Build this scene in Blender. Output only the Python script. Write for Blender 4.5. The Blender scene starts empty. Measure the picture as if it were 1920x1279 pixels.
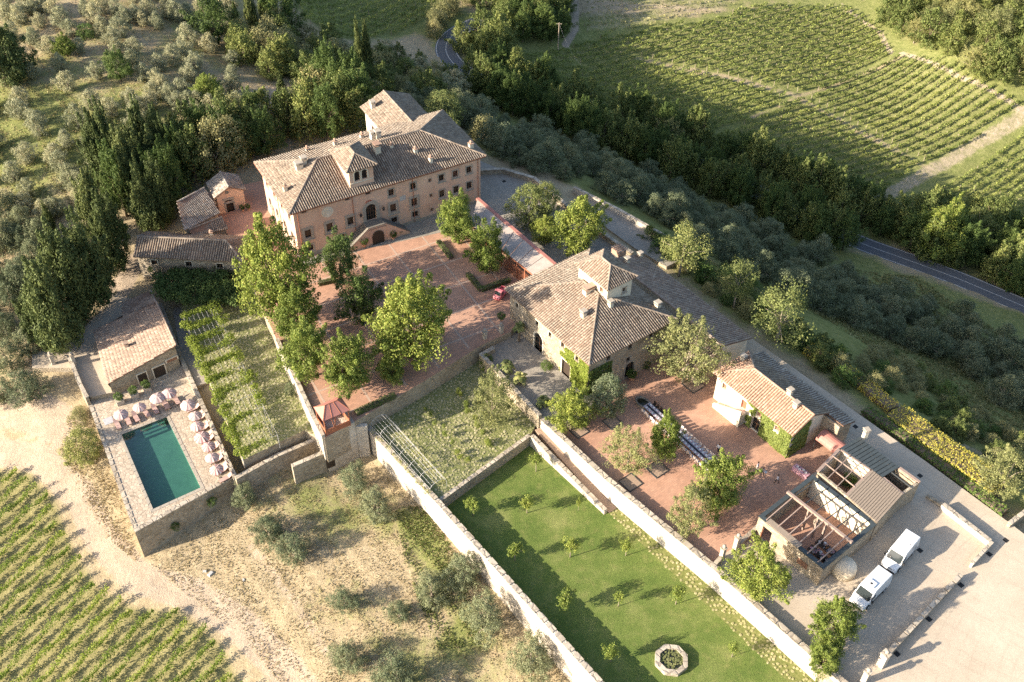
import bpy, math, random
import numpy as np
from mathutils import Matrix, Vector

rng = np.random.default_rng(11)
random.seed(11)
scene = bpy.context.scene
col = scene.collection
RAD = math.radians

# ------------------------------------------------------------------ camera
IMW, IMH, FPX, HCAM = 1920.0, 1279.0, 1968.7, 105.0
PITCH, ROLL = RAD(43.17), RAD(0.88)
cam_data = bpy.data.cameras.new('camera')
cam_data.sensor_width = 36.0
cam_data.lens = FPX / IMW * 36.0
cam_data.clip_start, cam_data.clip_end = 1.0, 6000.0
cam = bpy.data.objects.new('camera', cam_data)
col.objects.link(cam)
RC = Matrix(((1, 0, 0), (0, math.sin(PITCH), -math.cos(PITCH)), (0, math.cos(PITCH), math.sin(PITCH))))
RC = RC @ Matrix.Rotation(ROLL, 3, 'Z')
cam.matrix_world = Matrix.Translation((0, 0, HCAM)) @ RC.to_4x4()
scene.camera = cam
RCN = np.array(RC)

# ------------------------------------------------------------------ light
SUN_EL, SUN_AZ = RAD(20.5), RAD(21.5)          # light travels towards azimuth 21.5 deg from +X
world = bpy.data.worlds.new('World')
scene.world = world
world.use_nodes = True
wn = world.node_tree
sky = wn.nodes.new('ShaderNodeTexSky')
sky.sky_type = 'NISHITA'
sky.sun_disc = False
sky.sun_elevation = SUN_EL
sky.sun_rotation = RAD(270 - 21.5)
sky.air_density, sky.dust_density, sky.ozone_density = 1.0, 2.2, 1.0
wn.nodes['Background'].inputs[1].default_value = 0.105
wn.links.new(sky.outputs[0], wn.nodes['Background'].inputs[0])
sl = bpy.data.lights.new('sun', 'SUN')
sl.energy, sl.angle, sl.color = 5.0, RAD(0.6), (1.0, 0.87, 0.69)
sun = bpy.data.objects.new('sun', sl)
col.objects.link(sun)
LD = Vector((math.cos(SUN_AZ) * math.cos(SUN_EL), math.sin(SUN_AZ) * math.cos(SUN_EL), -math.sin(SUN_EL)))
sun.rotation_euler = LD.to_track_quat('-Z', 'Y').to_euler()
sun.location = (-60, 60, 120)
vs = scene.view_settings
vs.view_transform, vs.look, vs.gamma, vs.use_curve_mapping = 'Standard', 'None', 1.0, False
vs.exposure = 1.58
scene.render.engine = 'CYCLES'
cy = scene.cycles
cy.use_denoising = False
scene.render.filter_size = 1.2
cy.max_bounces, cy.diffuse_bounces, cy.glossy_bounces, cy.transmission_bounces, cy.transparent_max_bounces = 6, 3, 2, 3, 6
cy.caustics_reflective = cy.caustics_refractive = False
cy.sample_clamp_indirect = 4.0

# ------------------------------------------------------------------ survey: sight lines of the photograph to world points
def ray(px, py):
    d = np.array([(px - IMW / 2) / FPX, -(py - IMH / 2) / FPX, -1.0])
    return RCN @ d
def Z(px, py, z=0.0):
    d = ray(px, py)
    t = (z - HCAM) / d[2]
    return np.array([d[0] * t, d[1] * t, z])

# terrain control heights: (photo x, photo y, height)
CP = [(-150, -60, 6), (100, -60, 6), (300, -40, 4), (480, -30, -4), (700, -40, -19), (950, -40, -23), (1200, -40, -25), (1500, -40, -26),
      (1800, -60, -21), (2050, 0, -20),
      (-100, 130, 2), (60, 120, 3), (200, 110, 3), (330, 90, 2), (440, 130, 0.5), (560, 90, -8), (640, 50, -17), (760, 90, -20), (840, 130, -21.5),
      (-100, 300, -1), (80, 280, 0.5), (220, 250, 1), (350, 250, 0.5), (480, 200, 0), (560, 210, -1), (660, 160, -8), (760, 190, -9),
      (-120, 480, -5), (50, 420, -3), (160, 380, -1.5), (260, 350, -1), (330, 330, -0.8), (480, 270, -0.5), (620, 230, -1), (690, 225, -1.5), (850, 235, -5),
      (-80, 640, -7.5), (30, 580, -5.5), (120, 590, -4.6), (190, 600, -4.6), (235, 510, -3.6), (60, 680, -4.7), (100, 655, -4.6), (110, 690, -4.7), (40, 730, -6.4), (140, 745, -6.2),
      (-100, 850, -11), (40, 830, -9), (140, 860, -8.6), (200, 920, -9.4), (262, 1030, -10.2), (360, 990, -9.6), (440, 930, -8.6),
      (-150, 1100, -14), (40, 1000, -11.5), (160, 1100, -11.8), (320, 1130, -11.2), (-50, 1279, -16), (150, 1279, -14.5), (350, 1279, -13.2), (520, 1279, -12),
      (-200, 1450, -20), (300, 1480, -17), (700, 1450, -12), (520, 930, -7.6), (560, 890, -7.0), (520, 1080, -9.8), (620, 1180, -10),
      (600, 880, -7.6), (640, 860, -7.6), (700, 850, -7.2), (760, 930, -7.2), (850, 1030, -7.5), (950, 1140, -7.8), (1060, 1250, -8.2), (1150, 1340, -8.6), (750, 1080, -8.3), (820, 1200, -9.2), (900, 1300, -9.8),
      (350, 800, -6.6), (300, 700, -6), (430, 750, -4.6), (500, 760, -4.8), (540, 760, -5), (400, 600, -4.4), (420, 530, -4.2), (560, 700, -4.5), (700, 600, -1.2), (800, 500, -1.2), (650, 450, -1.2), (560, 420, -1.2), (420, 400, -1.4),
      (850, 350, -1.2), (950, 480, -1.2), (930, 350, -1.2), (1020, 400, -1.2), (820, 270, -1.5),
      (780, 800, -4.6), (920, 740, -4.6), (900, 870, -5.5), (1000, 760, -3.5), (1000, 1000, -6), (1150, 1120, -6), (1300, 1279, -6), (1400, 1450, -6),
      (1060, 650, -4), (1150, 580, -3), (1250, 620, -3.2), (1060, 760, -6.5), (1150, 800, -6.8), (1150, 860, -7), (1250, 960, -7), (1350, 1040, -7), (1450, 1150, -7), (1550, 1250, -7), (1650, 1350, -7), (1300, 850, -5.5), (1280, 720, -4), (1440, 760, -3.6), (1420, 920, -4.5), (1560, 950, -3.2), (1500, 1100, -4.5), (1700, 1000, -2.9), (1650, 1200, -3.4), (1900, 1150, -2.6), (1750, 1400, -4), (2100, 1279, -2.6),
      (1100, 430, -2.6), (1180, 450, -3), (1240, 495, -3.2), (1330, 560, -3.2), (1430, 635, -3.2), (1600, 760, -3.2), (1760, 880, -3.0), (1900, 960, -2.9), (2050, 1010, -3),
      (980, 310, -3.2), (1075, 345, -3.4), (1250, 440, -4.5), (1360, 540, -5.2), (1500, 630, -5.6), (1680, 760, -5.4), (1850, 850, -5.4), (2050, 930, -6),
      (950, 255, -13), (1150, 330, -21), (1300, 420, -23), (1450, 510, -24), (1620, 600, -24.5), (1780, 700, -24), (2000, 790, -24),
      (880, 190, -18), (1020, 225, -25.5), (1180, 280, -31), (1350, 360, -35), (1560, 450, -37), (1700, 500, -37.5), (1850, 560, -37.5), (2050, 620, -37.5),
      (1100, 160, -29), (1300, 230, -35), (1500, 320, -39), (1700, 420, -40), (1900, 500, -39.5), (1000, 110, -25),
      (1200, 80, -27), (1450, 130, -32), (1700, 200, -36), (1900, 270, -37.5), (1650, 70, -28), (1850, 90, -23), (2050, 300, -37)]
FIELD = {(1100, 160), (1300, 230), (1500, 320), (1700, 420), (1900, 500), (1200, 80), (1450, 130), (1700, 200), (1900, 270), (1650, 70), (2050, 300)}
for _ in range(5):      # the valley fields lie on one gently tilted plane
    Q = np.array([Z(*c) for c in CP if c[:2] in FIELD])
    pl = np.linalg.lstsq(np.c_[Q[:, :2], np.ones(len(Q))], Q[:, 2], rcond=None)[0]
    CP = [(c[0], c[1], c[2] * 0.35 + 0.65 * float(Z(*c)[:2] @ pl[:2] + pl[2])) if c[:2] in FIELD else c for c in CP]
CPW = np.array([Z(*c) for c in CP])
def _tps_u(r2):
    return 0.5 * r2 * np.log(np.maximum(r2, 1e-6))
_n = len(CPW)
_d2 = ((CPW[:, None, :2] - CPW[None, :, :2]) ** 2).sum(-1)
_K = _tps_u(_d2) + np.eye(_n) * 40.0
_P = np.c_[np.ones(_n), CPW[:, :2]]
_S = np.linalg.solve(np.block([[_K, _P], [_P.T, np.zeros((3, 3))]]), np.r_[CPW[:, 2], 0, 0, 0])
def terrain(xy):
    xy = np.atleast_2d(np.asarray(xy, float))[:, :2]
    out = np.empty(len(xy))
    for i in range(0, len(xy), 20000):
        q = xy[i:i + 20000]
        r2 = ((q[:, None, :] - CPW[None, :, :2]) ** 2).sum(-1)
        z = _tps_u(r2) @ _S[:_n] + _S[_n] + q @ _S[_n + 1:]
        far = np.maximum(0, np.maximum(np.abs(q[:, 0] - 10) - 135, np.maximum(q[:, 1] - 262, 48 - q[:, 1])))
        w = np.clip(far / 120.0, 0, 1)
        w = w * w * (3 - 2 * w)
        out[i:i + 20000] = np.clip(z, -46, 8) * (1 - w) + w * np.where(q[:, 0] < 0, -9.0, -30.0)
    return out
def tz(x, y):
    return float(terrain([(x, y)])[0])
def G(px, py, up=0.0):
    """the point of the terrain (raised by up) on the sight line of a photo pixel"""
    d = ray(px, py)
    lo, hi = 40.0, 420.0
    ts = np.linspace(60, 620, 225)
    pts = np.c_[d[0] * ts, d[1] * ts]
    dz = HCAM + d[2] * ts - terrain(pts) - up
    k = int(np.argmax(dz < 0))
    if dz[k] >= 0:
        k = len(ts) - 1
    a, b = ts[max(k - 1, 0)], ts[k]
    for _ in range(12):
        m = 0.5 * (a + b)
        if HCAM + d[2] * m - tz(d[0] * m, d[1] * m) - up < 0: b = m
        else: a = m
    return np.array([d[0] * b, d[1] * b, HCAM + d[2] * b - up])
def Gs(pts, up=0.0):
    return [G(x, y, up) for x, y in pts]
def pxm(p):
    """photo pixels per metre at a world point"""
    v = np.asarray(p, float) - np.array([0, 0, HCAM])
    return FPX / float(-(RCN.T @ v)[2])
def inpoly(q, poly):
    q = np.atleast_2d(q); poly = np.asarray(poly)[:, :2]
    x, y = q[:, 0], q[:, 1]
    r = np.zeros(len(q), bool)
    j = len(poly) - 1
    for i in range(len(poly)):
        xi, yi = poly[i]; xj, yj = poly[j]
        c = ((yi > y) != (yj > y)) & (x < (xj - xi) * (y - yi) / (yj - yi + 1e-12) + xi)
        r ^= c
        j = i
    return r
def segdist(q, pts, closed=False):
    q = np.atleast_2d(q)[:, :2]
    d = np.full(len(q), 1e9)
    P = [np.asarray(p)[:2] for p in pts]
    if closed: P = P + [P[0]]
    for a, b in zip(P[:-1], P[1:]):
        ab = b - a
        t = np.clip(((q - a) @ ab) / (ab @ ab + 1e-9), 0, 1)
        d = np.minimum(d, np.linalg.norm(q - a - t[:, None] * ab, axis=1))
    return d

# ------------------------------------------------------------------ object helpers
def tag(o, label=None, cat=None, group=None, kind=None):
    if label: o['label'] = label
    if cat: o['category'] = cat
    if group: o['group'] = group
    if kind: o['kind'] = kind
    return o
def thing(name, loc, label, cat, group=None, rz=0.0):
    o = bpy.data.objects.new(name, None)
    o.empty_display_size = 0.3
    o.location = tuple(map(float, loc)); o.rotation_euler = (0, 0, rz)
    col.objects.link(o)
    return tag(o, label, cat, group)
def root_loc(o):
    v = Vector((0, 0, 0))
    while o is not None:
        v += o.location; o = o.parent
    return np.array(v)
def mesh_obj(name, V, F, mats, parent=None, mi=None, smooth=False, local=False):
    V = np.asarray(V, np.float64).reshape(-1, 3)
    if parent is not None and not local:
        V = V - root_loc(parent)
    me = bpy.data.meshes.new(name)
    if isinstance(F, np.ndarray):
        n, k = F.shape
        me.vertices.add(len(V)); me.vertices.foreach_set('co', V.astype(np.float32).ravel())
        me.loops.add(n * k); me.loops.foreach_set('vertex_index', F.astype(np.int32).ravel())
        me.polygons.add(n); me.polygons.foreach_set('loop_start', np.arange(0, n * k, k, dtype=np.int32))
        me.update(calc_edges=True)
    else:
        me.from_pydata(V.tolist(), [], [list(f) for f in F]); me.update()
    for m in (mats if isinstance(mats, (list, tuple)) else [mats]):
        me.materials.append(m)
    if mi is not None: me.polygons.foreach_set('material_index', np.asarray(mi, np.int32))
    if smooth: me.polygons.foreach_set('use_smooth', np.ones(len(me.polygons), bool))
    o = bpy.data.objects.new(name, me)
    col.objects.link(o)
    if parent is not None: o.parent = parent
    return o
class MB:
    def __init__(s): s.V = []; s.F = []; s.M = []
    def add(s, V, F, m=0):
        b = len(s.V)
        s.V.extend([tuple(map(float, v)) for v in V])
        for f in F: s.F.append(tuple(b + i for i in f)); s.M.append(m)
        return s
    def quad(s, a, b, c, d, m=0): return s.add([a, b, c, d], [(0, 1, 2, 3)], m)
    def prism(s, poly, z0, z1, m=0, top=True, bot=True):
        """vertical prism of a plan polygon; z0/z1 numbers or lists"""
        n = len(poly)
        Z0 = z0 if hasattr(z0, '__len__') else [z0] * n
        Z1 = z1 if hasattr(z1, '__len__') else [z1] * n
        a = sum(poly[i][0] * poly[(i + 1) % n][1] - poly[(i + 1) % n][0] * poly[i][1] for i in range(n))
        idx = list(range(n)) if a > 0 else list(range(n))[::-1]
        V = [(poly[i][0], poly[i][1], Z0[i]) for i in idx] + [(poly[i][0], poly[i][1], Z1[i]) for i in idx]
        F = [(i, (i + 1) % n, n + (i + 1) % n, n + i) for i in range(n)]
        if top: F.append(tuple(range(n, 2 * n)))
        if bot: F.append(tuple(range(n - 1, -1, -1)))
        return s.add(V, F, m)
    def box(s, c, size, rz=0.0, m=0, taper=1.0):
        """box whose base centre is c"""
        hx, hy, h = size[0] / 2, size[1] / 2, size[2]
        cs, sn = math.cos(rz), math.sin(rz)
        V = []
        for k, zz in ((1.0, 0.0), (taper, h)):
            for x, y in ((-hx, -hy), (hx, -hy), (hx, hy), (-hx, hy)):
                x *= k; y *= k
                V.append((c[0] + x * cs - y * sn, c[1] + x * sn + y * cs, c[2] + zz))
        return s.add(V, [(3, 2, 1, 0), (4, 5, 6, 7), (0, 1, 5, 4), (1, 2, 6, 5), (2, 3, 7, 6), (3, 0, 4, 7)], m)
    def beam(s, p, q, w, h, m=0):
        """rectangular bar from p to q; top face at p,q height"""
        p = np.asarray(p, float); q = np.asarray(q, float)
        d = q - p; d /= np.linalg.norm(d)
        sd = np.cross(d, (0, 0, 1.0)); ln = np.linalg.norm(sd)
        sd = sd / ln if ln > 1e-6 else np.array([1.0, 0, 0])
        up = np.cross(sd, d)
        V = []
        for e in (p, q):
            for a, b in ((-1, -1), (1, -1), (1, 0), (-1, 0)):
                V.append(e + sd * a * w / 2 + up * b * h)
        return s.add(V, [(0, 1, 2, 3), (7, 6, 5, 4), (0, 4, 5, 1), (1, 5, 6, 2), (2, 6, 7, 3), (3, 7, 4, 0)], m)
    def tube(s, pts, rad, n=6, m=0, caps=True):
        pts = [np.asarray(p, float) for p in pts]
        rad = rad if hasattr(rad, '__len__') else [rad] * len(pts)
        V = []
        for i, p in enumerate(pts):
            d = pts[min(i + 1, len(pts) - 1)] - pts[max(i - 1, 0)]
            d /= np.linalg.norm(d) + 1e-9
            a = np.cross(d, (0, 0, 1.0) if abs(d[2]) < 0.9 else (1.0, 0, 0)); a /= np.linalg.norm(a)
            b = np.cross(d, a)
            for k in range(n):
                t = 2 * math.pi * k / n
                V.append(p + rad[i] * (math.cos(t) * a + math.sin(t) * b))
        F = []
        for i in range(len(pts) - 1):
            for k in range(n):
                F.append((i * n + k, i * n + (k + 1) % n, (i + 1) * n + (k + 1) % n, (i + 1) * n + k))
        if caps:
            F.append(tuple(range(n - 1, -1, -1))); F.append(tuple(range((len(pts) - 1) * n, len(pts) * n)))
        return s.add(V, F, m)
    def lathe(s, c, prof, n=12, m=0):
        """prof: list of (radius, height)"""
        V = []
        for r, h in prof:
            for k in range(n):
                t = 2 * math.pi * k / n
                V.append((c[0] + r * math.cos(t), c[1] + r * math.sin(t), c[2] + h))
        F = []
        for i in range(len(prof) - 1):
            for k in range(n):
                F.append((i * n + k, i * n + (k + 1) % n, (i + 1) * n + (k + 1) % n, (i + 1) * n + k))
        F.append(tuple(range(n - 1, -1, -1))); F.append(tuple(range((len(prof) - 1) * n, len(prof) * n)))
        return s.add(V, F, m)
    def build(s, name, mats, parent=None, smooth=False, local=False):
        return mesh_obj(name, s.V, s.F, mats, parent, s.M, smooth, local)
def copy_tree(o, parent=None):
    c = o.copy(); col.objects.link(c)
    if parent is not None: c.parent = parent
    for ch in o.children: copy_tree(ch, c)
    return c

# ------------------------------------------------------------------ materials
class NT:
    def __init__(s, name, rough=0.9, spec=0.2):
        s.m = bpy.data.materials.new(name); s.m.use_nodes = True
        s.t = s.m.node_tree; s.b = s.t.nodes['Principled BSDF']
        s.b.inputs['Roughness'].default_value = rough
        s.b.inputs['Specular IOR Level'].default_value = spec
        s.geo = s.t.nodes.new('ShaderNodeNewGeometry')
        s.pos = s.geo.outputs['Position']
    def n(s, t, **k):
        o = s.t.nodes.new(t)
        for a, b in k.items(): setattr(o, a, b)
        return o
    def l(s, a, b): s.t.links.new(a, b)
    def val(s, sock, v):
        if isinstance(v, (int, float)): sock.default_value = v
        elif isinstance(v, tuple): sock.default_value = (*v, 1.0) if len(v) == 3 and sock.type == 'RGBA' else v
        else: s.l(v, sock)
    def noise(s, scale, detail=4, rough=0.55, vec=None, out=0, dist=0.0):
        o = s.n('ShaderNodeTexNoise'); s.l(vec or s.pos, o.inputs['Vector'])
        o.inputs['Scale'].default_value = scale; o.inputs['Detail'].default_value = detail
        o.inputs['Roughness'].default_value = rough; o.inputs['Distortion'].default_value = dist
        return o.outputs[out]
    def voro(s, scale, feature='F1', vec=None, out='Distance', rnd=1.0):
        o = s.n('ShaderNodeTexVoronoi', feature=feature); s.l(vec or s.pos, o.inputs['Vector'])
        o.inputs['Scale'].default_value = scale; o.inputs['Randomness'].default_value = rnd
        return o.outputs[out]
    def ramp(s, fac, stops, interp='LINEAR'):
        o = s.n('ShaderNodeValToRGB'); o.color_ramp.interpolation = interp
        e = o.color_ramp.elements
        while len(e) > 1: e.remove(e[-1])
        e[0].position = stops[0][0]
        def c4(c): return (c, c, c, 1) if isinstance(c, (int, float)) else (*c, 1)
        e[0].color = c4(stops[0][1])
        for p, c in stops[1:]:
            x = e.new(p); x.color = c4(c)
        s.val(o.inputs[0], fac); return o.outputs[0]
    def mix(s, fac, a, b, blend='MIX'):
        o = s.n('ShaderNodeMix', data_type='RGBA', blend_type=blend)
        s.val(o.inputs[0], fac); s.val(o.inputs[6], a); s.val(o.inputs[7], b); return o.outputs[2]
    def math(s, op, a, b=0.0, c=None):
        o = s.n('ShaderNodeMath', operation=op); s.val(o.inputs[0], a); s.val(o.inputs[1], b)
        if c is not None: s.val(o.inputs[2], c)
        return o.outputs[0]
    def attr(s, name, out='Fac'):
        o = s.n('ShaderNodeAttribute', attribute_name=name); return o.outputs[out]
    def scalevec(s, v, sc):
        o = s.n('ShaderNodeMapping'); s.l(v, o.inputs[0]); o.inputs['Scale'].default_value = sc; return o.outputs[0]
    def rotz(s, v, a):
        o = s.n('ShaderNodeMapping'); s.l(v, o.inputs[0]); o.inputs['Rotation'].default_value = (0, 0, a); return o.outputs[0]
    def bump(s, h, strength=0.5, dist=0.05):
        o = s.n('ShaderNodeBump'); o.inputs['Strength'].default_value = strength; o.inputs['Distance'].default_value = dist
        s.l(h, o.inputs['Height']); s.l(o.outputs[0], s.b.inputs['Normal']); return s
    def color(s, c): s.val(s.b.inputs['Base Color'], c); return s
def plain(name, c, rough=0.7, var=0.12, scale=3.0, metal=0.0, spec=0.3):
    k = NT(name, rough, spec)
    d = tuple(x * (1 - var) for x in c); u = tuple(min(1, x * (1 + var)) for x in c)
    k.color(k.ramp(k.noise(scale, 5, 0.65), [(0.25, d), (0.75, u)]))
    k.b.inputs['Metallic'].default_value = metal
    return k.m
def rubble(name, cols, mortar, scale=2.2, stretch=1.8):
    k = NT(name)
    v = k.scalevec(k.pos, (1, 1, stretch))
    nz = k.n('ShaderNodeVectorMath', operation='ADD')
    k.l(v, nz.inputs[0])
    nv = k.n('ShaderNodeTexNoise'); nv.inputs['Scale'].default_value = 1.5
    k.l(v, nv.inputs['Vector'])
    sc = k.n('ShaderNodeVectorMath', operation='SCALE'); sc.inputs[3].default_value = 0.35
    k.l(nv.outputs[1], sc.inputs[0]); k.l(sc.outputs[0], nz.inputs[1])
    v = nz.outputs[0]
    cell = k.n('ShaderNodeSeparateColor'); k.l(k.voro(scale, 'F1', v, 'Color'), cell.inputs[0])
    n = len(cols)
    c = k.ramp(cell.outputs[0], [(i / max(1, n - 1), cc) for i, cc in enumerate(cols)])
    edge = k.voro(scale, 'DISTANCE_TO_EDGE', v)
    c = k.mix(k.ramp(edge, [(0.02, 1.0), (0.10, 0.0)]), c, mortar)
    c = k.mix(k.ramp(k.noise(0.35, 6, 0.7), [(0.35, 0.0), (0.75, 0.55)]), c, tuple(x * 0.55 for x in mortar), 'MULTIPLY')
    c = k.mix(0.5, c, k.ramp(k.noise(9, 5, 0.7), [(0.2, 0.55), (0.8, 1.25)]), 'MULTIPLY')
    k.color(c)
    k.bump(k.ramp(edge, [(0.0, 0.0), (0.12, 1.0)]), 0.6, 0.06)
    return k.m
M = {}
M['stone'] = rubble('rubble_stone', [(0.30, 0.24, 0.17), (0.42, 0.35, 0.26), (0.36, 0.30, 0.23), (0.50, 0.43, 0.33), (0.25, 0.20, 0.15)], (0.46, 0.40, 0.31))
M['stone_pale'] = rubble('pale_rubble_stone', [(0.46, 0.41, 0.35), (0.56, 0.51, 0.44), (0.50, 0.45, 0.38), (0.62, 0.57, 0.50)], (0.58, 0.53, 0.46), 1.9)
M['coping'] = rubble('coping_stone', [(0.44, 0.38, 0.31), (0.54, 0.48, 0.40), (0.48, 0.42, 0.34)], (0.36, 0.31, 0.25), 0.9, 1.0)
k = NT('pink_plaster')
c = k.ramp(k.noise(0.35, 7, 0.68), [(0.25, (0.50, 0.31, 0.22)), (0.5, (0.60, 0.40, 0.29)), (0.75, (0.66, 0.47, 0.35))])
c = k.mix(k.ramp(k.noise(1.4, 6, 0.75, k.scalevec(k.pos, (1, 1, 0.25))), [(0.45, 0.0), (0.75, 0.5)]), c, (0.62, 0.50, 0.40))
k.color(c); k.bump(k.noise(14, 4), 0.25, 0.02); M['plaster'] = k.m
k = NT('peach_plaster'); k.color(k.ramp(k.noise(0.6, 6, 0.7), [(0.3, (0.56, 0.36, 0.25)), (0.7, (0.68, 0.47, 0.34))])); M['peach'] = k.m
k = NT('cream_plaster'); k.color(k.ramp(k.noise(0.8, 6, 0.75), [(0.25, (0.50, 0.43, 0.33)), (0.6, (0.66, 0.60, 0.49)), (0.8, (0.72, 0.67, 0.57))])); k.bump(k.noise(8, 5), 0.35, 0.03); M['cream'] = k.m
def tilemat(name, cols, moss=0.35):
    k = NT(name, 0.92)
    r = k.geo.outputs['Random Per Island']
    n = len(cols)
    c = k.ramp(r, [(i / (n - 1), cc) for i, cc in enumerate(cols)])
    c = k.mix(k.ramp(k.noise(0.45, 6, 0.72), [(0.40, 0.0), (0.66, moss + 0.15)]), c, (0.14, 0.125, 0.11))
    c = k.mix(k.ramp(k.noise(5, 4, 0.7), [(0.5, 0.0), (0.78, 0.45)]), c, (0.46, 0.42, 0.34))
    k.color(c); k.bump(k.noise(18, 3), 0.3, 0.02)
    return k.m
M['tile'] = tilemat('weathered_roof_tile', [(0.155, 0.118, 0.09), (0.225, 0.175, 0.138), (0.295, 0.238, 0.19), (0.255, 0.205, 0.163), (0.19, 0.147, 0.115), (0.345, 0.295, 0.242)])
M['tile_red'] = tilemat('newer_roof_tile', [(0.27, 0.16, 0.11), (0.35, 0.215, 0.155), (0.39, 0.26, 0.195), (0.31, 0.195, 0.14), (0.42, 0.305, 0.235)], 0.18)
M['tile_grey'] = tilemat('lichen_roof_tile', [(0.20, 0.18, 0.16), (0.32, 0.28, 0.25), (0.40, 0.36, 0.32), (0.28, 0.22, 0.18), (0.46, 0.42, 0.37)], 0.5)
M['tile_warm'] = tilemat('sunbleached_roof_tile', [(0.25, 0.175, 0.135), (0.33, 0.235, 0.185), (0.39, 0.295, 0.235), (0.29, 0.21, 0.165), (0.43, 0.345, 0.28)], 0.3)
M['pan'] = plain('roof_pan_tile', (0.17, 0.105, 0.075), 0.95, 0.3, 4)
M['pietra'] = plain('grey_sandstone', (0.34, 0.30, 0.25), 0.85, 0.2, 5)
M['pietra_dark'] = plain('dark_sandstone', (0.17, 0.155, 0.135), 0.85, 0.25, 4)
k = NT('dark_window_glass', 0.12, 0.5); k.color((0.012, 0.014, 0.014)); M['pane'] = k.m
M['wood'] = plain('brown_wood', (0.16, 0.085, 0.05), 0.75, 0.3, 6)
M['darkwood'] = plain('dark_wood', (0.045, 0.032, 0.024), 0.7, 0.3, 6)
M['shutter'] = plain('brown_shutter', (0.24, 0.13, 0.085), 0.75, 0.2, 6)
M['reddoor'] = plain('red_door', (0.40, 0.12, 0.07), 0.7, 0.15, 6)
M['corten'] = plain('rusted_steel', (0.30, 0.115, 0.065), 0.8, 0.3, 3)
M['corten_pink'] = plain('faded_red_sheet', (0.38, 0.165, 0.135), 0.6, 0.12, 1.5)
M['darkmetal'] = plain('dark_metal', (0.055, 0.06, 0.062), 0.5, 0.2, 3)
M['blueroof'] = plain('blue_grey_sheet', (0.048, 0.06, 0.066), 0.45, 0.2, 1.5)
M['rosewood'] = plain('rosy_timber', (0.29, 0.215, 0.18), 0.7, 0.2, 5)
M['decking'] = plain('grey_brown_decking', (0.26, 0.21, 0.165), 0.8, 0.16, 4)
M['iron'] = plain('iron', (0.03, 0.03, 0.03), 0.5, 0.2, 5)
M['palemetal'] = plain('pale_metal', (0.42, 0.42, 0.44), 0.45, 0.1, 3)
k = NT('terracotta_paving')
c = k.ramp(k.noise(0.16, 6, 0.6), [(0.3, (0.36, 0.205, 0.142)), (0.7, (0.47, 0.29, 0.212))])
br = k.n('ShaderNodeTexBrick'); k.l(k.scalevec(k.rotz(k.pos, RAD(-40)), (1, 1, 0.0)), br.inputs['Vector'])
br.inputs['Scale'].default_value = 1.0; br.inputs['Brick Width'].default_value = 0.6; br.inputs['Row Height'].default_value = 0.3
br.inputs['Mortar Size'].default_value = 0.018
for i, cc in ((1, (0.42, 0.42, 0.42, 1)), (2, (0.60, 0.58, 0.56, 1)), (3, (0.34, 0.33, 0.32, 1))): br.inputs[i].default_value = cc
c = k.mix(0.6, c, br.outputs[0], 'OVERLAY')
c = k.mix(k.ramp(k.noise(2.5, 5, 0.8), [(0.55, 0.0), (0.85, 0.35)]), c, (0.52, 0.40, 0.32))
k.color(c); M['cotto'] = k.m
k = NT('pale_stone_band'); k.color(k.ramp(k.noise(1.5, 5, 0.7), [(0.3, (0.38, 0.27, 0.21)), (0.7, (0.47, 0.35, 0.28))])); M['band'] = k.m
def flag(name, cols, mortar, scale, rough=0.9):
    k = NT(name, rough)
    v = k.scalevec(k.pos, (1, 1, 0.0))
    cell = k.n('ShaderNodeSeparateColor'); k.l(k.voro(scale, 'F1', v, 'Color'), cell.inputs[0])
    n = len(cols)
    c = k.ramp(cell.outputs[0], [(i / (n - 1), cc) for i, cc in enumerate(cols)])
    e = k.voro(scale, 'DISTANCE_TO_EDGE', v)
    c = k.mix(k.ramp(e, [(0.02, 1.0), (0.07, 0.0)]), c, mortar)
    c = k.mix(0.45, c, k.ramp(k.noise(0.7, 6, 0.75), [(0.25, 0.5), (0.75, 1.35)]), 'MULTIPLY')
    k.color(c); k.bump(k.ramp(e, [(0.0, 0.0), (0.08, 1.0)]), 0.4, 0.03)
    return k.m
M['flag'] = flag('pool_flagstone', [(0.40, 0.32, 0.24), (0.50, 0.42, 0.33), (0.44, 0.36, 0.28), (0.56, 0.48, 0.38)], (0.27, 0.22, 0.17), 2.1)
M['greypave'] = flag('grey_paving', [(0.27, 0.245, 0.21), (0.32, 0.29, 0.25), (0.295, 0.27, 0.23)], (0.25, 0.225, 0.195), 2.4)
k = NT('gravel_yard', 0.95)
c = k.ramp(k.noise(0.10, 6, 0.62), [(0.3, (0.42, 0.35, 0.27)), (0.7, (0.54, 0.46, 0.365))])
c = k.mix(k.ramp(k.noise(0.55, 6, 0.7), [(0.5, 0.0), (0.8, 0.35)]), c, (0.36, 0.29, 0.22))
c = k.mix(k.ramp(k.noise(0.9, 7, 0.75, k.scalevec(k.rotz(k.pos, RAD(35)), (0.12, 1.3, 1))), [(0.52, 0.0), (0.75, 0.5)]), c, (0.30, 0.245, 0.185))
wv = k.n('ShaderNodeTexWave', wave_type='RINGS', rings_direction='Z'); wv.inputs['Scale'].default_value = 0.22; wv.inputs['Distortion'].default_value = 5.0; wv.inputs['Detail'].default_value = 2.0; wv.inputs['Detail Scale'].default_value = 0.25
mpv = k.n('ShaderNodeMapping'); k.l(k.pos, mpv.inputs[0]); mpv.inputs['Location'].default_value = (-90, -40, 0); k.l(mpv.outputs[0], wv.inputs['Vector'])
c = k.mix(k.math('MULTIPLY', k.ramp(wv.outputs['Fac'], [(0.88, 0.0), (0.97, 0.16)]), k.ramp(k.noise(0.25, 4), [(0.42, 0.0), (0.6, 1.0)])), c, (0.27, 0.22, 0.165))
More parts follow.
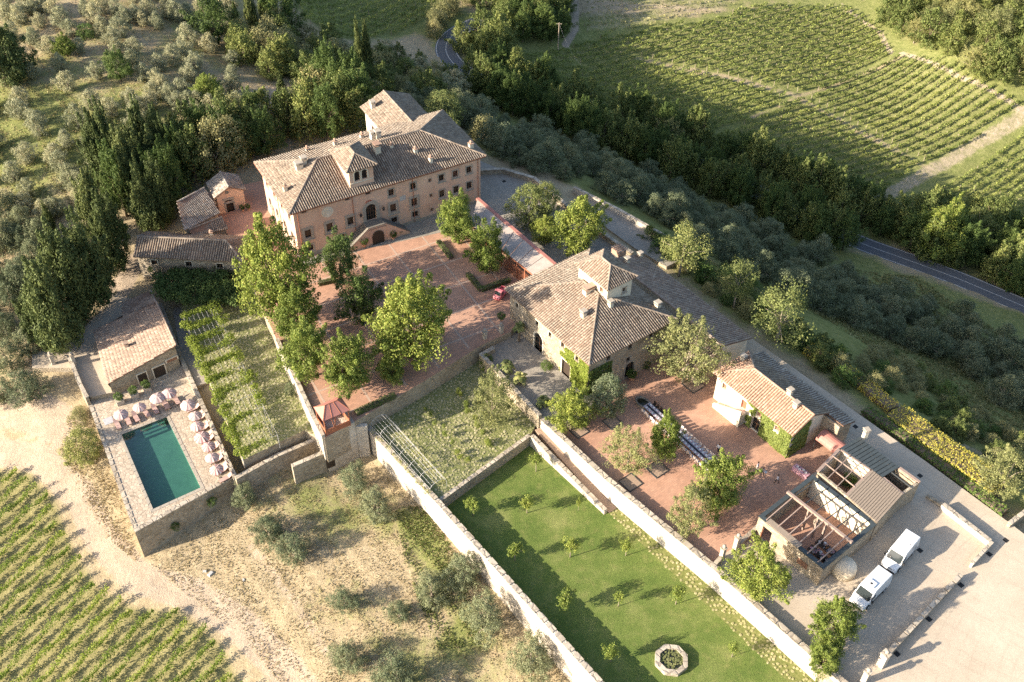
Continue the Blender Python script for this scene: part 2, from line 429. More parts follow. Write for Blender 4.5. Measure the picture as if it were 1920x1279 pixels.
c = k.mix(0.45, c, k.ramp(k.noise(11, 3, 0.8), [(0.3, 0.4), (0.7, 1.4)]), 'MULTIPLY')
k.color(c); k.bump(k.noise(16, 3), 0.3, 0.03); M['gravel'] = k.m
k = NT('brown_gravel', 0.95); c = k.ramp(k.noise(9, 4, 0.8), [(0.3, (0.26, 0.18, 0.13)), (0.7, (0.40, 0.30, 0.23))]); k.color(c); k.bump(k.noise(14, 3), 0.4, 0.04); M['brown_gravel'] = k.m
k = NT('asphalt', 0.85); k.color(k.ramp(k.noise(2, 6, 0.7), [(0.3, (0.085, 0.09, 0.098)), (0.7, (0.125, 0.13, 0.14))])); M['asphalt'] = k.m
M['line'] = plain('road_paint', (0.42, 0.42, 0.41), 0.7, 0.15, 4)
k = NT('mown_lawn', 0.95)
c = k.ramp(k.noise(0.22, 7, 0.68), [(0.30, (0.085, 0.135, 0.028)), (0.5, (0.13, 0.175, 0.042)), (0.70, (0.215, 0.235, 0.078))])
c = k.mix(k.ramp(k.noise(0.9, 7, 0.75), [(0.52, 0.0), (0.72, 0.55)]), c, (0.25, 0.235, 0.09))
c = k.mix(0.6, c, k.ramp(k.noise(4.5, 6, 0.8), [(0.25, 0.45), (0.75, 1.4)]), 'MULTIPLY')
k.color(c); k.bump(k.noise(9, 5, 0.8), 0.9, 0.12); M['lawn'] = k.m
k = NT('rough_terrain', 0.97, 0.1)
gr, di, so = k.attr('green'), k.attr('dirt'), k.attr('soil')
n1, n2, n3 = k.noise(0.12, 8, 0.7), k.noise(0.9, 7, 0.75), k.noise(6.0, 5, 0.8)
dry = k.ramp(n2, [(0.25, (0.25, 0.195, 0.12)), (0.5, (0.365, 0.295, 0.19)), (0.75, (0.45, 0.375, 0.255))])
green = k.ramp(n2, [(0.25, (0.11, 0.135, 0.04)), (0.5, (0.195, 0.21, 0.075)), (0.78, (0.32, 0.305, 0.14))])
dirt = k.ramp(n2, [(0.25, (0.33, 0.26, 0.19)), (0.6, (0.42, 0.34, 0.26)), (0.8, (0.48, 0.395, 0.305))])
soil = k.ramp(n2, [(0.25, (0.15, 0.14, 0.055)), (0.55, (0.26, 0.235, 0.115)), (0.8, (0.34, 0.30, 0.165))])
g = k.ramp(k.math('ADD', k.math('ADD', gr, k.math('MULTIPLY', k.math('SUBTRACT', n1, 0.5), 1.5)), k.math('MULTIPLY', k.math('SUBTRACT', n2, 0.5), 0.9)), [(0.32, 0.0), (0.68, 1.0)])
c = k.mix(g, dry, green)
c = k.mix(k.ramp(k.math('ADD', so, k.math('MULTIPLY', k.math('SUBTRACT', n2, 0.5), 0.5)), [(0.35, 0.0), (0.65, 1.0)]), c, soil)
c = k.mix(k.ramp(k.math('ADD', di, k.math('MULTIPLY', k.math('SUBTRACT', n2, 0.5), 0.7)), [(0.35, 0.0), (0.65, 1.0)]), c, dirt)
c = k.mix(0.6, c, k.ramp(n3, [(0.25, 0.55), (0.75, 1.35)]), 'MULTIPLY')
k.color(c)
k.bump(k.math('ADD', n2, k.math('MULTIPLY', n3, 0.4)), 0.8, 0.25); M['terrain'] = k.m
# ================================================================== THE SETTING
def axis(lo, hi, step, far):
    a = list(np.arange(lo, hi + 1e-6, step)); s = step
    l, r = [lo], [hi]
    while l[-1] > -far: s *= 1.35; l.append(l[-1] - s)
    s = step
    while r[-1] < far: s *= 1.35; r.append(r[-1] + s)
    return np.array(l[1:][::-1] + a + r[1:])
gx, gy = axis(-132, 142, 0.9, 2500), axis(44, 275, 0.9, 2500)
GX, GY = np.meshgrid(gx, gy)
tq = np.c_[GX.ravel(), GY.ravel()]
th = terrain(tq)
relief = 0.10 * np.sin(tq[:, 0] * 0.83 + 1.3 * np.sin(tq[:, 1] * 0.41)) * np.sin(tq[:, 1] * 0.71 + np.sin(tq[:, 0] * 0.37))
th = th + relief
nx, ny = len(gx), len(gy)
ii = (np.arange(ny - 1)[:, None] * nx + np.arange(nx - 1)[None, :]).ravel()
TF = np.c_[ii, ii + 1, ii + nx + 1, ii + nx]
ground = mesh_obj('ground', np.c_[tq, th], TF, M['terrain'], smooth=True)
tag(ground, 'dry grassy hillside ground falling to a green valley', 'ground', kind='structure')
def zone(polys, soft=2.0):
    w = np.zeros(len(tq))
    for p in polys:
        P = Gs(p)
        lo = np.min(np.array(P)[:, :2], 0) - 6; hi = np.max(np.array(P)[:, :2], 0) + 6
        s = np.all((tq > lo) & (tq < hi), 1)
        q = tq[s]
        d = segdist(q, P, True) * np.where(inpoly(q, P), 1, -1)
        w[s] = np.maximum(w[s], np.clip(0.5 + d / (2 * soft), 0, 1))
    return w
def track(lines, soft=1.0):
    w = np.zeros(len(tq))
    for p, wd in lines:
        P = Gs(p)
        lo = np.min(np.array(P)[:, :2], 0) - 8; hi = np.max(np.array(P)[:, :2], 0) + 8
        s = np.all((tq > lo) & (tq < hi), 1)
        d = segdist(tq[s], P)
        w[s] = np.maximum(w[s], np.clip(0.5 + (wd / 2 - d) / (2 * soft), 0, 1))
    return w
VINE_NEAR = [(-160, 885), (55, 885), (105, 945), (140, 1040), (190, 1110), (250, 1140), (340, 1150), (410, 1205), (450, 1279), (480, 1340), (-160, 1400)]
F1 = [(1508, 178), (1680, 108), (1760, 112), (1918, 203), (1738, 308)]
F2 = [(1420, 222), (1500, 182), (1730, 310), (1670, 350), (1630, 378), (1480, 325), (1310, 268)]
F3 = [(970, 110), (1130, 70), (1300, 43), (1440, 10), (1590, 12), (1645, 50), (1674, 104), (1505, 175), (1380, 147), (1200, 106)]
F4 = [(905, 128), (970, 113), (1190, 110), (1490, 182), (1412, 220), (1305, 266), (1200, 232), (1050, 182), (950, 148)]
F5 = [(1700, 385), (1760, 345), (1925, 250), (2050, 300), (2050, 470), (1930, 450), (1800, 390)]
F6 = [(545, -30), (880, -30), (835, 5), (745, 62), (690, 80), (620, 70), (570, 35)]
F7 = [(1085, -30), (1420, -30), (1380, 15), (1290, 38), (1130, 64), (1092, 60)]
green = np.clip(
    0.85 * zone([F1, F2, F3, F4, F5, F6], 3) + 0.85 * zone([[(540, -60), (2100, -60), (2100, 600), (900, 130)], [(900, 130), (2100, 130), (2100, 560), (1500, 430), (1250, 310), (1000, 215)]], 8)
    + 0.5 * zone([[(-100, 150), (130, 160), (280, 210), (300, 330), (120, 380), (-100, 370)]], 8)
    + 0.5 * zone([[(760, 960), (800, 960), (860, 1060), (830, 1110), (770, 1040)], [(850, 1130), (910, 1130), (900, 1215), (830, 1215)]], 1.5)
    + 0.42 * zone([[(-160, -80), (560, -80), (500, 200), (330, 330), (-160, 420)]], 10)
    + 0.9 * zone([[(600, 120), (860, 235), (900, 300), (1000, 312), (1075, 350), (1180, 440), (1400, 612), (1600, 748), (1900, 960), (2100, 1100), (2100, 640), (1700, 510), (1300, 330), (1000, 230), (860, 150)]], 4)
    + 0.35 * zone([[(440, 900), (600, 850), (700, 870), (760, 1000), (640, 1010), (480, 960)]], 3)
    + 0.28 * zone([[(480, 960), (760, 900), (1100, 1300), (600, 1300), (520, 1080)]], 5)
    + 0.3 * zone([[(700, 1220), (900, 1200), (1100, 1300), (700, 1350)]], 3), 0, 1)
green = np.where(tq[:, 1] > 280, 0.75, green)
green = np.maximum(green, np.clip((tq[:, 0] - 150) / 40, 0, 0.8))
green *= 1 - 0.62 * track([([(1190, 108), (1350, 142), (1490, 179), (1600, 240), (1740, 315)], 2.4), ([(1500, 180), (1600, 145), (1690, 105)], 2.0), ([(1410, 222), (1500, 180)], 1.5)], 0.8)
dirt = np.maximum(track([([(-100, 760), (60, 770), (120, 800)], 6), ([(-60, 840), (80, 860), (150, 930), (190, 1010), (260, 1085), (360, 1115), (450, 1170), (530, 1250), (590, 1330)], 4.2),
                         ([(40, 690), (110, 660), (170, 640), (200, 600), (250, 490)], 3.5), 
                         ([(1078, -30), (1078, 55), (1060, 85)], 2.0), ([(1690, 100), (1800, 145), (1930, 215)], 1.2), ([(1580, 12), (1650, 60), (1670, 100)], 1.2), ([(470, 1025), (520, 1085), (565, 1150), (625, 1240)], 0.9)], 0.8),
                  0.55 * track([([(1640, 378), (1740, 322), (1830, 270), (1940, 205)], 4.5)], 1.0))
dirt = np.maximum(dirt, 0.75 * track([([(1580, 690), (1700, 770), (1760, 812), (1860, 862)], 1.6)], 1.0))
dirt = np.maximum(dirt, zone([[(470, 185), (500, 160), (560, 160), (540, 215), (500, 215)]], 1.0))
dirt = np.maximum(dirt, 0.42 * zone([F7], 2))
soil = np.maximum(zone([VINE_NEAR], 1.5), 0.42 * zone([F1, F2, F3], 2))
for nm, arr in (('green', green), ('dirt', dirt), ('soil', soil)):
    a = ground.data.attributes.new(nm, 'FLOAT', 'POINT'); a.data.foreach_set('value', arr.astype(np.float32))

def slab(name, poly, z, depth, top, side, label=None, cat=None):
    b = MB(); b.prism(poly, z - depth, z, 1)
    b.M[-2] = 0
    o = b.build(name, [top, side])
    tag(o, label, cat, kind='structure')
    return o
def zz(pts, z): return [Z(x, y, z) for x, y in pts]
def strip(pts, width):
    """plan outlines of a band of given width along a line"""
    P = [np.asarray(p, float)[:2] for p in pts]; L, R = [], []
    for i, p in enumerate(P):
        d1 = P[i] - P[i - 1] if i > 0 else P[1] - P[0]
        d2 = P[i + 1] - P[i] if i < len(P) - 1 else P[-1] - P[-2]
        d1 = d1 / np.linalg.norm(d1); d2 = d2 / np.linalg.norm(d2)
        t = d1 + d2; t = t / np.linalg.norm(t)
        nn = np.array([-t[1], t[0]]) / max(0.4, t @ d1)
        L.append(p + nn * width / 2); R.append(p - nn * width / 2)
    return L, R
def wall(name, pts, ztop, depth, thick, label, mat='stone', cap='coping', cat='wall', capw=0.12, group=None):
    """masonry wall along sight-line points taken at its top; > coping blocks"""
    zt = ztop if hasattr(ztop, '__len__') else [ztop] * len(pts)
    P = [Z(x, y, zz_) for (x, y), zz_ in zip(pts, zt)]
    root = thing(name, (*P[0][:2], zt[0] - depth), label, cat, group)
    L, R = strip(P, thick)
    b = MB()
    for i in range(len(P) - 1):
        b.prism([R[i], R[i + 1], L[i + 1], L[i]], [zt[i] - depth, zt[i + 1] - depth, zt[i + 1] - depth, zt[i] - depth],
                [zt[i] - 0.1, zt[i + 1] - 0.1, zt[i + 1] - 0.1, zt[i] - 0.1])
    b.build('masonry', M[mat], root)
    if cap:
        L, R = strip(P, thick + capw)
        for i in range(len(P) - 1):
            ln = np.linalg.norm(P[i + 1] - P[i]); n = max(1, int(ln / 1.6))
            for j in range(n):
                a, c = j / n + 0.006, (j + 1) / n - 0.006
                lp = lambda A, t: A[i] * (1 - t) + A[i + 1] * t
                za, zc = zt[i] * (1 - a) + zt[i + 1] * a, zt[i] * (1 - c) + zt[i + 1] * c
                h = random.uniform(-0.012, 0.012)
                bb = MB(); bb.prism([lp(R, a), lp(R, c), lp(L, c), lp(L, a)], [za - 0.098, zc - 0.098, zc - 0.098, za - 0.098], [za + h, zc + h, zc + h, za + h])
                bb.build('coping_stone', M[cap], root)
    return root

# ---- upper court (level 0)
COURT = zz([(608, 822), (664, 791), (790, 718), (905, 646), (958, 622), (1000, 560), (1012, 515), (1030, 500), (1000, 472), (930, 412), (888, 376), (897, 318), (700, 300), (510, 335), (462, 345), (405, 345), (360, 400), (428, 440), (456, 497), (500, 595), (520, 640)], 0)
court = slab('upper_court', COURT, 0.0, 5.0, M['cotto'], M['stone'], 'terracotta paved upper courtyard in front of the villa', 'courtyard')
BA = RAD(30.0)
be, bn = np.array([math.cos(BA), math.sin(BA)]), np.array([-math.sin(BA), math.cos(BA)])
def bands(parent, poly, z, step, width, mat, name='stone_band'):
    P = np.array(poly)[:, :2]
    for d, nrm in ((be, bn), (bn, be)):
        lo, hi = (P @ nrm).min(), (P @ nrm).max()
        for kx in np.arange(lo + step * 0.4, hi, step):
            t = np.arange((P @ d).min(), (P @ d).max(), 0.5)
            q = nrm * kx + t[:, None] * d
            ins = inpoly(q + nrm * 0.4, P) & inpoly(q - nrm * 0.4, P)
            j = 0
            while j < len(t):
                if ins[j]:
                    e = j
                    while e + 1 < len(t) and ins[e + 1]: e += 1
                    if e - j > 4:
                        a, c = nrm * kx + d * t[j], nrm * kx + d * t[e]
                        off = 0.004 if d is be else 0.009
                        w2 = nrm * width / 2
                        b = MB(); b.quad((*(a - w2), z + off), (*(c - w2), z + off), (*(c + w2), z + off), (*(a + w2), z + off))
                        b.build(name, mat, parent)
                    j = e + 1
                else: j += 1
FRONT = zz([(608, 815), (664, 785), (790, 714), (905, 642), (950, 618), (950, 540), (895, 430), (880, 380), (715, 440), (575, 490), (510, 595), (522, 640)], 0)
bands(court, FRONT, 0.0, 5.6, 0.30, M['band'])
apron = MB(); ap = zz([(567, 489), (898, 367), (935, 415), (880, 424), (690, 466), (573, 500)], 0.016)
apron.add(ap, [tuple(range(6))]); apron.build('stone_apron', M['greypave'], court)
# grey yard east of the villa
YARD = zz([(898, 372), (897, 300), (940, 318), (1000, 335), (1060, 385), (1130, 440), (1180, 476), (1130, 500), (1062, 500), (1028, 502), (998, 474), (928, 414), (888, 380)], -0.3)
slab('service_yard', YARD, -0.3, 4.0, M['greypave'], M['stone'], 'grey paved yard behind the villa and canopy', 'yard')
# palm terrace and ramp
PALM = zz([(902, 664), (925, 645), (962, 622), (1010, 640), (1118, 742), (1100, 790), (1040, 800), (1016, 780)], -1.2)
palm_t = slab('palm_terrace', PALM, -1.2, 5.0, M['greypave'], M['stone'], 'grey gravel terrace with palms beside the stone house', 'terrace')
# middle garden
MID = zz([(690, 803), (664, 792), (905, 655), (1016, 778), (994, 816), (820, 938)], -2.9)
k = NT('chip_stone_turf', 0.95)
v = k.scalevec(k.pos, (1, 1, 0.0))
e = k.voro(2.3, 'DISTANCE_TO_EDGE', v)
c = k.ramp(k.noise(0.5, 5, 0.7), [(0.3, (0.20, 0.20, 0.10)), (0.7, (0.30, 0.28, 0.16))])
c = k.mix(k.ramp(e, [(0.05, 1.0), (0.16, 0.0)]), c, k.ramp(k.noise(1.2, 5), [(0.3, (0.12, 0.14, 0.045)), (0.7, (0.19, 0.20, 0.075))]))
c = k.mix(k.ramp(k.noise(0.22, 6, 0.7), [(0.48, 0.0), (0.68, 0.85)]), c, k.ramp(k.noise(3, 5), [(0.3, (0.085, 0.115, 0.03)), (0.7, (0.19, 0.20, 0.07))]))
k.color(c); k.bump(k.ramp(e, [(0, 0.0), (0.15, 1.0)]), 0.5, 0.06); M['chip'] = k.m
midg = slab('middle_garden', MID, -2.9, 6.0, M['chip'], M['stone'], 'stone chip and turf garden inside the lower walls', 'garden')
# lawn
LAWN = zz([(824, 946), (1000, 816), (1040, 835), (1560, 1300), (1760, 1480), (1300, 1520), (1142, 1296)], -4.7)
lawn = slab('lawn', LAWN, -4.7, 5.0, M['lawn'], M['stone'], 'mown green lawn between two long stone walls', 'lawn')
# pergola garden
PERG = zz([(338, 575), (440, 505), (470, 520), (505, 600), (522, 640), (608, 826), (572, 806), (455, 862), (366, 650)], -3.0)
pergg = slab('pergola_garden', PERG, -3.0, 5.0, M['chip'], M['stone'], 'stone chip garden under the vine pergola', 'garden')
PATHB = zz([(320, 560), (350, 560), (372, 655), (394, 716), (362, 726), (338, 660)], -4.6)
slab('back_path', PATHB, -4.6, 3.0, M['greypave'], M['stone'], 'grey path between pool house and pergola garden', 'path')
# lower court, yard, lane
LOW = zz([(1016, 780), (1118, 735), (1262, 610), (1345, 640), (1440, 690), (1600, 800), (1740, 905), (1900, 1000), (2000, 1060), (2300, 1279), (2300, 1600), (1800, 1560), (1545, 1262), (1336, 1072), (1138, 908)], -2.05)
yard = slab('car_yard', LOW, -2.05, 4.5, M['gravel'], M['stone'], 'pale gravel yard where the vans are parked', 'yard')
LOWC = zz([(1020, 785), (1118, 738), (1262, 615), (1345, 645), (1432, 760), (1560, 800), (1600, 850), (1520, 890), (1430, 972), (1383, 1022), (1352, 1042), (1334, 1060), (1138, 902)], -2.04)
b = MB(); b.add(LOWC, [tuple(range(len(LOWC)))]); lowc = b.build('lower_court', M['cotto']); tag(lowc, 'terracotta paved lower courtyard with the long table', 'courtyard', kind='structure')
LANE = zz([(1392, 622), (1594, 765), (1740, 868), (1895, 982), (1990, 1055), (1925, 1062), (1860, 1012), (1726, 905), (1577, 799), (1378, 645)], -2.03)
b = MB(); b.add(LANE, [tuple(range(len(LANE)))]); o = b.build('lane', M['gravel']); tag(o, 'pale gravel lane along the valley edge', 'lane', kind='structure')
# drive beside the pool house
DRV = zz([(250, 500), (262, 540), (232, 590), (178, 622), (203, 722), (215, 735), (168, 745), (140, 690), (60, 690), (60, 665), (140, 632), (200, 570), (235, 500)], -4.2)
slab('entrance_drive', DRV, -4.2, 3.0, M['gravel'], M['stone'], 'pale gravel drive passing the pool house', 'drive')

# ---- valley road
def drape(name, pts, width, off, mat, parent=None, up=0.0, shift=0.0, n=60):
    P = [np.asarray(p)[:2] for p in pts]
    seg = np.r_[0, np.cumsum([np.linalg.norm(P[i + 1] - P[i]) for i in range(len(P) - 1)])]
    t = np.linspace(0, seg[-1], n)
    A = np.array(P)
    xs, ys = np.interp(t, seg, A[:, 0]), np.interp(t, seg, A[:, 1])
    for _ in range(6):
        xs[1:-1] = (xs[:-2] + 2 * xs[1:-1] + xs[2:]) / 4; ys[1:-1] = (ys[:-2] + 2 * ys[1:-1] + ys[2:]) / 4
    L, R = strip(np.c_[xs, ys], 2.0)
    L, R = np.array(L), np.array(R); mid = (L + R) / 2; nn = (L - R) / 2
    cz = terrain(mid); 
    for _ in range(4): cz[1:-1] = (cz[:-2] + 2 * cz[1:-1] + cz[2:]) / 4
    a, c = mid + nn * (shift + width / 2), mid + nn * (shift - width / 2)
    V = np.r_[np.c_[a, cz + off], np.c_[c, cz + off]]
    F = [(n + i, n + i + 1, i + 1, i) for i in range(n - 1)]
    return mesh_obj(name, V, F, mat, parent)
ROADPX = [(2050, 640), (1920, 578), (1800, 527), (1700, 490), (1620, 462), (1540, 425), (1400, 352), (1250, 285), (1100, 232), (980, 186), (890, 150), (850, 124), (834, 100), (838, 78), (862, 58), (905, 40)]
RD = Gs(ROADPX)
road = drape('valley_road', RD, 5.4, 0.46, M['asphalt'], n=140)
tag(road, 'dark asphalt road running along the valley bottom', 'road', kind='structure')
drape('centre_line', RD, 0.16, 0.466, M['line'], road, n=140)
drape('edge_line', RD, 0.18, 0.466, M['line'], road, shift=2.4, n=140)
drape('edge_line', RD, 0.18, 0.466, M['line'], road, shift=-2.4, n=140)

# ---- walls of the estate
wall('garden_wall', [(688, 798), (818, 936), (1128, 1281), (1240, 1405)], -2.4, 7.5, 0.6, 'long sunlit stone wall on the left of the lawn', 'stone_pale')
wall('garden_wall', [(824, 938), (993, 815)], -2.75, 3.2, 0.45, 'rubble wall between stone chip garden and lawn')
wall('ramp_wall', [(997, 815), (1136, 957)], [-2.6, -4.0], 3.0, 0.5, 'low pale wall along the brown gravel ramp', 'stone_pale')
wall('retaining_wall', [(1014, 781), (1138, 896), (1336, 1060), (1545, 1245), (1700, 1385)], -1.15, 5.0, 0.65, 'long pale retaining wall between lawn and lower court', 'stone_pale')
wall('terrace_wall', [(926, 651), (903, 664), (1013, 779)], [-0.3, -0.35, -0.45], 4.5, 0.5, 'stone wall around the palm terrace')
wall('court_parapet', [(519, 634), (560, 720), (586, 778), (606, 816)], 0.55, 5.0, 0.45, 'narrow parapet wall dropping to the pergola garden', 'stone_pale')
wall('low_path_wall', [(547, 873), (612, 845)], -3.7, 5.0, 0.5, 'stone wall stepping out below the red pavilion')
wall('lower_terrace_wall', [(441, 896), (520, 853), (600, 819)], -4.2, 5.0, 0.5, 'stone retaining wall below the vine pergola')
wall('pool_side_wall', [(300, 568), (338, 668), (440, 893)], [-3.6, -4.2, -4.3], 4.0, 0.5, 'long pale wall between pool and pergola trench', 'stone_pale')
wall('gate_wall', [(1386, 1018), (1430, 978)], -1.0, 1.6, 0.4, 'low stone wall joining gate pillar and roofless room')
wall('gate_wall', [(1336, 1062), (1352, 1044)], -1.1, 1.6, 0.4, 'short stone wall stub beside the court gate')
wall('yard_wall', [(1667, 1222), (1803, 1076)], -1.05, 1.5, 0.45, 'low stone wall across the gravel yard in tree shade')
wall('yard_wall', [(1739, 927), (1768, 945)], -1.5, 1.0, 0.45, 'rough broken wall end beside the roofless building', cap=None)
wall('yard_wall', [(1768, 944), (1858, 1014)], -1.1, 1.4, 0.5, 'bright low wall between lane and gravel yard', 'stone_pale')
wall('yard_wall', [(1861, 1015), (1823, 1056)], -1.15, 1.4, 0.3, 'thin low wall closing the gravel yard corner', 'stone_pale')
wall('yard_wall', [(1893, 981), (1960, 930)], -1.2, 2.2, 0.45, 'low wall at the right edge beyond the broom hedge')
wall('yard_parapet', [(898, 318), (944, 316), (1002, 333), (1062, 383), (1132, 437), (1186, 474)], 0.7, 6.0, 0.5, 'curving stone parapet around the grey service yard')
wall('lane_wall', [(1076, 350), (1162, 393), (1250, 443)], -1.6, 5.0, 0.45, 'pale wall of the narrow walk above the olive slope', 'stone_pale')
WALK = zz([(1076, 354), (1250, 447), (1290, 480), (1250, 500), (1190, 465), (1100, 400)], -2.5)
slab('upper_walk', WALK, -2.5, 4.0, M['greypave'], M['stone'], 'narrow grey walk outside the parapet', 'path')
wall('drive_wall', [(128, 665), (150, 720), (163, 745)], -3.3, 3.0, 0.45, 'low rubble wall along the entrance drive', 'stone')
# ramp surface between the two walls
r = [Z(1003, 806, -2.95), Z(1018, 800, -2.95), Z(1164, 948, -4.66), Z(1142, 962, -4.66)]
b = MB(); b.prism([p[:2] for p in r], [-6.5] * 4, [-2.92, -2.92, -4.66, -4.66]); o = b.build('gravel_ramp', M['brown_gravel']); tag(o, 'brown gravel ramp sloping to the lawn', 'ramp', kind='structure')
# stepping stones beside the lawn: small stones, joined
PATHL = zz([(1142, 962), (1168, 948), (1560, 1300), (1700, 1430), (1640, 1440), (1500, 1300)], -4.695)
base = MB(); base.add(PATHL, [tuple(range(6))])
k = NT('thin_path_turf'); k.color(k.ramp(k.noise(3, 5), [(0.3, (0.10, 0.125, 0.03)), (0.7, (0.21, 0.21, 0.08))])); M['pathturf'] = k.m
pth = base.build('cobbled_path', M['pathturf']); tag(pth, 'yellowish cobbled path along the foot of the long wall', 'path', kind='structure')
def cobbles(name, poly, z, step, size, mat, parent, clear=None, dens=1.0):
    P = np.array(poly)[:, :2]; lo, hi = P.min(0), P.max(0)
    X, Y = np.meshgrid(np.arange(lo[0], hi[0], step), np.arange(lo[1], hi[1], step * 0.9))
    X = X + (np.arange(X.shape[0]) % 2)[:, None] * step / 2
    q = np.c_[X.ravel(), Y.ravel()] + rng.uniform(-0.28, 0.28, (X.size, 2)) * step
    q = q[inpoly(q, P)]
    q = q[rng.random(len(q)) < dens]
    n = len(q); m = 6
    ang = np.linspace(0, 2 * math.pi, m, endpoint=False)[None, :] + rng.uniform(0, 1, (n, 1))
    rad = size / 2 * rng.uniform(0.7, 1.15, (n, m)) * rng.uniform(0.8, 1.15, (n, 1))
    bx, by = q[:, :1] + rad * np.cos(ang), q[:, 1:] + rad * np.sin(ang)
    hh = z + rng.uniform(0.03, 0.07, (n, 1)) + np.zeros((n, m))
    top = np.stack([q[:, :1] + (bx - q[:, :1]) * 0.8, q[:, 1:] + (by - q[:, 1:]) * 0.8, hh], -1)
    bot = np.stack([bx, by, np.full((n, m), z - 0.01)], -1)
    V = np.concatenate([bot, top], 1).reshape(-1, 3)
    F = []
    for i in range(n):
        o_ = i * 2 * m
        F.append(tuple(o_ + m + j for j in range(m)))
        F += [(o_ + j, o_ + (j + 1) % m, o_ + m + (j + 1) % m, o_ + m + j) for j in range(m)]
    o = mesh_obj(name, V, F, mat, parent); o['kind'] = 'stuff'
    return o
def stonemat(name, cols):
    k = NT(name, 0.9); c = k.ramp(k.geo.outputs['Random Per Island'], [(i / (len(cols) - 1), cc) for i, cc in enumerate(cols)])
    k.color(k.mix(0.4, c, k.ramp(k.noise(6, 4, 0.7), [(0.3, 0.6), (0.7, 1.3)]), 'MULTIPLY')); return k.m
M['cobble'] = stonemat('yellow_cobble', [(0.24, 0.23, 0.11), (0.31, 0.29, 0.15), (0.28, 0.26, 0.13), (0.36, 0.33, 0.19)])
M['chipstone'] = stonemat('chip_stone', [(0.24, 0.23, 0.13), (0.33, 0.305, 0.185), (0.28, 0.265, 0.15), (0.38, 0.35, 0.23)])
cobbles('cobble_stones', PATHL, -4.69, 0.52, 0.42, M['cobble'], pth, dens=0.7)
cobbles('chip_stones', PERG, -2.995, 0.55, 0.44, M['chipstone'], pergg, dens=0.7)
cobbles('chip_stones', MID, -2.895, 0.52, 0.40, M['chipstone'], midg, dens=0.6)

# ---- pool terrace
ZD = -5.0
DO = zz([(161, 743), (338, 672), (438, 895), (253, 998)], ZD)
PO = zz([(220.5, 813.3), (316, 776.2), (384, 915.8), (283.2, 961.6)], ZD)
deck = MB()
for i in range(4):
    j = (i + 1) % 4
    deck.prism([DO[i][:2], DO[j][:2], PO[j][:2], PO[i][:2]], -12.0, ZD, 1, bot=False)
    deck.M[-1] = 0
deck = deck.build('pool_terrace', [M['flag'], M['stone']])
tag(deck, 'flagstone terrace around the swimming pool', 'terrace', kind='structure')
def lerp(a, b, t): return np.asarray(a) * (1 - t) + np.asarray(b) * t
for i, w in ((3, 0.45), (0, 0.0), (2, 0.6)):      # outer coping along the free edges
    j = (i + 1) % 4
    if w == 0: continue
    a, c = DO[i], DO[j]
    n = int(np.linalg.norm(c - a) / 1.2)
    dirv = (c - a) / np.linalg.norm(c - a); inn = np.array([-dirv[1], dirv[0], 0])
    ctr = sum(DO) / 4
    if inn @ (ctr - a) < 0: inn = -inn
    for q in range(n):
        p0, p1 = a + (c - a) * (q / n + 0.004), a + (c - a) * ((q + 1) / n - 0.004)
        b = MB(); b.prism([p0[:2] - inn[:2] * 0.06, p1[:2] - inn[:2] * 0.06, p1[:2] + inn[:2] * w, p0[:2] + inn[:2] * w], ZD - 0.1, ZD + 0.06 + random.uniform(0, 0.012))
        b.build('coping_stone', M['coping'], deck)
pc = sum(PO) / 4
pool = thing('swimming_pool', (*pc[:2], ZD - 1.2), 'rectangular teal swimming pool with steps at its upper end', 'swimming pool')
def inset(P, d):
    out = []
    for i in range(4):
        p, a, c = P[i], P[i - 1], P[(i + 1) % 4]
        u = (a - p) / np.linalg.norm(a - p); w = (c - p) / np.linalg.norm(c - p)
        out.append(p + u * d + w * d)
    return out
PI_ = inset(PO, 0.42)
for i in range(4):
    j = (i + 1) % 4
    n = 12 if i % 2 else 6
    for q in range(n):
        t0, t1 = q / n + 0.003, (q + 1) / n - 0.003
        b = MB(); b.prism([lerp(PO[i], PO[j], t0)[:2], lerp(PO[i], PO[j], t1)[:2], lerp(PI_[i], PI_[j], t1)[:2], lerp(PI_[i], PI_[j], t0)[:2]], ZD - 0.2, ZD + 0.03)
        b.build('coping_slab', M['pietra'], pool)
ZB = ZD - 1.15
k = NT('pool_render', 0.8)
k.color(k.ramp(k.noise(0.7, 6, 0.75), [(0.3, (0.27, 0.31, 0.24)), (0.7, (0.37, 0.40, 0.32))])); M['poolfloor'] = k.m
b = MB(); b.add([(*p[:2], ZB) for p in PI_], [(0, 1, 2, 3)])
for i in range(4):
    j = (i + 1) % 4
    b.quad((*PI_[i][:2], ZB), (*PI_[j][:2], ZB), (*PI_[j][:2], ZD - 0.02), (*PI_[i][:2], ZD - 0.02))
b.build('basin', M['poolfloor'], pool)
for s in range(3):      # steps at the upper end
    t0, t1 = 0.42 + 0.0 * s, 0.93
    a0, a1 = lerp(PI_[0], PI_[1], t0), lerp(PI_[0], PI_[1], t1)
    dn = (PI_[3] - PI_[0]) / np.linalg.norm(PI_[3] - PI_[0])
    b = MB(); b.prism([(a0 + dn * 0.01)[:2], (a1 + dn * 0.01)[:2], (a1 + dn * 0.5 * (s + 1))[:2], (a0 + dn * 0.5 * (s + 1))[:2]], ZB + 0.01, ZD - 0.36 - 0.24 * s)
    b.build('step', M['poolfloor'], pool)
k = NT('pool_water', 0.03)
tr = k.n('ShaderNodeBsdfTransparent'); tr.inputs[0].default_value = (0.33, 0.58, 0.555, 1)
gl = k.n('ShaderNodeBsdfGlossy'); gl.inputs['Roughness'].default_value = 0.03
fr = k.n('ShaderNodeFresnel'); fr.inputs[0].default_value = 1.33
bp = k.n('ShaderNodeBump'); bp.inputs['Strength'].default_value = 0.5; bp.inputs['Distance'].default_value = 0.03
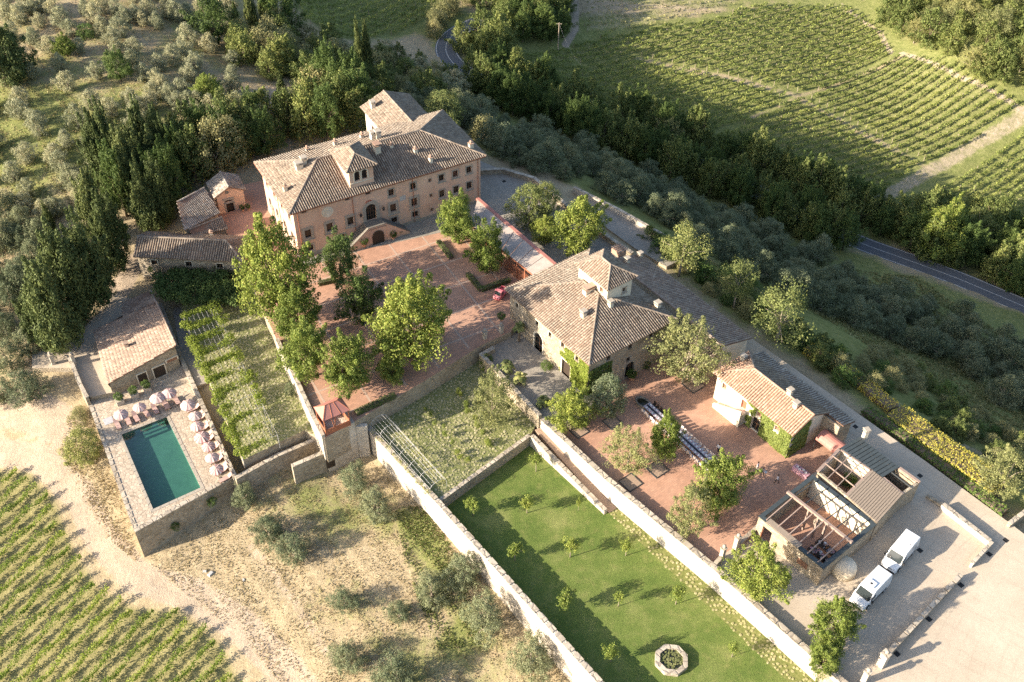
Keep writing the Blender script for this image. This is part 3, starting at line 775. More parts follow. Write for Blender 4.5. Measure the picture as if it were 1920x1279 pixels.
k.l(k.noise(2.0, 3), bp.inputs['Height']); k.l(bp.outputs[0], gl.inputs['Normal']); k.l(bp.outputs[0], fr.inputs['Normal'])
mx = k.n('ShaderNodeMixShader'); k.l(fr.outputs[0], mx.inputs[0]); k.l(tr.outputs[0], mx.inputs[1]); k.l(gl.outputs[0], mx.inputs[2])
k.l(mx.outputs[0], k.t.nodes['Material Output'].inputs[0]); M['water'] = k.m
b = MB(); b.add([(*p[:2], ZD - 0.14) for p in inset(PO, 0.425)], [(0, 1, 2, 3)]); b.build('water', M['water'], pool)
b = MB(); cc = lerp(lerp(DO[0], DO[1], 0.12), lerp(DO[3], DO[2], 0.12), 0.24); b.box((cc[0], cc[1], ZD - 0.02), (1.3, 1.3, 0.05), RAD(-58)); hatch = b.build('access_hatch', M['palemetal']); tag(hatch, 'square grey access hatch in the pool terrace', 'hatch')
# ================================================================== BUILDINGS
class Facade:
    """vertical wall plane from p0 to p1, outside on the right hand"""
    def __init__(s, p0, p1, zb, zt):
        s.p0, s.p1 = np.asarray(p0, float)[:2], np.asarray(p1, float)[:2]
        s.L = float(np.linalg.norm(s.p1 - s.p0)); s.e = (s.p1 - s.p0) / s.L
        s.n = np.array([s.e[1], -s.e[0]]); s.zb, s.zt = zb, zt
        s.ops = []
    def pt(s, u, z, off=0.0):
        q = s.p0 + s.e * u + s.n * off
        return np.array([q[0], q[1], z])
    def uz(s, px, py):
        d = ray(px, py)
        t = (s.p0 @ s.n) / (d[:2] @ s.n)
        q = d[:2] * t
        return float((q - s.p0) @ s.e), float(HCAM + d[2] * t)
    def plate(s, b, u0, u1, z0, z1, o0, o1, m=0):
        """box on the wall between offsets o0 < o1"""
        c = [s.pt(u0, 0, o1)[:2], s.pt(u1, 0, o1)[:2], s.pt(u1, 0, o0)[:2], s.pt(u0, 0, o0)[:2]]
        b.prism(c, z0, z1, m)
    def wall(s, b, m=0, depth=0.3, gable=None):
        us = sorted({0.0, s.L} | {x for o in s.ops for x in o[:2]})
        zs = sorted({s.zb, s.zt} | {x for o in s.ops for x in o[2:4]})
        for i in range(len(us) - 1):
            for j in range(len(zs) - 1):
                uc, zc = (us[i] + us[i + 1]) / 2, (zs[j] + zs[j + 1]) / 2
                if any(o[0] < uc < o[1] and o[2] < zc < o[3] for o in s.ops): continue
                b.quad(s.pt(us[i], zs[j]), s.pt(us[i + 1], zs[j]), s.pt(us[i + 1], zs[j + 1]), s.pt(us[i], zs[j + 1]), m)
        for (u0, u1, z0, z1, arch) in s.ops:
            for a, c in (((u0, z0), (u1, z0)), ((u1, z0), (u1, z1)), ((u1, z1), (u0, z1)), ((u0, z1), (u0, z0))):
                b.quad(s.pt(*a), s.pt(*c), s.pt(*c, -depth), s.pt(*a, -depth), m)
            if arch:
                r = (u1 - u0) / 2; uc = (u0 + u1) / 2; N = 8
                for sg in (-1, 1):
                    pts = [(uc + sg * r, z1)] + [(uc + sg * r * math.cos(t), z1 - r * 0.999 + r * math.sin(t)) for t in np.linspace(math.pi / 2, 0, N)]
                    V = [s.pt(u, z, 0.003) for u, z in pts] 
                    idx = list(range(len(pts)))
                    b.add(V, [tuple(idx if sg > 0 else idx[::-1])], m)
def window(bld, F, u, z, w, h, frame=0.16, kind='rect', fm='pietra', pane='pane', sill=True, bars=(1, 2), proud=0.05, label=None, name='window', depth=0.26):
    u0, u1, z0, z1 = u - w / 2, u + w / 2, z - h / 2, z + h / 2
    F.ops.append((u0, u1, z0, z1, kind == 'arch'))
    b = MB(); F.plate(b, u0 - 0.02, u1 + 0.02, z0 - 0.02, z1 + 0.02, -depth - 0.05, -depth)
    o = b.build(name, M[pane], bld)
    if label: o['label'] = label
    if frame > 0:
        b = MB()
        if kind == 'arch':
            r = w / 2; zc = z1 - r; N = 10
            F.plate(b, u0 - frame, u0, z0, zc, 0.0, proud); F.plate(b, u1, u1 + frame, z0, zc, 0.0, proud)
            A = np.linspace(0, math.pi, N + 1)
            for i in range(N):
                q = [(u + rr * math.cos(t), zc + rr * math.sin(t)) for rr, t in ((r, A[i]), (r + frame, A[i]), (r + frame, A[i + 1]), (r, A[i + 1]))]
                V = [F.pt(x, y, 0.0) for x, y in q] + [F.pt(x, y, proud + 0.01) for x, y in q]
                b.add(V, [(4, 5, 6, 7), (0, 1, 5, 4), (1, 2, 6, 5), (2, 3, 7, 6), (3, 0, 4, 7)])
        else:
            F.plate(b, u0 - frame, u0, z0, z1, 0.0, proud); F.plate(b, u1, u1 + frame, z0, z1, 0.0, proud)
            F.plate(b, u0 - frame, u1 + frame, z1, z1 + frame, 0.0, proud + 0.01)
            if sill: F.plate(b, u0 - frame, u1 + frame, z0 - frame * 0.8, z0, 0.0, proud)
        b.build('frame', M[fm], o)
        if sill:
            b = MB(); F.plate(b, u0 - frame - 0.1, u1 + frame + 0.1, z0 - frame * 0.8 - 0.12, z0 - frame * 0.8, 0.0, proud + 0.09); b.build('sill', M[fm], o)
    if bars and pane == 'pane':
        b = MB()
        for i in range(1, bars[0] + 1):
            uu = u0 + w * i / (bars[0] + 1); F.plate(b, uu - 0.03, uu + 0.03, z0, z1, -depth, -depth + 0.05)
        for i in range(1, bars[1] + 1):
            q = z0 + h * i / (bars[1] + 1); F.plate(b, u0, u1, q - 0.022, q + 0.022, -depth, -depth + 0.042)
        b.build('glazing_bars', M['wood'], o)
    return o
def fit_rect(P):
    P = [np.asarray(p)[:2] for p in P]
    e = (P[1] - P[0]) / np.linalg.norm(P[1] - P[0]) + (P[2] - P[3]) / np.linalg.norm(P[2] - P[3])
    g = (P[2] - P[1]) / np.linalg.norm(P[2] - P[1]) + (P[3] - P[0]) / np.linalg.norm(P[3] - P[0])
    a = math.atan2(e[1], e[0]); b_ = math.atan2(g[1], g[0]) - math.pi / 2
    a = (a + b_ + (2 * math.pi if b_ - a < -math.pi else 0) - (2 * math.pi if b_ - a > math.pi else 0)) / 2
    e = np.array([math.cos(a), math.sin(a)]); m = np.array([-e[1], e[0]])
    Lx = (np.linalg.norm(P[1] - P[0]) + np.linalg.norm(P[2] - P[3])) / 2
    Ly = (np.linalg.norm(P[2] - P[1]) + np.linalg.norm(P[3] - P[0])) / 2
    c = sum(P) / 4
    return c, e, m, Lx, Ly
def rect_pts(c, e, m, Lx, Ly, d=0.0):
    hx, hy = Lx / 2 - d, Ly / 2 - d
    return [c - e * hx - m * hy, c + e * hx - m * hy, c + e * hx + m * hy, c - e * hx + m * hy]
def tiles_on(poly, sp=0.38, ln=0.5, r=0.125, h=0.14):
    """cover tiles laid down a slope polygon; first edge of poly is its eave. returns verts, quads"""
    P = [np.asarray(p, float) for p in poly]
    u = P[1] - P[0]; u /= np.linalg.norm(u)
    far = max(P[2:], key=lambda p: np.linalg.norm(np.cross(u, p - P[0])))
    n = np.cross(u, far - P[0]); n /= np.linalg.norm(n)
    if n[2] < 0: n = -n
    v = np.cross(n, u)
    if v @ (far - P[0]) < 0: v = -v
    ab = np.array([[(p - P[0]) @ u, (p - P[0]) @ v] for p in P])
    amin, amax = ab[:, 0].min(), ab[:, 0].max()
    k_ = max(1, int(round((amax - amin) / sp))); sp = (amax - amin) / k_
    VV, nT = [], 0
    xs = np.array([-1, -0.62, 0.62, 1]) * r; hs = np.array([0.0, 0.85, 0.85, 0.0]) * h
    for i in range(k_):
        a = amin + (i + 0.5) * sp
        bs = []
        for j in range(len(ab)):
            (a0, b0), (a1, b1) = ab[j], ab[(j + 1) % len(ab)]
            if (a0 - a) * (a1 - a) < 0: bs.append(b0 + (b1 - b0) * (a - a0) / (a1 - a0))
        if len(bs) < 2: continue
        lo, hi = min(bs) - 0.10, max(bs)
        m = max(1, int(round((hi - lo) / ln)))
        if hi - lo < 0.15: continue
        edges = np.linspace(lo, hi, m + 1)
        for q in range(m):
            j = rng.uniform(-0.012, 0.012, 3)
            s0, s1 = edges[q] + j[0], min(edges[q + 1] + 0.05, hi)
            sag = n * (0.035 * math.sin(P[0][0] + a * 0.8) * math.sin(s0 * 0.7 + 1) + rng.normal(0, 0.008)); o0 = P[0] + u * (a + j[1]) + v * s0 + n * 0.035 + sag; o1 = P[0] + u * (a + j[1] + rng.normal(0, 0.01)) + v * s1 + sag
            VV.append(o0 + np.outer(xs * 1.08, u) + np.outer(hs, n)); VV.append(o1 + np.outer(xs * 0.9, u) + np.outer(hs * 0.9, n))
            nT += 1
    if not nT: return np.zeros((0, 3)), np.zeros((0, 4), int)
    V = np.concatenate(VV); base = np.arange(nT)[:, None, None] * 8
    F = (base + np.array([[0, 1, 5, 4], [1, 2, 6, 5], [2, 3, 7, 6], [3, 2, 1, 0]])[None]).reshape(-1, 4)
    return V, F
def ridge_on(p, q, r=0.17, ln=0.48):
    p, q = np.asarray(p, float), np.asarray(q, float)
    d = q - p; L = np.linalg.norm(d); d /= L
    s = np.cross(d, (0, 0, 1.0)); s /= np.linalg.norm(s); up = np.cross(s, d)
    m = max(1, int(L / ln)); VV = []
    for i in range(m):
        for t, k_ in ((i / m, 1.0), (min(1, (i + 1.12) / m), 0.88)):
            c = p + d * L * t + up * (0.06 + 0.03 * k_)
            VV.append([c + s * x * r * k_ + up * z * r * k_ for x, z in ((-1, -0.35), (-0.7, 0.5), (0, 0.8), (0.7, 0.5), (1, -0.35))])
    V = np.array(VV).reshape(-1, 3); base = np.arange(m)[:, None, None] * 10
    F = (base + np.array([[0, 1, 6, 5], [1, 2, 7, 6], [2, 3, 8, 7], [3, 4, 9, 8]])[None]).reshape(-1, 4)
    return V, F
def roof(bld, slopes, ridges, tile='tile', name='roof', thick=0.16, **kw):
    b = MB()
    for s in slopes:
        P = [np.asarray(p, float) for p in s]; n = len(P)
        b.add(P + [p - np.array([0, 0, thick]) for p in P], [tuple(range(n)), tuple(range(2 * n - 1, n - 1, -1))] + [(i, n + i, n + (i + 1) % n, (i + 1) % n) for i in range(n)])
    o = b.build(name, M['pan'], bld)
    VV, FF, off = [], [], 0
    for s in slopes:
        V, F = tiles_on(s, **kw)
        VV.append(V); FF.append(F + off); off += len(V)
    for p, q in ridges:
        V, F = ridge_on(p, q); VV.append(V); FF.append(F + off); off += len(V)
    t = mesh_obj('roof_tiles', np.concatenate(VV), np.concatenate(FF), M[tile], o, smooth=False)
    t['kind'] = 'stuff'
    return o
def hip(c, e, m, Lx, Ly, ze, rise, start_hip=True, end_hip=True):
    """slopes and ridges of a hipped roof, ridge along e"""
    K = [np.array([*p, ze]) for p in rect_pts(c, e, m, Lx, Ly)]
    hs = Ly / 2 if start_hip else 0.0; he = Ly / 2 if end_hip else 0.0
    r0 = np.array([*(c - e * (Lx / 2 - hs)), ze + rise]); r1 = np.array([*(c + e * (Lx / 2 - he)), ze + rise])
    S = [[K[0], K[1], r1, r0], [K[2], K[3], r0, r1]]
    R = [(r0, r1)]
    if end_hip: S.append([K[1], K[2], r1]); R += [(K[1], r1), (K[2], r1)]
    if start_hip: S.append([K[3], K[0], r0]); R += [(K[0], r0), (K[3], r0)]
    return S, R
def on_slope(poly, px, py):
    """where a sight line meets the plane of a roof slope"""
    P = [np.asarray(p, float) for p in poly]
    n = np.cross(P[1] - P[0], P[2] - P[0])
    d = ray(px, py); o = np.array([0, 0, HCAM])
    t = ((P[0] - o) @ n) / (d @ n)
    return o + d * t
def chimney(bld, p, w, l, h, rz, style=0):
    b = MB(); b.box((p[0], p[1], p[2] - 0.5), (w, l, h + 0.5), rz)
    o = b.build('chimney', M['cream'], bld)
    b = MB()
    if style == 0:
        b.box((p[0], p[1], p[2] + h), (w + 0.22, l + 0.22, 0.09), rz)
        for sx in (-1, 1):
            for sy in (-1, 1):
                x, y = sx * (w / 2 - 0.06), sy * (l / 2 - 0.06)
                b.box((p[0] + x * math.cos(rz) - y * math.sin(rz), p[1] + x * math.sin(rz) + y * math.cos(rz), p[2] + h + 0.09), (0.12, 0.12, 0.24), rz)
        b.box((p[0], p[1], p[2] + h + 0.33), (w + 0.3, l + 0.3, 0.10), rz, taper=0.85)
    elif style == 1:
        b.box((p[0], p[1], p[2] + h), (w + 0.15, l + 0.15, 0.08), rz)
        b.lathe((p[0], p[1], p[2] + h + 0.08), [(0.18, 0), (0.16, 0.3), (0.26, 0.34), (0.05, 0.5)], 8)
    else:
        b.box((p[0], p[1], p[2] + h), (w + 0.16, l + 0.16, 0.08), rz)
        nn = max(2, int(l / 0.3))
        for i in range(nn):
            y = (i + 0.5) / nn * l - l / 2
            b.box((p[0] - y * math.sin(rz), p[1] + y * math.cos(rz), p[2] + h + 0.08), (w * 0.7, 0.10, 0.28), rz)
        b.box((p[0], p[1], p[2] + h + 0.36), (w + 0.2, l + 0.2, 0.08), rz)
    b.build('chimney_cap', M['tile_red'] if style else M['pietra'], o)
    return o

# ---- the villa ----------------------------------------------------
ZE = 9.4
vB, vC, vA = Z(542.6, 401.5, ZE), Z(913, 292.6, ZE), Z(475.5, 303.9, ZE)
vD = vA + vC - vB
c_, e_, m_, Lx, Ly = fit_rect([vB, vC, vD, vA])
villa = thing('villa', (*c_, 0), 'large pink plaster villa with tiled hip roof and belvedere', 'villa')
W = rect_pts(c_, e_, m_, Lx, Ly, 0.75)
FV = [Facade(W[i], W[(i + 1) % 4], -0.5, ZE + 0.02) for i in range(4)]
f0 = FV[0]
C6 = lambda x, y: (440 + x / 3.996, 160 + y / 3.996)
def vw(x, y, w, h, **k):
    u, z = f0.uz(*C6(x, y)); return window(villa, f0, u, z, w, h, **k)
for x, y in ((518, 946), (845, 849), (998, 806)): vw(x, y, 0.75, 0.62, frame=0.1, sill=False, bars=(1, 0))
for x, y in ((1173, 803), (1336, 755), (1549, 693), (1653, 663), (1755, 633)): vw(x, y, 0.95, 1.3, frame=0.2)
for x, y in ((550, 1112), (712, 1063), (868, 1016), (1187, 918), (1345, 874)): vw(x, y, 1.05, 1.6, frame=0.42, proud=0.09)
for x, y in ((1553, 812), (1658, 782), (1757, 750)): vw(x, y, 0.95, 1.45, frame=0.2)
for x, y in ((568, 1218), (803, 1138), (1195, 1010), (1353, 965)): vw(x, y, 1.05, 1.15, frame=0.24)
for x, y in ((1463, 713), (1472, 825), (1478, 931)): vw(x, y, 0.5, 0.65, frame=0.07, sill=False, pane='shutter', bars=None)
u, z = f0.uz(*C6(1025, 985)); DOORU = u
window(villa, f0, u, 4.75, 1.75, 3.1, frame=0.6, kind='arch', proud=0.1, name='front_door', sill=False, bars=(3, 3), label='tall arched entrance door at the stair head')
DZ = 3.2
window(villa, f0, f0.uz(*C6(1067, 1130))[0] - 0.3, 0.9, 0.3, 0.3, frame=0, sill=False, bars=None, name='wall_vent', depth=0.2)
b = MB(); uo, zo = f0.uz(*C6(1006, 877))
b.add([f0.pt(uo + 0.62 * math.cos(t), zo + 0.42 * math.sin(t), 0.06) for t in np.linspace(0, 2 * math.pi, 18, endpoint=False)] + [f0.pt(uo + 0.62 * math.cos(t), zo + 0.42 * math.sin(t), -0.02) for t in np.linspace(0, 2 * math.pi, 18, endpoint=False)],
      [tuple(range(18))] + [(i, 18 + i, 18 + (i + 1) % 18, (i + 1) % 18) for i in range(18)]); o = b.build('oval_plaque', M['reddoor'], villa); o['label'] = 'dark red oval plaque above the door'
b = MB(); uo, zo = f0.uz(*C6(1258, 845)); f0.plate(b, uo - 0.5, uo + 0.5, zo - 0.42, zo + 0.42, 0, 0.05); b.build('marble_plaque', M['line'], villa)
b = MB(); uo, zo = f0.uz(*C6(695, 950))
for rr, oo in ((0.95, 0.05), (0.68, 0.09), (0.4, 0.12)):
    b.add([f0.pt(uo + rr * math.cos(t), zo + rr * math.sin(t), oo) for t in np.linspace(0, 2 * math.pi, 20, endpoint=False)] + [f0.pt(uo + rr * 1.04 * math.cos(t), zo + rr * 1.04 * math.sin(t), 0) for t in np.linspace(0, 2 * math.pi, 20, endpoint=False)],
          [tuple(range(20))] + [(i, 20 + i, 20 + (i + 1) % 20, (i + 1) % 20) for i in range(20)])
b.build('round_crest', M['cream'], villa)
for x, y in ((937, 972), (1107, 922)):
    uo, zo = f0.uz(*C6(x, y)); b = MB()
    b.tube([f0.pt(uo, zo + 0.5, 0), f0.pt(uo, zo + 0.55, 0.45)], 0.04, 5)
    q = f0.pt(uo, zo - 0.15, 0.5); b.lathe(tuple(q), [(0.06, 0), (0.17, 0.12), (0.22, 0.5), (0.26, 0.52), (0.05, 0.72)], 6)
    b.build('wall_lantern', M['iron'], villa)
# windows of the sunlit end wall
fl = FV[3]
for t in (0.15, 0.38, 0.62, 0.85):
    window(villa, fl, fl.L * t, 6.9, 0.95, 1.4, frame=0.2); window(villa, fl, fl.L * t, 3.2, 0.95, 1.5, frame=0.2)
b = MB()
for f in FV: f.wall(b)
b.build('plaster_wall', M['plaster'], villa)
for i, f in enumerate(FV):      # plinth and corner quoins
    b = MB(); f.plate(b, -0.05, f.L + 0.05, -0.2, 0.55, 0, 0.05 + 0.004 * i); b.build('plinth', M['pietra'], villa)
VS, VR = hip(c_, e_, m_, Lx, Ly, ZE, 2.75)
roof(villa, VS, VR)
b = MB(); K = rect_pts(c_, e_, m_, Lx, Ly, 0.05); K2 = rect_pts(c_, e_, m_, Lx, Ly, 0.76)
for i in range(4):
    j = (i + 1) % 4; b.prism([K[i], K[j], K2[j], K2[i]], ZE - 0.30, ZE - 0.165)
b.build('eaves', M['wood'], villa)
for f, ts in ((f0, (0.02, 0.30, 0.62, 0.985)), (FV[3], (0.5,))):      # gutters and downpipes
    b = MB(); b.tube([f.pt(-0.6, ZE - 0.02, 0.82), f.pt(f.L + 0.6, ZE - 0.02, 0.82)], 0.075, 6); b.build('gutter', M['corten'], villa)
    for t in ts:
        b = MB(); b.tube([f.pt(f.L * t, ZE - 0.1, 0.8), f.pt(f.L * t, ZE - 0.55, 0.09), f.pt(f.L * t, 0.1, 0.09)], 0.05, 6); b.build('downpipe', M['corten'], villa)
# belvedere on the front slope
bl_, br_ = on_slope(VS[0], *C6(868, 776)), on_slope(VS[0], *C6(1046, 726))
tl = np.linalg.norm((br_ - bl_)[:2])
tc = (bl_ + br_)[:2] / 2
tw, td = tl, 6.0
tcen = tc + m_ * (td / 2)
zt_b = min(bl_[2], br_[2]) - 0.4
TB = rect_pts(tcen, e_, m_, tw, td)
ft = Facade(TB[0], TB[1], zt_b, zt_b + 3.9)
ZT = zt_b + 3.9
belv = [ft] + [Facade(TB[i], TB[(i + 1) % 4], zt_b, ZT) for i in (1, 2, 3)]
uw, zw = ft.uz(*C6(944, 672))
for du in (-0.62, 0.62): window(villa, ft, uw + du, zw, 0.9, 1.75, frame=0.2, kind='arch', fm='cream', bars=(0, 0), name='arched_window', sill=False, proud=0.06)
b = MB(); ft.plate(b, 0.1, tw - 0.1, zw - 1.2, zw - 1.05, 0, 0.1); b.build('string_course', M['cream'], villa)
b = MB()
for f in belv: f.wall(b)
bel = b.build('belvedere_wall', M['plaster'], villa)
S, R = hip(tcen, e_, m_, tw + 1.1, td + 1.2, ZT, 1.0)
S2 = [np.array([*p, ZT]) for p in rect_pts(tcen, m_, -e_, td + 1.2, tw + 1.1)]
S, R = hip(tcen, m_, -e_, td + 1.2, tw + 1.1, ZT, 1.25, True, True)
roof(villa, S, R, name='belvedere_roof')
# chimneys of the villa
for sl, x, y, w, l, h, st in ((3, 380, 790, 0.55, 0.7, 0.8, 1), (3, 485, 625, 1.1, 0.9, 0.9, 0), (3, 520, 590, 0.8, 0.8, 1.0, 0), (0, 1068, 500, 0.9, 1.1, 1.3, 2), (1, 1040, 405, 0.9, 0.9, 1.2, 0), (1, 1075, 400, 0.8, 0.8, 1.2, 0),
                              (0, 1355, 500, 0.6, 0.6, 0.6, 1), (0, 1470, 575, 0.5, 0.6, 0.9, 1), (2, 1770, 470, 0.7, 0.7, 0.9, 1), (0, 1175, 465, 0.45, 0.45, 0.5, 1), (1, 755, 450, 0.55, 0.6, 0.8, 1), (1, 545, 492, 0.5, 0.5, 0.5, 1), (1, 955, 395, 0.6, 0.6, 0.7, 1)):
    chimney(villa, on_slope(VS[sl], *C6(x, y)), w, l, h, math.atan2(e_[1], e_[0]), st)
# outside stair: landing and two flights
ub = f0.uz(*C6(1067, 1130))[0]
DU = DOORU
stair = thing('entrance_stair', tuple(f0.pt(DU, 0, 1)), 'dark stone double stair against the villa front', 'stair')
b = MB(); f0.plate(b, DU - 1.6, DU + 1.6, 0.0, 0.0 + DZ - 0.15, 0.06, 2.2)
o = b.build('landing', M['plaster'], stair)
b = MB(); f0.plate(b, DU - 1.6, DU + 1.6, DZ - 0.15, DZ, 0.06, 2.3); b.build('landing_slab', M['pietra_dark'], stair)
for sg in (-1, 1):
    n = 15
    for i in range(n):
        u0 = DU + sg * (1.6 + i * 0.26); u1 = u0 + sg * 0.255; zt_ = DZ * (1 - (i + 1) / (n + 1))
        b = MB(); f0.plate(b, min(u0, u1), max(u0, u1), 0.0, zt_, 0.06, 2.0); b.build('step', M['pietra_dark'], stair)
    b = MB(); ue = DU + sg * (1.6 + n * 0.26)
    P = [f0.pt(DU + sg * 1.6, 0, 2.0), f0.pt(ue, 0, 2.0), f0.pt(ue, 0, 2.3), f0.pt(DU + sg * 1.6, 0, 2.3)]
    b.prism([p[:2] for p in P], [0, 0, 0, 0], [DZ + 0.2, 0.3, 0.3, DZ + 0.2]); b.build('stair_parapet', M['plaster'], stair)
    b = MB(); P = [f0.pt(DU + sg * 1.6, 0, 1.95), f0.pt(ue + sg * 0.1, 0, 1.95), f0.pt(ue + sg * 0.1, 0, 2.36), f0.pt(DU + sg * 1.6, 0, 2.36)]
    b.prism([p[:2] for p in P], [DZ + 0.2, 0.3, 0.3, DZ + 0.2], [DZ + 0.32, 0.42, 0.42, DZ + 0.32]); b.build('stair_coping', M['pietra_dark'], stair)
b = MB(); f0.plate(b, DU - 1.6, DU + 1.6, DZ, DZ + 0.25, 2.1, 2.32); b.build('landing_parapet', M['plaster'], stair)
b = MB(); f0.plate(b, DU - 1.62, DU + 1.62, DZ + 0.25, DZ + 0.36, 2.05, 2.38); b.build('landing_coping', M['pietra_dark'], stair)
b = MB(); A = [(DU - 1.0, 0.02), (DU + 1.0, 0.02)] + [(DU + 1.0 * math.cos(t), 1.5 + 1.0 * math.sin(t)) for t in np.linspace(0, math.pi, 10)]
b.add([f0.pt(u_, z_, 2.325) for u_, z_ in A] + [f0.pt(u_, z_, 2.20) for u_, z_ in A], [tuple(range(12))] + [(i, 12 + i, 12 + (i + 1) % 12, (i + 1) % 12) for i in range(12)])
o = b.build('cellar_door', M['darkwood'], stair); o['label'] = 'dark arched cellar door under the landing'

# ---- rear wing behind the villa ------------------------------------
ZW = 8.2
wl0, wl1 = Z(*C6(940, 160), ZW), Z(*C6(1090, 352), ZW)
wr0 = Z(*C6(1312, 78), ZW)
ed = (wl1 - wl0)[:2]; ed /= np.linalg.norm(ed)
md = -m_ if abs(ed @ m_) > 0.5 else ed
ed = -m_
wid = abs((wr0 - wl0)[:2] @ e_)
c0 = wl0[:2] + e_ * wid / 2
Lw = 17.0
cw = c0 + ed * Lw / 2
wing = thing('rear_wing', (*cw, -1), 'gabled tiled wing projecting behind the villa', 'building')
KW = rect_pts(cw, ed, np.array([-ed[1], ed[0]]), Lw, wid, 0.6)
b = MB()
FW = [Facade(KW[i], KW[(i + 1) % 4], -3.0, ZW) for i in range(4)]
for f in FW:
    if abs(f.e @ ed) > 0.9:
        for t in (0.2, 0.5, 0.8): window(wing, f, f.L * t, 5.5, 0.9, 1.3, frame=0.18)
    f.wall(b)
S, R = hip(cw, ed, np.array([-ed[1], ed[0]]), Lw, wid, ZW, 1.9, False, False)
for s_ in (0, -1):
    f = FW[3] if s_ == 0 else FW[1]
    top = (R[0][0] if s_ == 0 else R[0][1])
    mid = (f.p0 + f.p1) / 2
    b.add([(*f.p0, ZW), (*f.p1, ZW), (*mid, ZW + 1.8)], [(0, 1, 2)])
b.build('plaster_wall', M['cream'], wing)
roof(wing, S, R)
chimney(wing, on_slope(S[0] if on_slope(S[0], *C6(1035, 165))[2] > ZW - 1 else S[1], *C6(1035, 168)), 0.7, 0.9, 1.0, 0.5, 0)

# ---- stone house -----------------------------------------------------
ZH = 5.6
c_h, e_h, m_h, Lh, Wh = fit_rect([Z(945, 542.5, ZH), Z(1107, 685, ZH), Z(1266, 599, ZH), Z(1109, 466, ZH)])
shouse = thing('stone_farmhouse', (*c_h, -2), 'square rubble stone house with hip roof and small tower', 'house')
K = rect_pts(c_h, e_h, m_h, Lh, Wh, 0.6)
FH = [Facade(K[i], K[(i + 1) % 4], -4.0, ZH) for i in range(4)]
CH = lambda x, y: (920 + x / 3.997, 440 + y / 3.997)
fa, fb = FH[0], FH[1]
for x, y in ((197, 530), (349, 665), (447, 750), (541, 828), (648, 930)):
    u, z = fa.uz(*CH(x, y)); window(shouse, fa, u, min(z, ZH - 0.75), 0.75, 1.0, frame=0.12, fm='cream', sill=False)
u, z = fa.uz(*CH(358, 820)); window(shouse, fa, u, -1.2 + 1.65, 1.9, 3.3, frame=0.28, kind='arch', fm='cream', name='arched_door', sill=False, bars=(1, 2), label='dark arched doorway of the stone house')
u, z = fa.uz(*CH(565, 1000)); window(shouse, fa, u, -1.2 + 1.4, 1.9, 2.8, frame=0.22, fm='cream', pane='darkwood', name='wide_door', sill=False, bars=None)
for x, y in ((1203, 752), (1185, 858), (1045, 838), (882, 925), (1030, 935)):
    u, z = fb.uz(*CH(x, y)); window(shouse, fb, u, min(z, ZH - 0.8), 0.8, 1.0, frame=0.14, fm='pietra', sill=False)
u, z = fb.uz(*CH(1040, 1005)); window(shouse, fb, u, -2 + 1.5, 1.7, 3.0, frame=0.2, kind='arch', fm='pietra', name='arched_door', sill=False, bars=(1, 2))
for f in FH[2:]:
    for t in (0.25, 0.5, 0.75): window(shouse, f, f.L * t, 3.6, 0.8, 1.1, frame=0.14)
b = MB()
for f in FH: f.wall(b)
b.build('stone_wall', M['stone'], shouse)
HS, HR = hip(c_h, e_h, m_h, Lh, Wh, ZH, 3.0)
roof(shouse, HS, HR)
b = MB(); k0 = rect_pts(c_h, e_h, m_h, Lh, Wh, 0.04); k1 = rect_pts(c_h, e_h, m_h, Lh, Wh, 0.61)
for i in range(4):
    j = (i + 1) % 4; b.prism([k0[i], k0[j], k1[j], k1[i]], ZH - 0.28, ZH - 0.165)
b.build('eaves', M['wood'], shouse)
ZHT = 10.6
tcn, te, tm, tLx, tLy = fit_rect([Z(*CH(615, 215), ZHT), Z(*CH(885, 420), ZHT), Z(*CH(1095, 310), ZHT), Z(*CH(860, 116), ZHT)])
te, tm = e_h, m_h
KT = rect_pts(tcn, te, tm, tLx, tLy, 0.5)
FT = [Facade(KT[i], KT[(i + 1) % 4], ZH - 0.2, ZHT) for i in range(4)]
u, z = FT[0].uz(*CH(832, 415)); window(shouse, FT[0], u, z, 0.75, 1.0, frame=0.12, fm='cream', pane='shutter', bars=None, name='tower_window')
u, z = FT[1].uz(*CH(1000, 425)); window(shouse, FT[1], u, z + 0.3, 0.7, 0.9, frame=0.12, fm='pietra', name='tower_window')
b = MB()
for f in FT: f.wall(b)
b.build('tower_wall', M['cream'], shouse)
S, R = hip(tcn, te, tm, tLx, tLy, ZHT, 1.5) if tLx >= tLy else hip(tcn, tm, -te, tLy, tLx, ZHT, 1.5)
roof(shouse, S, R, name='tower_roof')
ah = math.atan2(e_h[1], e_h[0])
for sl, x, y, w, l, h, st in ((0, 735, 425, 0.8, 1.7, 0.6, 2), (0, 695, 610, 0.7, 0.7, 0.7, 0), (1, 897, 540, 0.6, 0.6, 0.8, 0), (2, 1250, 545, 0.7, 0.7, 0.7, 0)):
    chimney(shouse, on_slope(HS[(0, 2, 1)[sl]] if sl < 2 else HS[1], *CH(x, y)), w, l, h, ah, st)

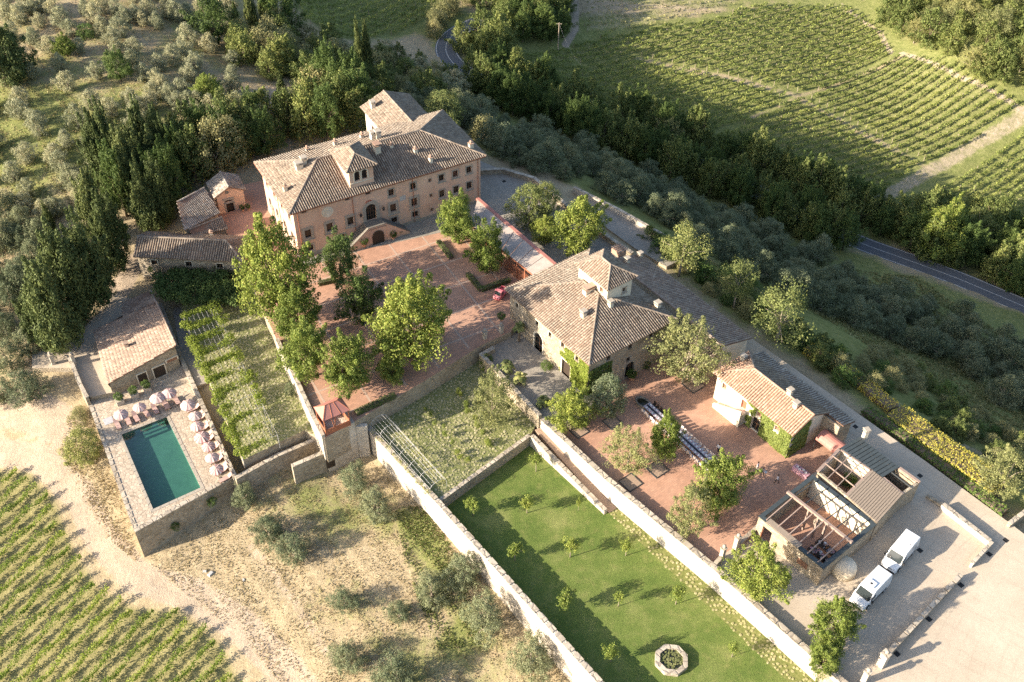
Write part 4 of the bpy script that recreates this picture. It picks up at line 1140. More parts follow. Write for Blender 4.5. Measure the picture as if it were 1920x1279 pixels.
# ---- long low range behind the stone house ---------------------------
ZL = 3.0
la, lb = Z(1200, 476, ZL - 1.0), Z(1410, 634, ZL - 1.0)
ia = Z(1150, 478, ZL + 0.4)
dl = (lb - la)[:2]; Ll = np.linalg.norm(dl); dl /= Ll
nl = np.array([-dl[1], dl[0]])          # outwards to the valley
wl = 6.2
rng_b = thing('long_range', (*la[:2], -2.5), 'long low dark tiled range behind the stone house', 'building')
o0, o1 = la[:2], lb[:2]
i0, i1 = o0 - nl * wl, o1 - nl * wl
S = [[np.array([*o1, ZL - 1.0]), np.array([*o0, ZL - 1.0]), np.array([*i0, ZL + 0.9]), np.array([*i1, ZL + 0.9])]]
roof(rng_b, S, [(S[0][2], S[0][3])], 'tile_warm')
b = MB(); q = [o0 - nl * 0.4 + dl * 0.4, o1 - nl * 0.4 - dl * 0.4, i1 + nl * 0.2 - dl * 0.4, i0 + nl * 0.2 + dl * 0.4]
b.prism(q, -5.0, [ZL - 1.1, ZL - 1.1, ZL + 0.65, ZL + 0.65]); b.build('stone_wall', M['cream'], rng_b)
for x, y in ((1200, 482), (1176, 492)): chimney(rng_b, on_slope(S[0], x, y), 0.6, 0.6, 0.6, ah, 0)
p = on_slope(S[0], 1160, 474); b = MB(); b.box((p[0], p[1], p[2] - 0.2), (1.8, 1.5, 0.9), ah); d_ = b.build('dormer', M['tile_red'], rng_b)
V, F = tiles_on([np.array([*(p[:2] + dl * sx + nl * sy), p[2] + 0.75 + 0.25 * (sy < 0)]) for sx, sy in ((1.0, 0.9), (-1.0, 0.9), (-1.0, -0.9), (1.0, -0.9))]); t = mesh_obj('dormer_tiles', V, F, M['tile_red'], d_); t['kind'] = 'stuff'
# lower inner lean-to of the range, by the big lime tree
S = [[np.array([*(i1 - dl * 9 - nl * 4.2), 1.0]), np.array([*(i1 - nl * 4.2), 1.0]), np.array([*(i1 - nl * 0.05), ZL + 0.35]), np.array([*(i1 - dl * 9 - nl * 0.05), ZL + 0.35])]]
roof(rng_b, S, [], 'tile', name='lean_to_roof')
b = MB(); b.prism([i1 - dl * 8.7 - nl * 3.9, i1 - dl * 0.3 - nl * 3.9, i1 - dl * 0.3 - nl * 0.1, i1 - dl * 8.7 - nl * 0.1], -3, [0.9, 0.9, ZL + 0.1, ZL + 0.1]); b.build('lean_to_wall', M['stone'], rng_b)

# ---- ivy house --------------------------------------------------------
ZI = 2.9
CI = lambda x, y: (1320 + x / 4.92, 620 + y / 4.92)
p0, p1 = Z(*CI(85, 385), ZI), Z(*CI(825, 975), ZI)
RI = 1.7
q0, q1 = Z(*CI(520, 405), ZI + RI), Z(*CI(1030, 780), ZI + RI)
ei = (p1 - p0)[:2]; Li = np.linalg.norm(ei); ei /= Li; mi_ = np.array([-ei[1], ei[0]])
half = float(((q0 + q1)[:2] / 2 - (p0 + p1)[:2] / 2) @ mi_)
hip_len = float((q0 - p0)[:2] @ ei)
ivyh = thing('ivy_house', (*((p0 + p1)[:2] / 2), -2), 'small house with reddish tile roof and ivy covered walls', 'house')
E0, E1 = p0[:2], p1[:2]
r0 = np.array([*(E0 + mi_ * half + ei * min(hip_len, half * 1.1)), ZI + RI]); r1 = np.array([*(E1 + mi_ * half), ZI + RI])
bk = half * 2.0
B0, B1 = np.array([*(E0 + mi_ * bk), ZI - 0.1]), np.array([*(E1 + mi_ * bk), ZI - 0.1])
S = [[np.array([*E0, ZI]), np.array([*E1, ZI]), r1, r0], [B0, np.array([*E0, ZI]), r0]]
roof(ivyh, S, [(np.array([*E0, ZI]), r0), (r0, r1)], 'tile_red')
roof(ivyh, [[B1, B0, r0, r1]], [(B0, r0)], 'tile', name='rear_roof')
IC = ivyh
KI = [E0 + (ei + mi_) * 0.5, E1 + (-ei + mi_) * 0.5, B1[:2] + (-ei - mi_) * 0.5, B0[:2] + (ei - mi_) * 0.5]
FI = [Facade(KI[i], KI[(i + 1) % 4], -3.0, ZI) for i in range(4)]
f = FI[0]
for x, y, w, h, pn in ((190, 515, 0.75, 1.05, 'shutter'), (508, 775, 0.75, 1.0, 'shutter'), (675, 905, 0.8, 1.0, 'shutter')):
    u, z = f.uz(*CI(x, y)); window(ivyh, f, u, min(z, ZI - 0.7), w, h, frame=0.1, fm='cream', pane=pn, bars=None)
u, z = f.uz(*CI(368, 685)); window(ivyh, f, u, z, 0.95, 1.7, frame=0.1, fm='cream', pane='reddoor', bars=None, sill=False, name='upper_door', label='red upper door at the stair head'); UD, UZ = u, z - 0.85
u, z = f.uz(*CI(462, 925)); window(ivyh, f, u, -2 + 1.3, 1.35, 2.6, frame=0.2, kind='arch', fm='pietra', sill=False, name='arched_door', bars=(1, 1)); AD = u
b = MB()
for g_ in FI: g_.wall(b)
b.add([(*f.p1, ZI), (*FI[1].p1, ZI), (*((f.p1 + FI[1].p1) / 2), ZI + RI - 0.15)], [(0, 1, 2)])
b.build('plaster_wall', M['cream'], ivyh)
b = MB()      # outside stair along the front
n = 11
for i in range(n):
    u0 = UD - 0.8 - (i + 1) * 0.30; f.plate(b, u0, u0 + 0.30, -2.04, -2.04 + (UZ + 2.04) * (1 - (i + 1) / (n + 1)), 0.02, 1.15)
f.plate(b, UD - 0.8, UD + 0.75, -2.04, UZ, 0.02, 1.15); b.build('outside_stair', M['cream'], ivyh)
b = MB(); P = [f.pt(UD + 0.8, 0, 1.15), f.pt(UD - 0.8 - n * 0.3, 0, 1.15), f.pt(UD - 0.8 - n * 0.3, 0, 1.4), f.pt(UD + 0.8, 0, 1.4)]
b.prism([p[:2] for p in P], -2.04, [UZ + 0.9, -1.3, -1.3, UZ + 0.9]); b.build('stair_parapet', M['cream'], ivyh)
for sl, x, y in ((0, 845, 705), (0, 790, 585), (1, 360, 270)): chimney(ivyh, on_slope(S[sl], *CI(x, y)), 0.6, 0.6, 0.6, ah, 0)
# rear lean-to with dark lichen tiles
S = [[np.array([*(B1[:2] + mi_ * 2.6 + ei * 2.5), ZI - 1.3]), np.array([*(B0[:2] + mi_ * 2.6 + ei * 0.3), ZI - 1.3]), np.array([*(B0[:2] + ei * 0.3 - mi_ * 0.1), ZI - 0.45]), np.array([*(B1[:2] + ei * 2.5 - mi_ * 0.1), ZI - 0.45])]]
roof(ivyh, S, [], 'tile_grey', name='lean_to_roof')
b = MB(); b.prism([B0[:2] + ei * 0.6 - mi_ * 0.45, B1[:2] + ei * 2.2 - mi_ * 0.45, B1[:2] + ei * 2.2 + mi_ * 2.3, B0[:2] + ei * 0.6 + mi_ * 2.3], -4, [ZI - 0.65, ZI - 0.65, ZI - 1.45, ZI - 1.45]); b.build('lean_to_wall', M['stone'], ivyh)

# ---- chapel and its outbuildings ---------------------------------------
CC = lambda x, y: (240 + x / 4.919, 300 + y / 4.919)
ZC = 3.6
cl_, cr_ = Z(*CC(800, 352), ZC), Z(*CC(1085, 276), ZC)
ec = (cr_ - cl_)[:2]; Wc = np.linalg.norm(ec); ec /= Wc; mc = np.array([-ec[1], ec[0]])
Dc = float((Z(*CC(905, 283), ZC + 1.3) - Z(*CC(832, 140), ZC + 1.3))[:2] @ mc); Dc = abs(Dc)
Dc = max(5.0, min(Dc, 10))
chap = thing('chapel', (*((cl_ + cr_)[:2] / 2), 0), 'small peach plaster chapel with gable front and dark door', 'chapel')
A0, A1 = cl_[:2], cr_[:2]
A2, A3 = A1 + mc * Dc, A0 + mc * Dc
RC_ = 1.35
rr0, rr1 = np.array([*((A0 + A1) / 2), ZC + RC_]), np.array([*((A2 + A3) / 2), ZC + RC_])
v3 = lambda p, z: np.array([p[0], p[1], z])
roof(chap, [[v3(A3, ZC), v3(A0, ZC), rr0, rr1], [v3(A1, ZC), v3(A2, ZC), rr1, rr0]], [(rr0, rr1)], 'tile_grey')
KC = [A0 + ec * 0.35 + mc * 0.35, A1 - ec * 0.35 + mc * 0.35, A2 - ec * 0.35 - mc * 0.35, A3 + ec * 0.35 - mc * 0.35]
FC = [Facade(KC[i], KC[(i + 1) % 4], -1.5, ZC) for i in range(4)]
f = FC[0]
u, z = f.uz(*CC(952, 468)); window(chap, f, u, 1.15, 1.25, 2.3, frame=0.24, fm='pietra', pane='darkwood', bars=None, sill=False, name='door'); CU = u
b = MB(); f.plate(b, u - 0.95, u + 0.95, 2.58, 2.74, 0, 0.22); b.build('door_cornice', M['pietra'], chap)
u, z = f.uz(*CC(930, 370)); window(chap, f, CU - 0.05, z, 1.1, 0.6, frame=0.16, fm='pietra', sill=True, bars=(1, 0))
b = MB(); zo = ZC + 0.25; b.add([f.pt(CU - 0.1 + 0.3 * math.cos(t), zo + 0.3 * math.sin(t), 0.04) for t in np.linspace(0, 2 * math.pi, 12, endpoint=False)], [tuple(range(12))]); b.build('oculus', M['pietra_dark'], chap)
b = MB()
for g_ in FC: g_.wall(b)
b.add([(*f.p0, ZC), (*f.p1, ZC), (*((f.p0 + f.p1) / 2), ZC + RC_ - 0.12)], [(0, 1, 2)])
b.build('plaster_wall', M['peach'], chap)
def lean(name, label, px, zs, zb, mat, tile, over=0.3):
    """mono-pitch outbuilding from the four roof corners: low eave a-b, high edge c-d"""
    P = [Z(x, y, z) for (x, y), z in zip(px, zs)]
    cen = sum(P) / 4
    r = thing(name, (*cen[:2], zb), label, 'outbuilding')
    roof(r, [P], [(P[2], P[3])], tile, sp=0.30, r=0.105, h=0.09)
    q = [p[:2] + (cen - p)[:2] / np.linalg.norm((cen - p)[:2]) * over * 1.4 for p in P]
    b = MB(); b.prism(q, zb - 1.0, [p[2] - 0.17 for p in P]); b.build('stone_wall', M[mat], r)
    return r, P
lean('sacristy', 'grey tiled lean-to roof on the left side of the chapel', [CC(520, 645), CC(850, 485), CC(705, 258), CC(450, 392)], [2.4, 2.4, 4.4, 4.4], -1.5, 'stone', 'tile_grey')
lean('linking_shed', 'small warm tiled lean-to roof below the chapel', [CC(610, 702), CC(925, 632), CC(868, 528), CC(560, 642)], [1.3, 1.3, 2.1, 2.1], -2, 'stone', 'tile')
# long house below the chapel
ZG = 1.2
g0, g1 = Z(249, 481, ZG), Z(455, 491, ZG)
eg = (g1 - g0)[:2]; Lg = np.linalg.norm(eg); eg /= Lg; mg = np.array([-eg[1], eg[0]])
lh = thing('long_house', (*((g0 + g1)[:2] / 2), -3), 'long stone house with brown tiled roof and three dark windows', 'house')
Dg = 6.4; RG = 1.5
G0, G1 = g0[:2], g1[:2]; G2, G3 = G1 + mg * Dg, G0 + mg * Dg
a0, a1 = v3(G0 + mg * Dg / 2, ZG + RG), v3(G1 + mg * Dg / 2 - eg * 3.2, ZG + RG)
roof(lh, [[v3(G0, ZG), v3(G1, ZG), a1, a0], [v3(G2, ZG), v3(G3, ZG), a0, a1], [v3(G1, ZG), v3(G2, ZG), a1]], [(a0, a1), (v3(G1, ZG), a1), (v3(G2, ZG), a1)], 'tile')
KG = [G0 + eg * 0.4 + mg * 0.5, G1 - eg * 0.5 + mg * 0.5, G2 - eg * 0.5 - mg * 0.5, G3 + eg * 0.4 - mg * 0.5]
FG = [Facade(KG[i], KG[(i + 1) % 4], -5.0, ZG) for i in range(4)]
for x, y in ((1157, 368), (1415, 380), (1648, 395)):
    u, z = FG[0].uz(x / 3.996, 400 + y / 3.996); window(lh, FG[0], u, z, 1.0, 1.0, frame=0.12, fm='cream', sill=False, bars=(1, 1))
b = MB()
for g_ in FG: g_.wall(b)
f = FG[3]; b.add([(*f.p0, ZG), (*f.p1, ZG), (*((f.p0 + f.p1) / 2), ZG + RG - 0.15)], [(0, 1, 2)])
b.build('stone_wall', M['stone'], lh)
chimney(lh, on_slope([v3(G2, ZG), v3(G3, ZG), a0], *CC(770, 700)), 0.5, 0.5, 0.7, 0.3, 1)

# ---- pool house ---------------------------------------------------------
CP_ = lambda x, y: (160 + x / 5.559, 530 + y / 5.559)
ph, P = lean('pool_house', 'stone pool house with weathered mono-pitch tile roof', [CP_(85, 490), CP_(235, 1055), CP_(948, 655), CP_(740, 205)], [-2.2, -2.2, -0.5, -0.5], -5, 'stone', 'tile_warm', 0.2)
fp = Facade(P[1][:2] + (P[0] - P[1])[:2] * 0.012, P[2][:2] + (P[3] - P[2])[:2] * 0.012, -5, -2.0)
for x, y, w, h, nm in ((757, 868, 1.7, 2.0, 'door'), (597, 990, 1.3, 2.0, 'door'), (902, 803, 1.6, 0.55, 'window')):
    u, z = fp.uz(*CP_(x, y)); z = -4.0 if nm == 'door' else z
    b = MB(); fp.plate(b, u - w / 2, u + w / 2, z - h / 2, z + h / 2, -0.4, 0.03); o = b.build(nm, M['darkwood' if nm == 'door' else 'shutter'], ph)
    b = MB()
    fp.plate(b, u - w / 2 - 0.16, u - w / 2, z - h / 2, z + h / 2, -0.4, 0.08); fp.plate(b, u + w / 2, u + w / 2 + 0.16, z - h / 2, z + h / 2, -0.4, 0.08); fp.plate(b, u - w / 2 - 0.16, u + w / 2 + 0.16, z + h / 2, z + h / 2 + 0.16, -0.4, 0.09)
    b.build('frame', M['cream'], o)
upx = [CP_(388, 352), CP_(388, 200), CP_(680, 82), CP_(735, 208)]
lean('pool_store', 'small tiled store roof stepping up behind the pool house', upx, [-1.9, -1.9, -0.9, -0.9], -5, 'stone', 'tile_warm', 0.15)
b = MB(); q = Z(*CP_(440, 672), -1.3); p = on_slope(P, *CP_(430, 668)); chimney(ph, p, 0.5, 0.4, 0.35, 0.5, 2)

# ---- red pavilion on the corner of the court ------------------------------
CR = lambda x, y: (520 + x / 5.815, 700 + y / 5.815)
ZR = 3.1
pv = [Z(*CR(500, 530), ZR), Z(*CR(790, 395), ZR), Z(*CR(690, 250), ZR), Z(*CR(395, 365), ZR)]
cR, eR, mR, LR, WR = fit_rect(pv)
pav = thing('red_pavilion', (*cR, 0), 'rusty red metal pavilion on the corner of the court wall', 'pavilion')
KR = rect_pts(cR, eR, mR, LR, WR)
rz0, rz1 = v3(cR - eR * (LR / 2 - WR * 0.36), ZR + 1.1), v3(cR + eR * (LR / 2 - WR * 0.36), ZR + 1.1)
k3 = [v3(p, ZR) for p in KR]
for nm, poly in (('roof_sheet', [k3[0], k3[1], rz1, rz0]), ('roof_sheet', [k3[1], k3[2], rz1]), ('roof_sheet', [k3[2], k3[3], rz0, rz1]), ('roof_sheet', [k3[3], k3[0], rz0])):
    n = len(poly); b = MB(); b.add(list(poly) + [p - np.array([0, 0, 0.07]) for p in poly], [tuple(range(n)), tuple(range(2 * n - 1, n - 1, -1))] + [(i, n + i, n + (i + 1) % n, (i + 1) % n) for i in range(n)])
    b.build(nm, M['corten_pink'], pav)
b = MB()
for a, c in ((k3[0], rz0), (k3[1], rz1), (k3[2], rz1), (k3[3], rz0), (rz0, rz1)): b.tube([a, c], 0.05, 5)
for t in (0.33, 0.66): b.tube([lerp(k3[0], k3[1], t), lerp(rz0, rz1, t)], 0.045, 4)
b.build('roof_ribs', M['corten'], pav)
KS = rect_pts(cR, eR, mR, LR, WR, 0.22)
for i in range(4):
    b = MB(); b.box((*KS[i], 0), (0.16, 0.16, ZR - 0.05), math.atan2(eR[1], eR[0])); b.build('post', M['corten'], pav)
    j = (i + 1) % 4
    b = MB(); b.beam(v3(KS[i], ZR - 0.05), v3(KS[j], ZR - 0.05), 0.12, 0.18); b.build('top_rail', M['corten'], pav)
    b = MB(); b.beam(v3(KS[i], 1.0), v3(KS[j], 1.0), 0.08, 0.95); b.build('parapet_panel', M['corten'], pav)
mp = (KS[0] + KS[1]) / 2
for i, t in enumerate((0.3, 0.45)):
    b = MB(); b.beam(v3(KS[0] * (1 - t) + KS[1] * t, 2.95), v3(KS[0] * 0.62 + KS[1] * 0.38, 1.0), 0.1, 0.1); b.build('brace', M['corten'], pav)
# high corner wall under the pavilion with a dark door
wallp = [Z(*CR(520, 662), 0.0), Z(*CR(838, 530), 0.0)]
fw = Facade(wallp[0], wallp[1], -8.5, 0.0)
cw_ = thing('bastion_wall', (*wallp[0][:2], -7), 'tall stone corner wall carrying the red pavilion', 'wall')
b = MB(); fw.plate(b, -0.3, fw.L, -9.0, 0.02, -2.5, 0.12); b.build('masonry', M['stone_pale'], cw_)
fw2 = Facade(wallp[1], Z(688, 800, -1.0), -8, -1)
b = MB(); fw2.plate(b, 0, fw2.L, -9.0, -1.0, -0.6, 0.0); b.build('return_wall', M['stone_pale'], cw_)
u, z = fw.uz(*CR(575, 945)); b = MB(); fw.plate(b, u - 0.6, u + 0.6, z - 1.4, z + 0.9, 0.0, 0.15); b.build('door', M['darkwood'], cw_)
# ================================================================== PLANT STOCK
def leafmat(name, cols, trans=0.35, rough=0.6, objvar=0.25):
    k = NT(name, rough, 0.15)
    r = k.geo.outputs['Random Per Island']
    c = k.ramp(r, [(i / (len(cols) - 1), cc) for i, cc in enumerate(cols)])
    oi = k.n('ShaderNodeObjectInfo')
    c = k.mix(1.0, c, k.ramp(oi.outputs['Random'], [(0.0, (1 - objvar, 1 - objvar * 0.9, 1 - objvar)), (0.5, (1.0, 1.0, 1.0)), (1.0, (1 + objvar, 1 + objvar * 0.6, 1 + objvar * 0.4))]), 'MULTIPLY')
    tco = k.n('ShaderNodeTexCoord')
    c = k.mix(1.0, c, k.ramp(k.noise(4.0, 3, 0.6, tco.outputs['Object']), [(0.3, (0.72, 0.76, 0.74)), (0.5, (1.0, 1.0, 1.0)), (0.7, (1.22, 1.16, 1.08))]), 'MULTIPLY')
    k.color(c)
    tr = k.n('ShaderNodeBsdfTranslucent'); k.l(c, tr.inputs[0])
    mx = k.n('ShaderNodeMixShader'); mx.inputs[0].default_value = trans
    k.l(k.b.outputs[0], mx.inputs[1]); k.l(tr.outputs[0], mx.inputs[2]); k.l(mx.outputs[0], k.t.nodes['Material Output'].inputs[0])
    return k.m
M['lime'] = leafmat('lime_leaf', [(0.095, 0.145, 0.030), (0.150, 0.205, 0.042), (0.210, 0.260, 0.060), (0.280, 0.320, 0.090)], 0.28)
M['limedark'] = leafmat('dark_broad_leaf', [(0.050, 0.090, 0.026), (0.085, 0.130, 0.036), (0.125, 0.170, 0.052)], 0.22)
M['pale'] = leafmat('pale_leaf', [(0.176, 0.203, 0.074), (0.257, 0.270, 0.115), (0.338, 0.338, 0.162)])
M['silver'] = leafmat('silvery_leaf', [(0.105, 0.147, 0.070), (0.168, 0.210, 0.119), (0.280, 0.315, 0.210)])
M['olive'] = leafmat('olive_leaf', [(0.17, 0.19, 0.10), (0.26, 0.275, 0.16), (0.36, 0.365, 0.235), (0.45, 0.44, 0.31)], 0.2)
M['olivegreen'] = leafmat('near_and_shaded_olive_leaf', [(0.105, 0.135, 0.072), (0.155, 0.185, 0.105), (0.215, 0.24, 0.15)], 0.15)  # darker olive leaf: painted shade on slope trees, own tone on near ones
M['conifer'] = leafmat('conifer_needle', [(0.055, 0.08, 0.03), (0.09, 0.12, 0.042), (0.135, 0.165, 0.06)], 0.12)
M['cypress'] = leafmat('cypress_needle', [(0.045, 0.069, 0.024), (0.083, 0.108, 0.036), (0.128, 0.150, 0.054)], 0.15)
M['pine'] = leafmat('pine_needle', [(0.135, 0.169, 0.054), (0.203, 0.236, 0.081), (0.284, 0.304, 0.121)], 0.25)
M['oak'] = leafmat('wood_leaf', [(0.075, 0.110, 0.030), (0.125, 0.165, 0.048), (0.185, 0.220, 0.070), (0.245, 0.265, 0.100)], 0.25)
M['scrub'] = leafmat('dry_scrub_leaf', [(0.17, 0.18, 0.075), (0.25, 0.25, 0.11), (0.33, 0.31, 0.16), (0.29, 0.285, 0.13)], 0.25)
M['vine'] = leafmat('vine_leaf', [(0.14, 0.215, 0.035), (0.215, 0.30, 0.05), (0.33, 0.39, 0.09)], 0.4)
M['vinefar'] = leafmat('far_vine_leaf', [(0.17, 0.22, 0.06), (0.25, 0.30, 0.085), (0.34, 0.37, 0.13)], 0.35)
M['perg'] = leafmat('pergola_leaf', [(0.175, 0.237, 0.035), (0.263, 0.325, 0.056), (0.375, 0.425, 0.094)], 0.45)
M['ivy'] = leafmat('ivy_leaf', [(0.130, 0.175, 0.040), (0.190, 0.235, 0.060), (0.250, 0.285, 0.085)], 0.25)
M['broom'] = leafmat('broom_flower', [(0.42, 0.37, 0.06), (0.52, 0.45, 0.09), (0.24, 0.26, 0.06), (0.58, 0.51, 0.14)], 0.3)
M['box'] = leafmat('box_leaf', [(0.049, 0.091, 0.022), (0.084, 0.140, 0.035), (0.126, 0.182, 0.049)], 0.2)
M['palm'] = leafmat('palm_frond', [(0.130, 0.169, 0.058), (0.221, 0.247, 0.098), (0.312, 0.312, 0.143)], 0.25)
M['straw'] = leafmat('dry_grass_blade', [(0.25, 0.195, 0.105), (0.34, 0.275, 0.16), (0.42, 0.345, 0.215), (0.26, 0.25, 0.115)], 0.3)
M['bark'] = plain('bark', (0.15, 0.115, 0.085), 0.95, 0.3, 5)
M['barkpale'] = plain('pale_bark', (0.30, 0.25, 0.195), 0.95, 0.25, 5)

def leaf_quads(C, N, size, asp=0.6):
    """diamond shaped leaves at C facing N"""
    n = len(C)
    N = N / (np.linalg.norm(N, axis=1, keepdims=True) + 1e-9)
    t = rng.normal(size=(n, 3)); t -= (t * N).sum(1, keepdims=True) * N
    t /= np.linalg.norm(t, axis=1, keepdims=True) + 1e-9
    b = np.cross(N, t)
    s = (size * rng.uniform(0.7, 1.3, n))[:, None] if np.isscalar(size) else size[:, None]
    V = np.stack([C - t * s * 0.5, C + b * s * asp * 0.5 + N * s * 0.06, C + t * s * 0.5, C - b * s * asp * 0.5 + N * s * 0.06], 1).reshape(-1, 3)
    return V, (np.arange(n)[:, None] * 4 + np.arange(4)[None])
def clump_leaves(cc, cr, lpc, up=0.15, rnd=0.38):
    """leaves around clump centres cc with radii cr"""
    n = len(cc)
    d = rng.normal(size=(n, lpc, 3)); d[..., 2] += 0.25; d /= np.linalg.norm(d, axis=2, keepdims=True)
    r = cr[:, None, None] * rng.uniform(0.35, 1.0, (n, lpc, 1)) ** 0.6
    C = (cc[:, None] + d * r).reshape(-1, 3)
    N = (d + rnd * rng.normal(size=d.shape) + np.array([0, 0, up])).reshape(-1, 3)
    return C, N
def crown_mesh(name, mat, nc, cr, lpc, leaf, shape, z0, seed, core=0.5, lump=0.18, asp=0.6, spray=0.0):
    """crown of leaf clumps, diameter 1, from height z0 to 1"""
    global rng
    rng = np.random.default_rng(seed)
    t = rng.uniform(0, 1, nc * 6); w = np.array([shape(x) for x in t]) + 0.12
    t = t[rng.random(len(t)) < w / w.max()][:nc]
    a = rng.uniform(0, 2 * math.pi, len(t))
    ph = rng.uniform(0, 6.28, 4)
    lob = 1 + lump * (np.sin(2 * a + ph[0] + 3 * t) + 0.7 * np.sin(3 * a + ph[1] - 5 * t) + 0.6 * np.sin(5 * a + ph[2] + 8 * t))
    R = np.array([shape(x) for x in t]) * 0.5 * lob
    rr = R * rng.uniform(core, 1.0, len(t)) ** 0.7
    crr = cr * rng.uniform(0.55, 1.5, len(t))
    zz_ = z0 + (1 - z0) * t
    cc = np.c_[np.maximum(rr - crr * 0.4, 0) * np.cos(a), np.maximum(rr - crr * 0.4, 0) * np.sin(a), np.clip(zz_, z0 + cr * 0.3, 1 - cr * 0.4)]
    if spray:      # leading shoots that break the outline
        k_ = rng.choice(len(cc), max(4, len(cc) // 6), replace=False)
        ctr = np.array([0, 0, z0 + (1 - z0) * 0.38])
        ex, er = [], []
        for i in k_:
            d = cc[i] - ctr; nrm = np.array([d[0], d[1], d[2] + 0.06])
            for f_, r_ in ((1.14, 0.6), (1.27, 0.42)): ex.append(ctr + nrm * f_ * spray); er.append(cr * r_)
        cc = np.r_[cc, np.array(ex)]; crr = np.r_[crr, np.array(er)]
    C, N = clump_leaves(cc, crr, lpc)
    V, F = leaf_quads(C, N, leaf, asp)
    me = mesh_obj(name, V, F, M[mat]); data = me.data; bpy.data.objects.remove(me)
    return data, cc
def trunk_mesh(name, mat, cc, z0, r, seed, limbs=7, lean=0.03):
    rg = random.Random(seed); b = MB()
    top = np.array([rg.uniform(-lean, lean), rg.uniform(-lean, lean), z0 + (1 - z0) * 0.35])
    b.tube([(0, 0, -0.03), (top[0] * 0.3, top[1] * 0.3, z0 * 0.6), top], [r * 1.25, r, r * 0.6], 7)
    for i in range(min(limbs, len(cc))):
        q = cc[rg.randrange(len(cc))]; m = (top * 0.6 + q * 0.4); m[2] = min(m[2], q[2]) * 0.95
        s0 = np.array([top[0] * 0.5, top[1] * 0.5, max(z0 * 0.75, min(top[2], q[2]) * 0.7)])
        b.tube([s0, m, q], [r * 0.5, r * 0.32, r * 0.1], 5)
    o = b.build(name, M[mat], smooth=True); d = o.data; bpy.data.objects.remove(o); return d
egg = lambda t: (max(0.0, 1 - (abs(t - 0.40) / (0.62 if t > 0.40 else 0.48)) ** 1.7)) ** 0.6
ball = lambda t: (max(0.0, 1 - (2 * t - 1) ** 2)) ** 0.5
dome = lambda t: (max(0.0, 1 - (max(0, t - 0.25) / 0.75) ** 2)) ** 0.5 * (0.75 + min(t, 0.25))
cone = lambda t: (1 - t) ** 0.5 * min(1.0, 0.62 + t * 1.9) + 0.03
colm = lambda t: min(1.0, 0.55 + t * 2.2) * (1 - max(0, (t - 0.45) / 0.55) ** 1.8) + 0.03
flat = lambda t: (max(0.0, 1 - abs(2 * t - 0.9) ** 2.5)) ** 0.5
PROTO = {}
def proto(kind, nvar, mat, bark, nc, cr, lpc, leaf, shape, z0, r, core=0.5, lump=0.18, limbs=7, asp=0.6, spray=0.0):
    PROTO[kind] = []
    for i in range(nvar):
        cd, cc = crown_mesh('crown', mat, nc, cr, lpc, leaf, shape, z0, 100 * (len(PROTO) + 1) + i, core, lump, asp, spray)
        PROTO[kind].append((cd, trunk_mesh('trunk', bark, cc, z0, r, i, limbs)))
proto('lime', 4, 'lime', 'bark', 230, 0.095, 70, 0.028, egg, 0.16, 0.030, 0.35, 0.2, spray=1.0)
proto('limedark', 2, 'limedark', 'bark', 170, 0.095, 66, 0.029, egg, 0.16, 0.032, 0.35, 0.2, spray=1.0)
proto('pale', 2, 'pale', 'barkpale', 140, 0.085, 60, 0.025, egg, 0.18, 0.026, 0.3, 0.2, spray=1.0)
proto('silver', 2, 'silver', 'bark', 170, 0.09, 64, 0.028, egg, 0.12, 0.03, 0.5, 0.08)
proto('holm', 2, 'pine', 'bark', 170, 0.09, 64, 0.028, egg, 0.08, 0.03, 0.5, 0.12)
proto('olive', 6, 'olive', 'barkpale', 110, 0.115, 66, 0.042, egg, 0.06, 0.045, 0.30, 0.20, 8, 0.45)
proto('oliveshaded', 5, 'olivegreen', 'barkpale', 110, 0.12, 66, 0.042, dome, 0.08, 0.045, 0.30, 0.22, 8, 0.45)  # slope olives: same species, the slope's shade put into a darker leaf colour
proto('olivenear', 4, 'olivegreen', 'barkpale', 140, 0.105, 80, 0.034, dome, 0.10, 0.045, 0.25, 0.24, 9, 0.4)
proto('conifer', 3, 'conifer', 'barkpale', 230, 0.10, 80, 0.040, cone, 0.10, 0.03, 0.3, 0.24, 6, 0.4, spray=1.0)
proto('cypress', 3, 'cypress', 'bark', 120, 0.20, 36, 0.085, colm, 0.04, 0.06, 0.6, 0.06, 3, 0.45)
proto('pine', 3, 'pine', 'barkpale', 52, 0.135, 90, 0.036, flat, 0.34, 0.024, 0.35, 0.25, 12, 0.45)
proto('oak', 5, 'oak', 'bark', 95, 0.135, 42, 0.046, dome, 0.05, 0.03, 0.5, 0.17, spray=1.0)
proto('scrubtree', 3, 'scrub', 'barkpale', 90, 0.125, 44, 0.042, dome, 0.04, 0.02, 0.4, 0.2)
proto('sapling', 4, 'lime', 'barkpale', 44, 0.17, 26, 0.075, ball, 0.46, 0.026, 0.3, 0.2, 5)
proto('bush', 3, 'lime', 'bark', 70, 0.16, 40, 0.055, dome, 0.02, 0.03, 0.5, 0.12, 3)
proto('darkbush', 3, 'box', 'bark', 70, 0.15, 40, 0.05, dome, 0.02, 0.03, 0.5, 0.10, 3)
proto('topiary', 2, 'box', 'bark', 90, 0.14, 34, 0.06, ball, 0.02, 0.03, 0.7, 0.03, 2)
rng = np.random.default_rng(5)
def plant(name, kind, loc, D, H, label, cat='tree', group=None, var=None, rz=None, crown='crown'):
    cd, td = PROTO[kind][rng.integers(len(PROTO[kind])) if var is None else var]
    r = thing(name, loc, label, cat, group, rng.uniform(0, 6.28) if rz is None else rz)
    r.scale = (D, D * rng.uniform(0.92, 1.08), H)
    for nm, d in (('trunk', td), (crown, cd)):
        o = bpy.data.objects.new(nm, d); col.objects.link(o); o.parent = r
    return r
CLEAR = None
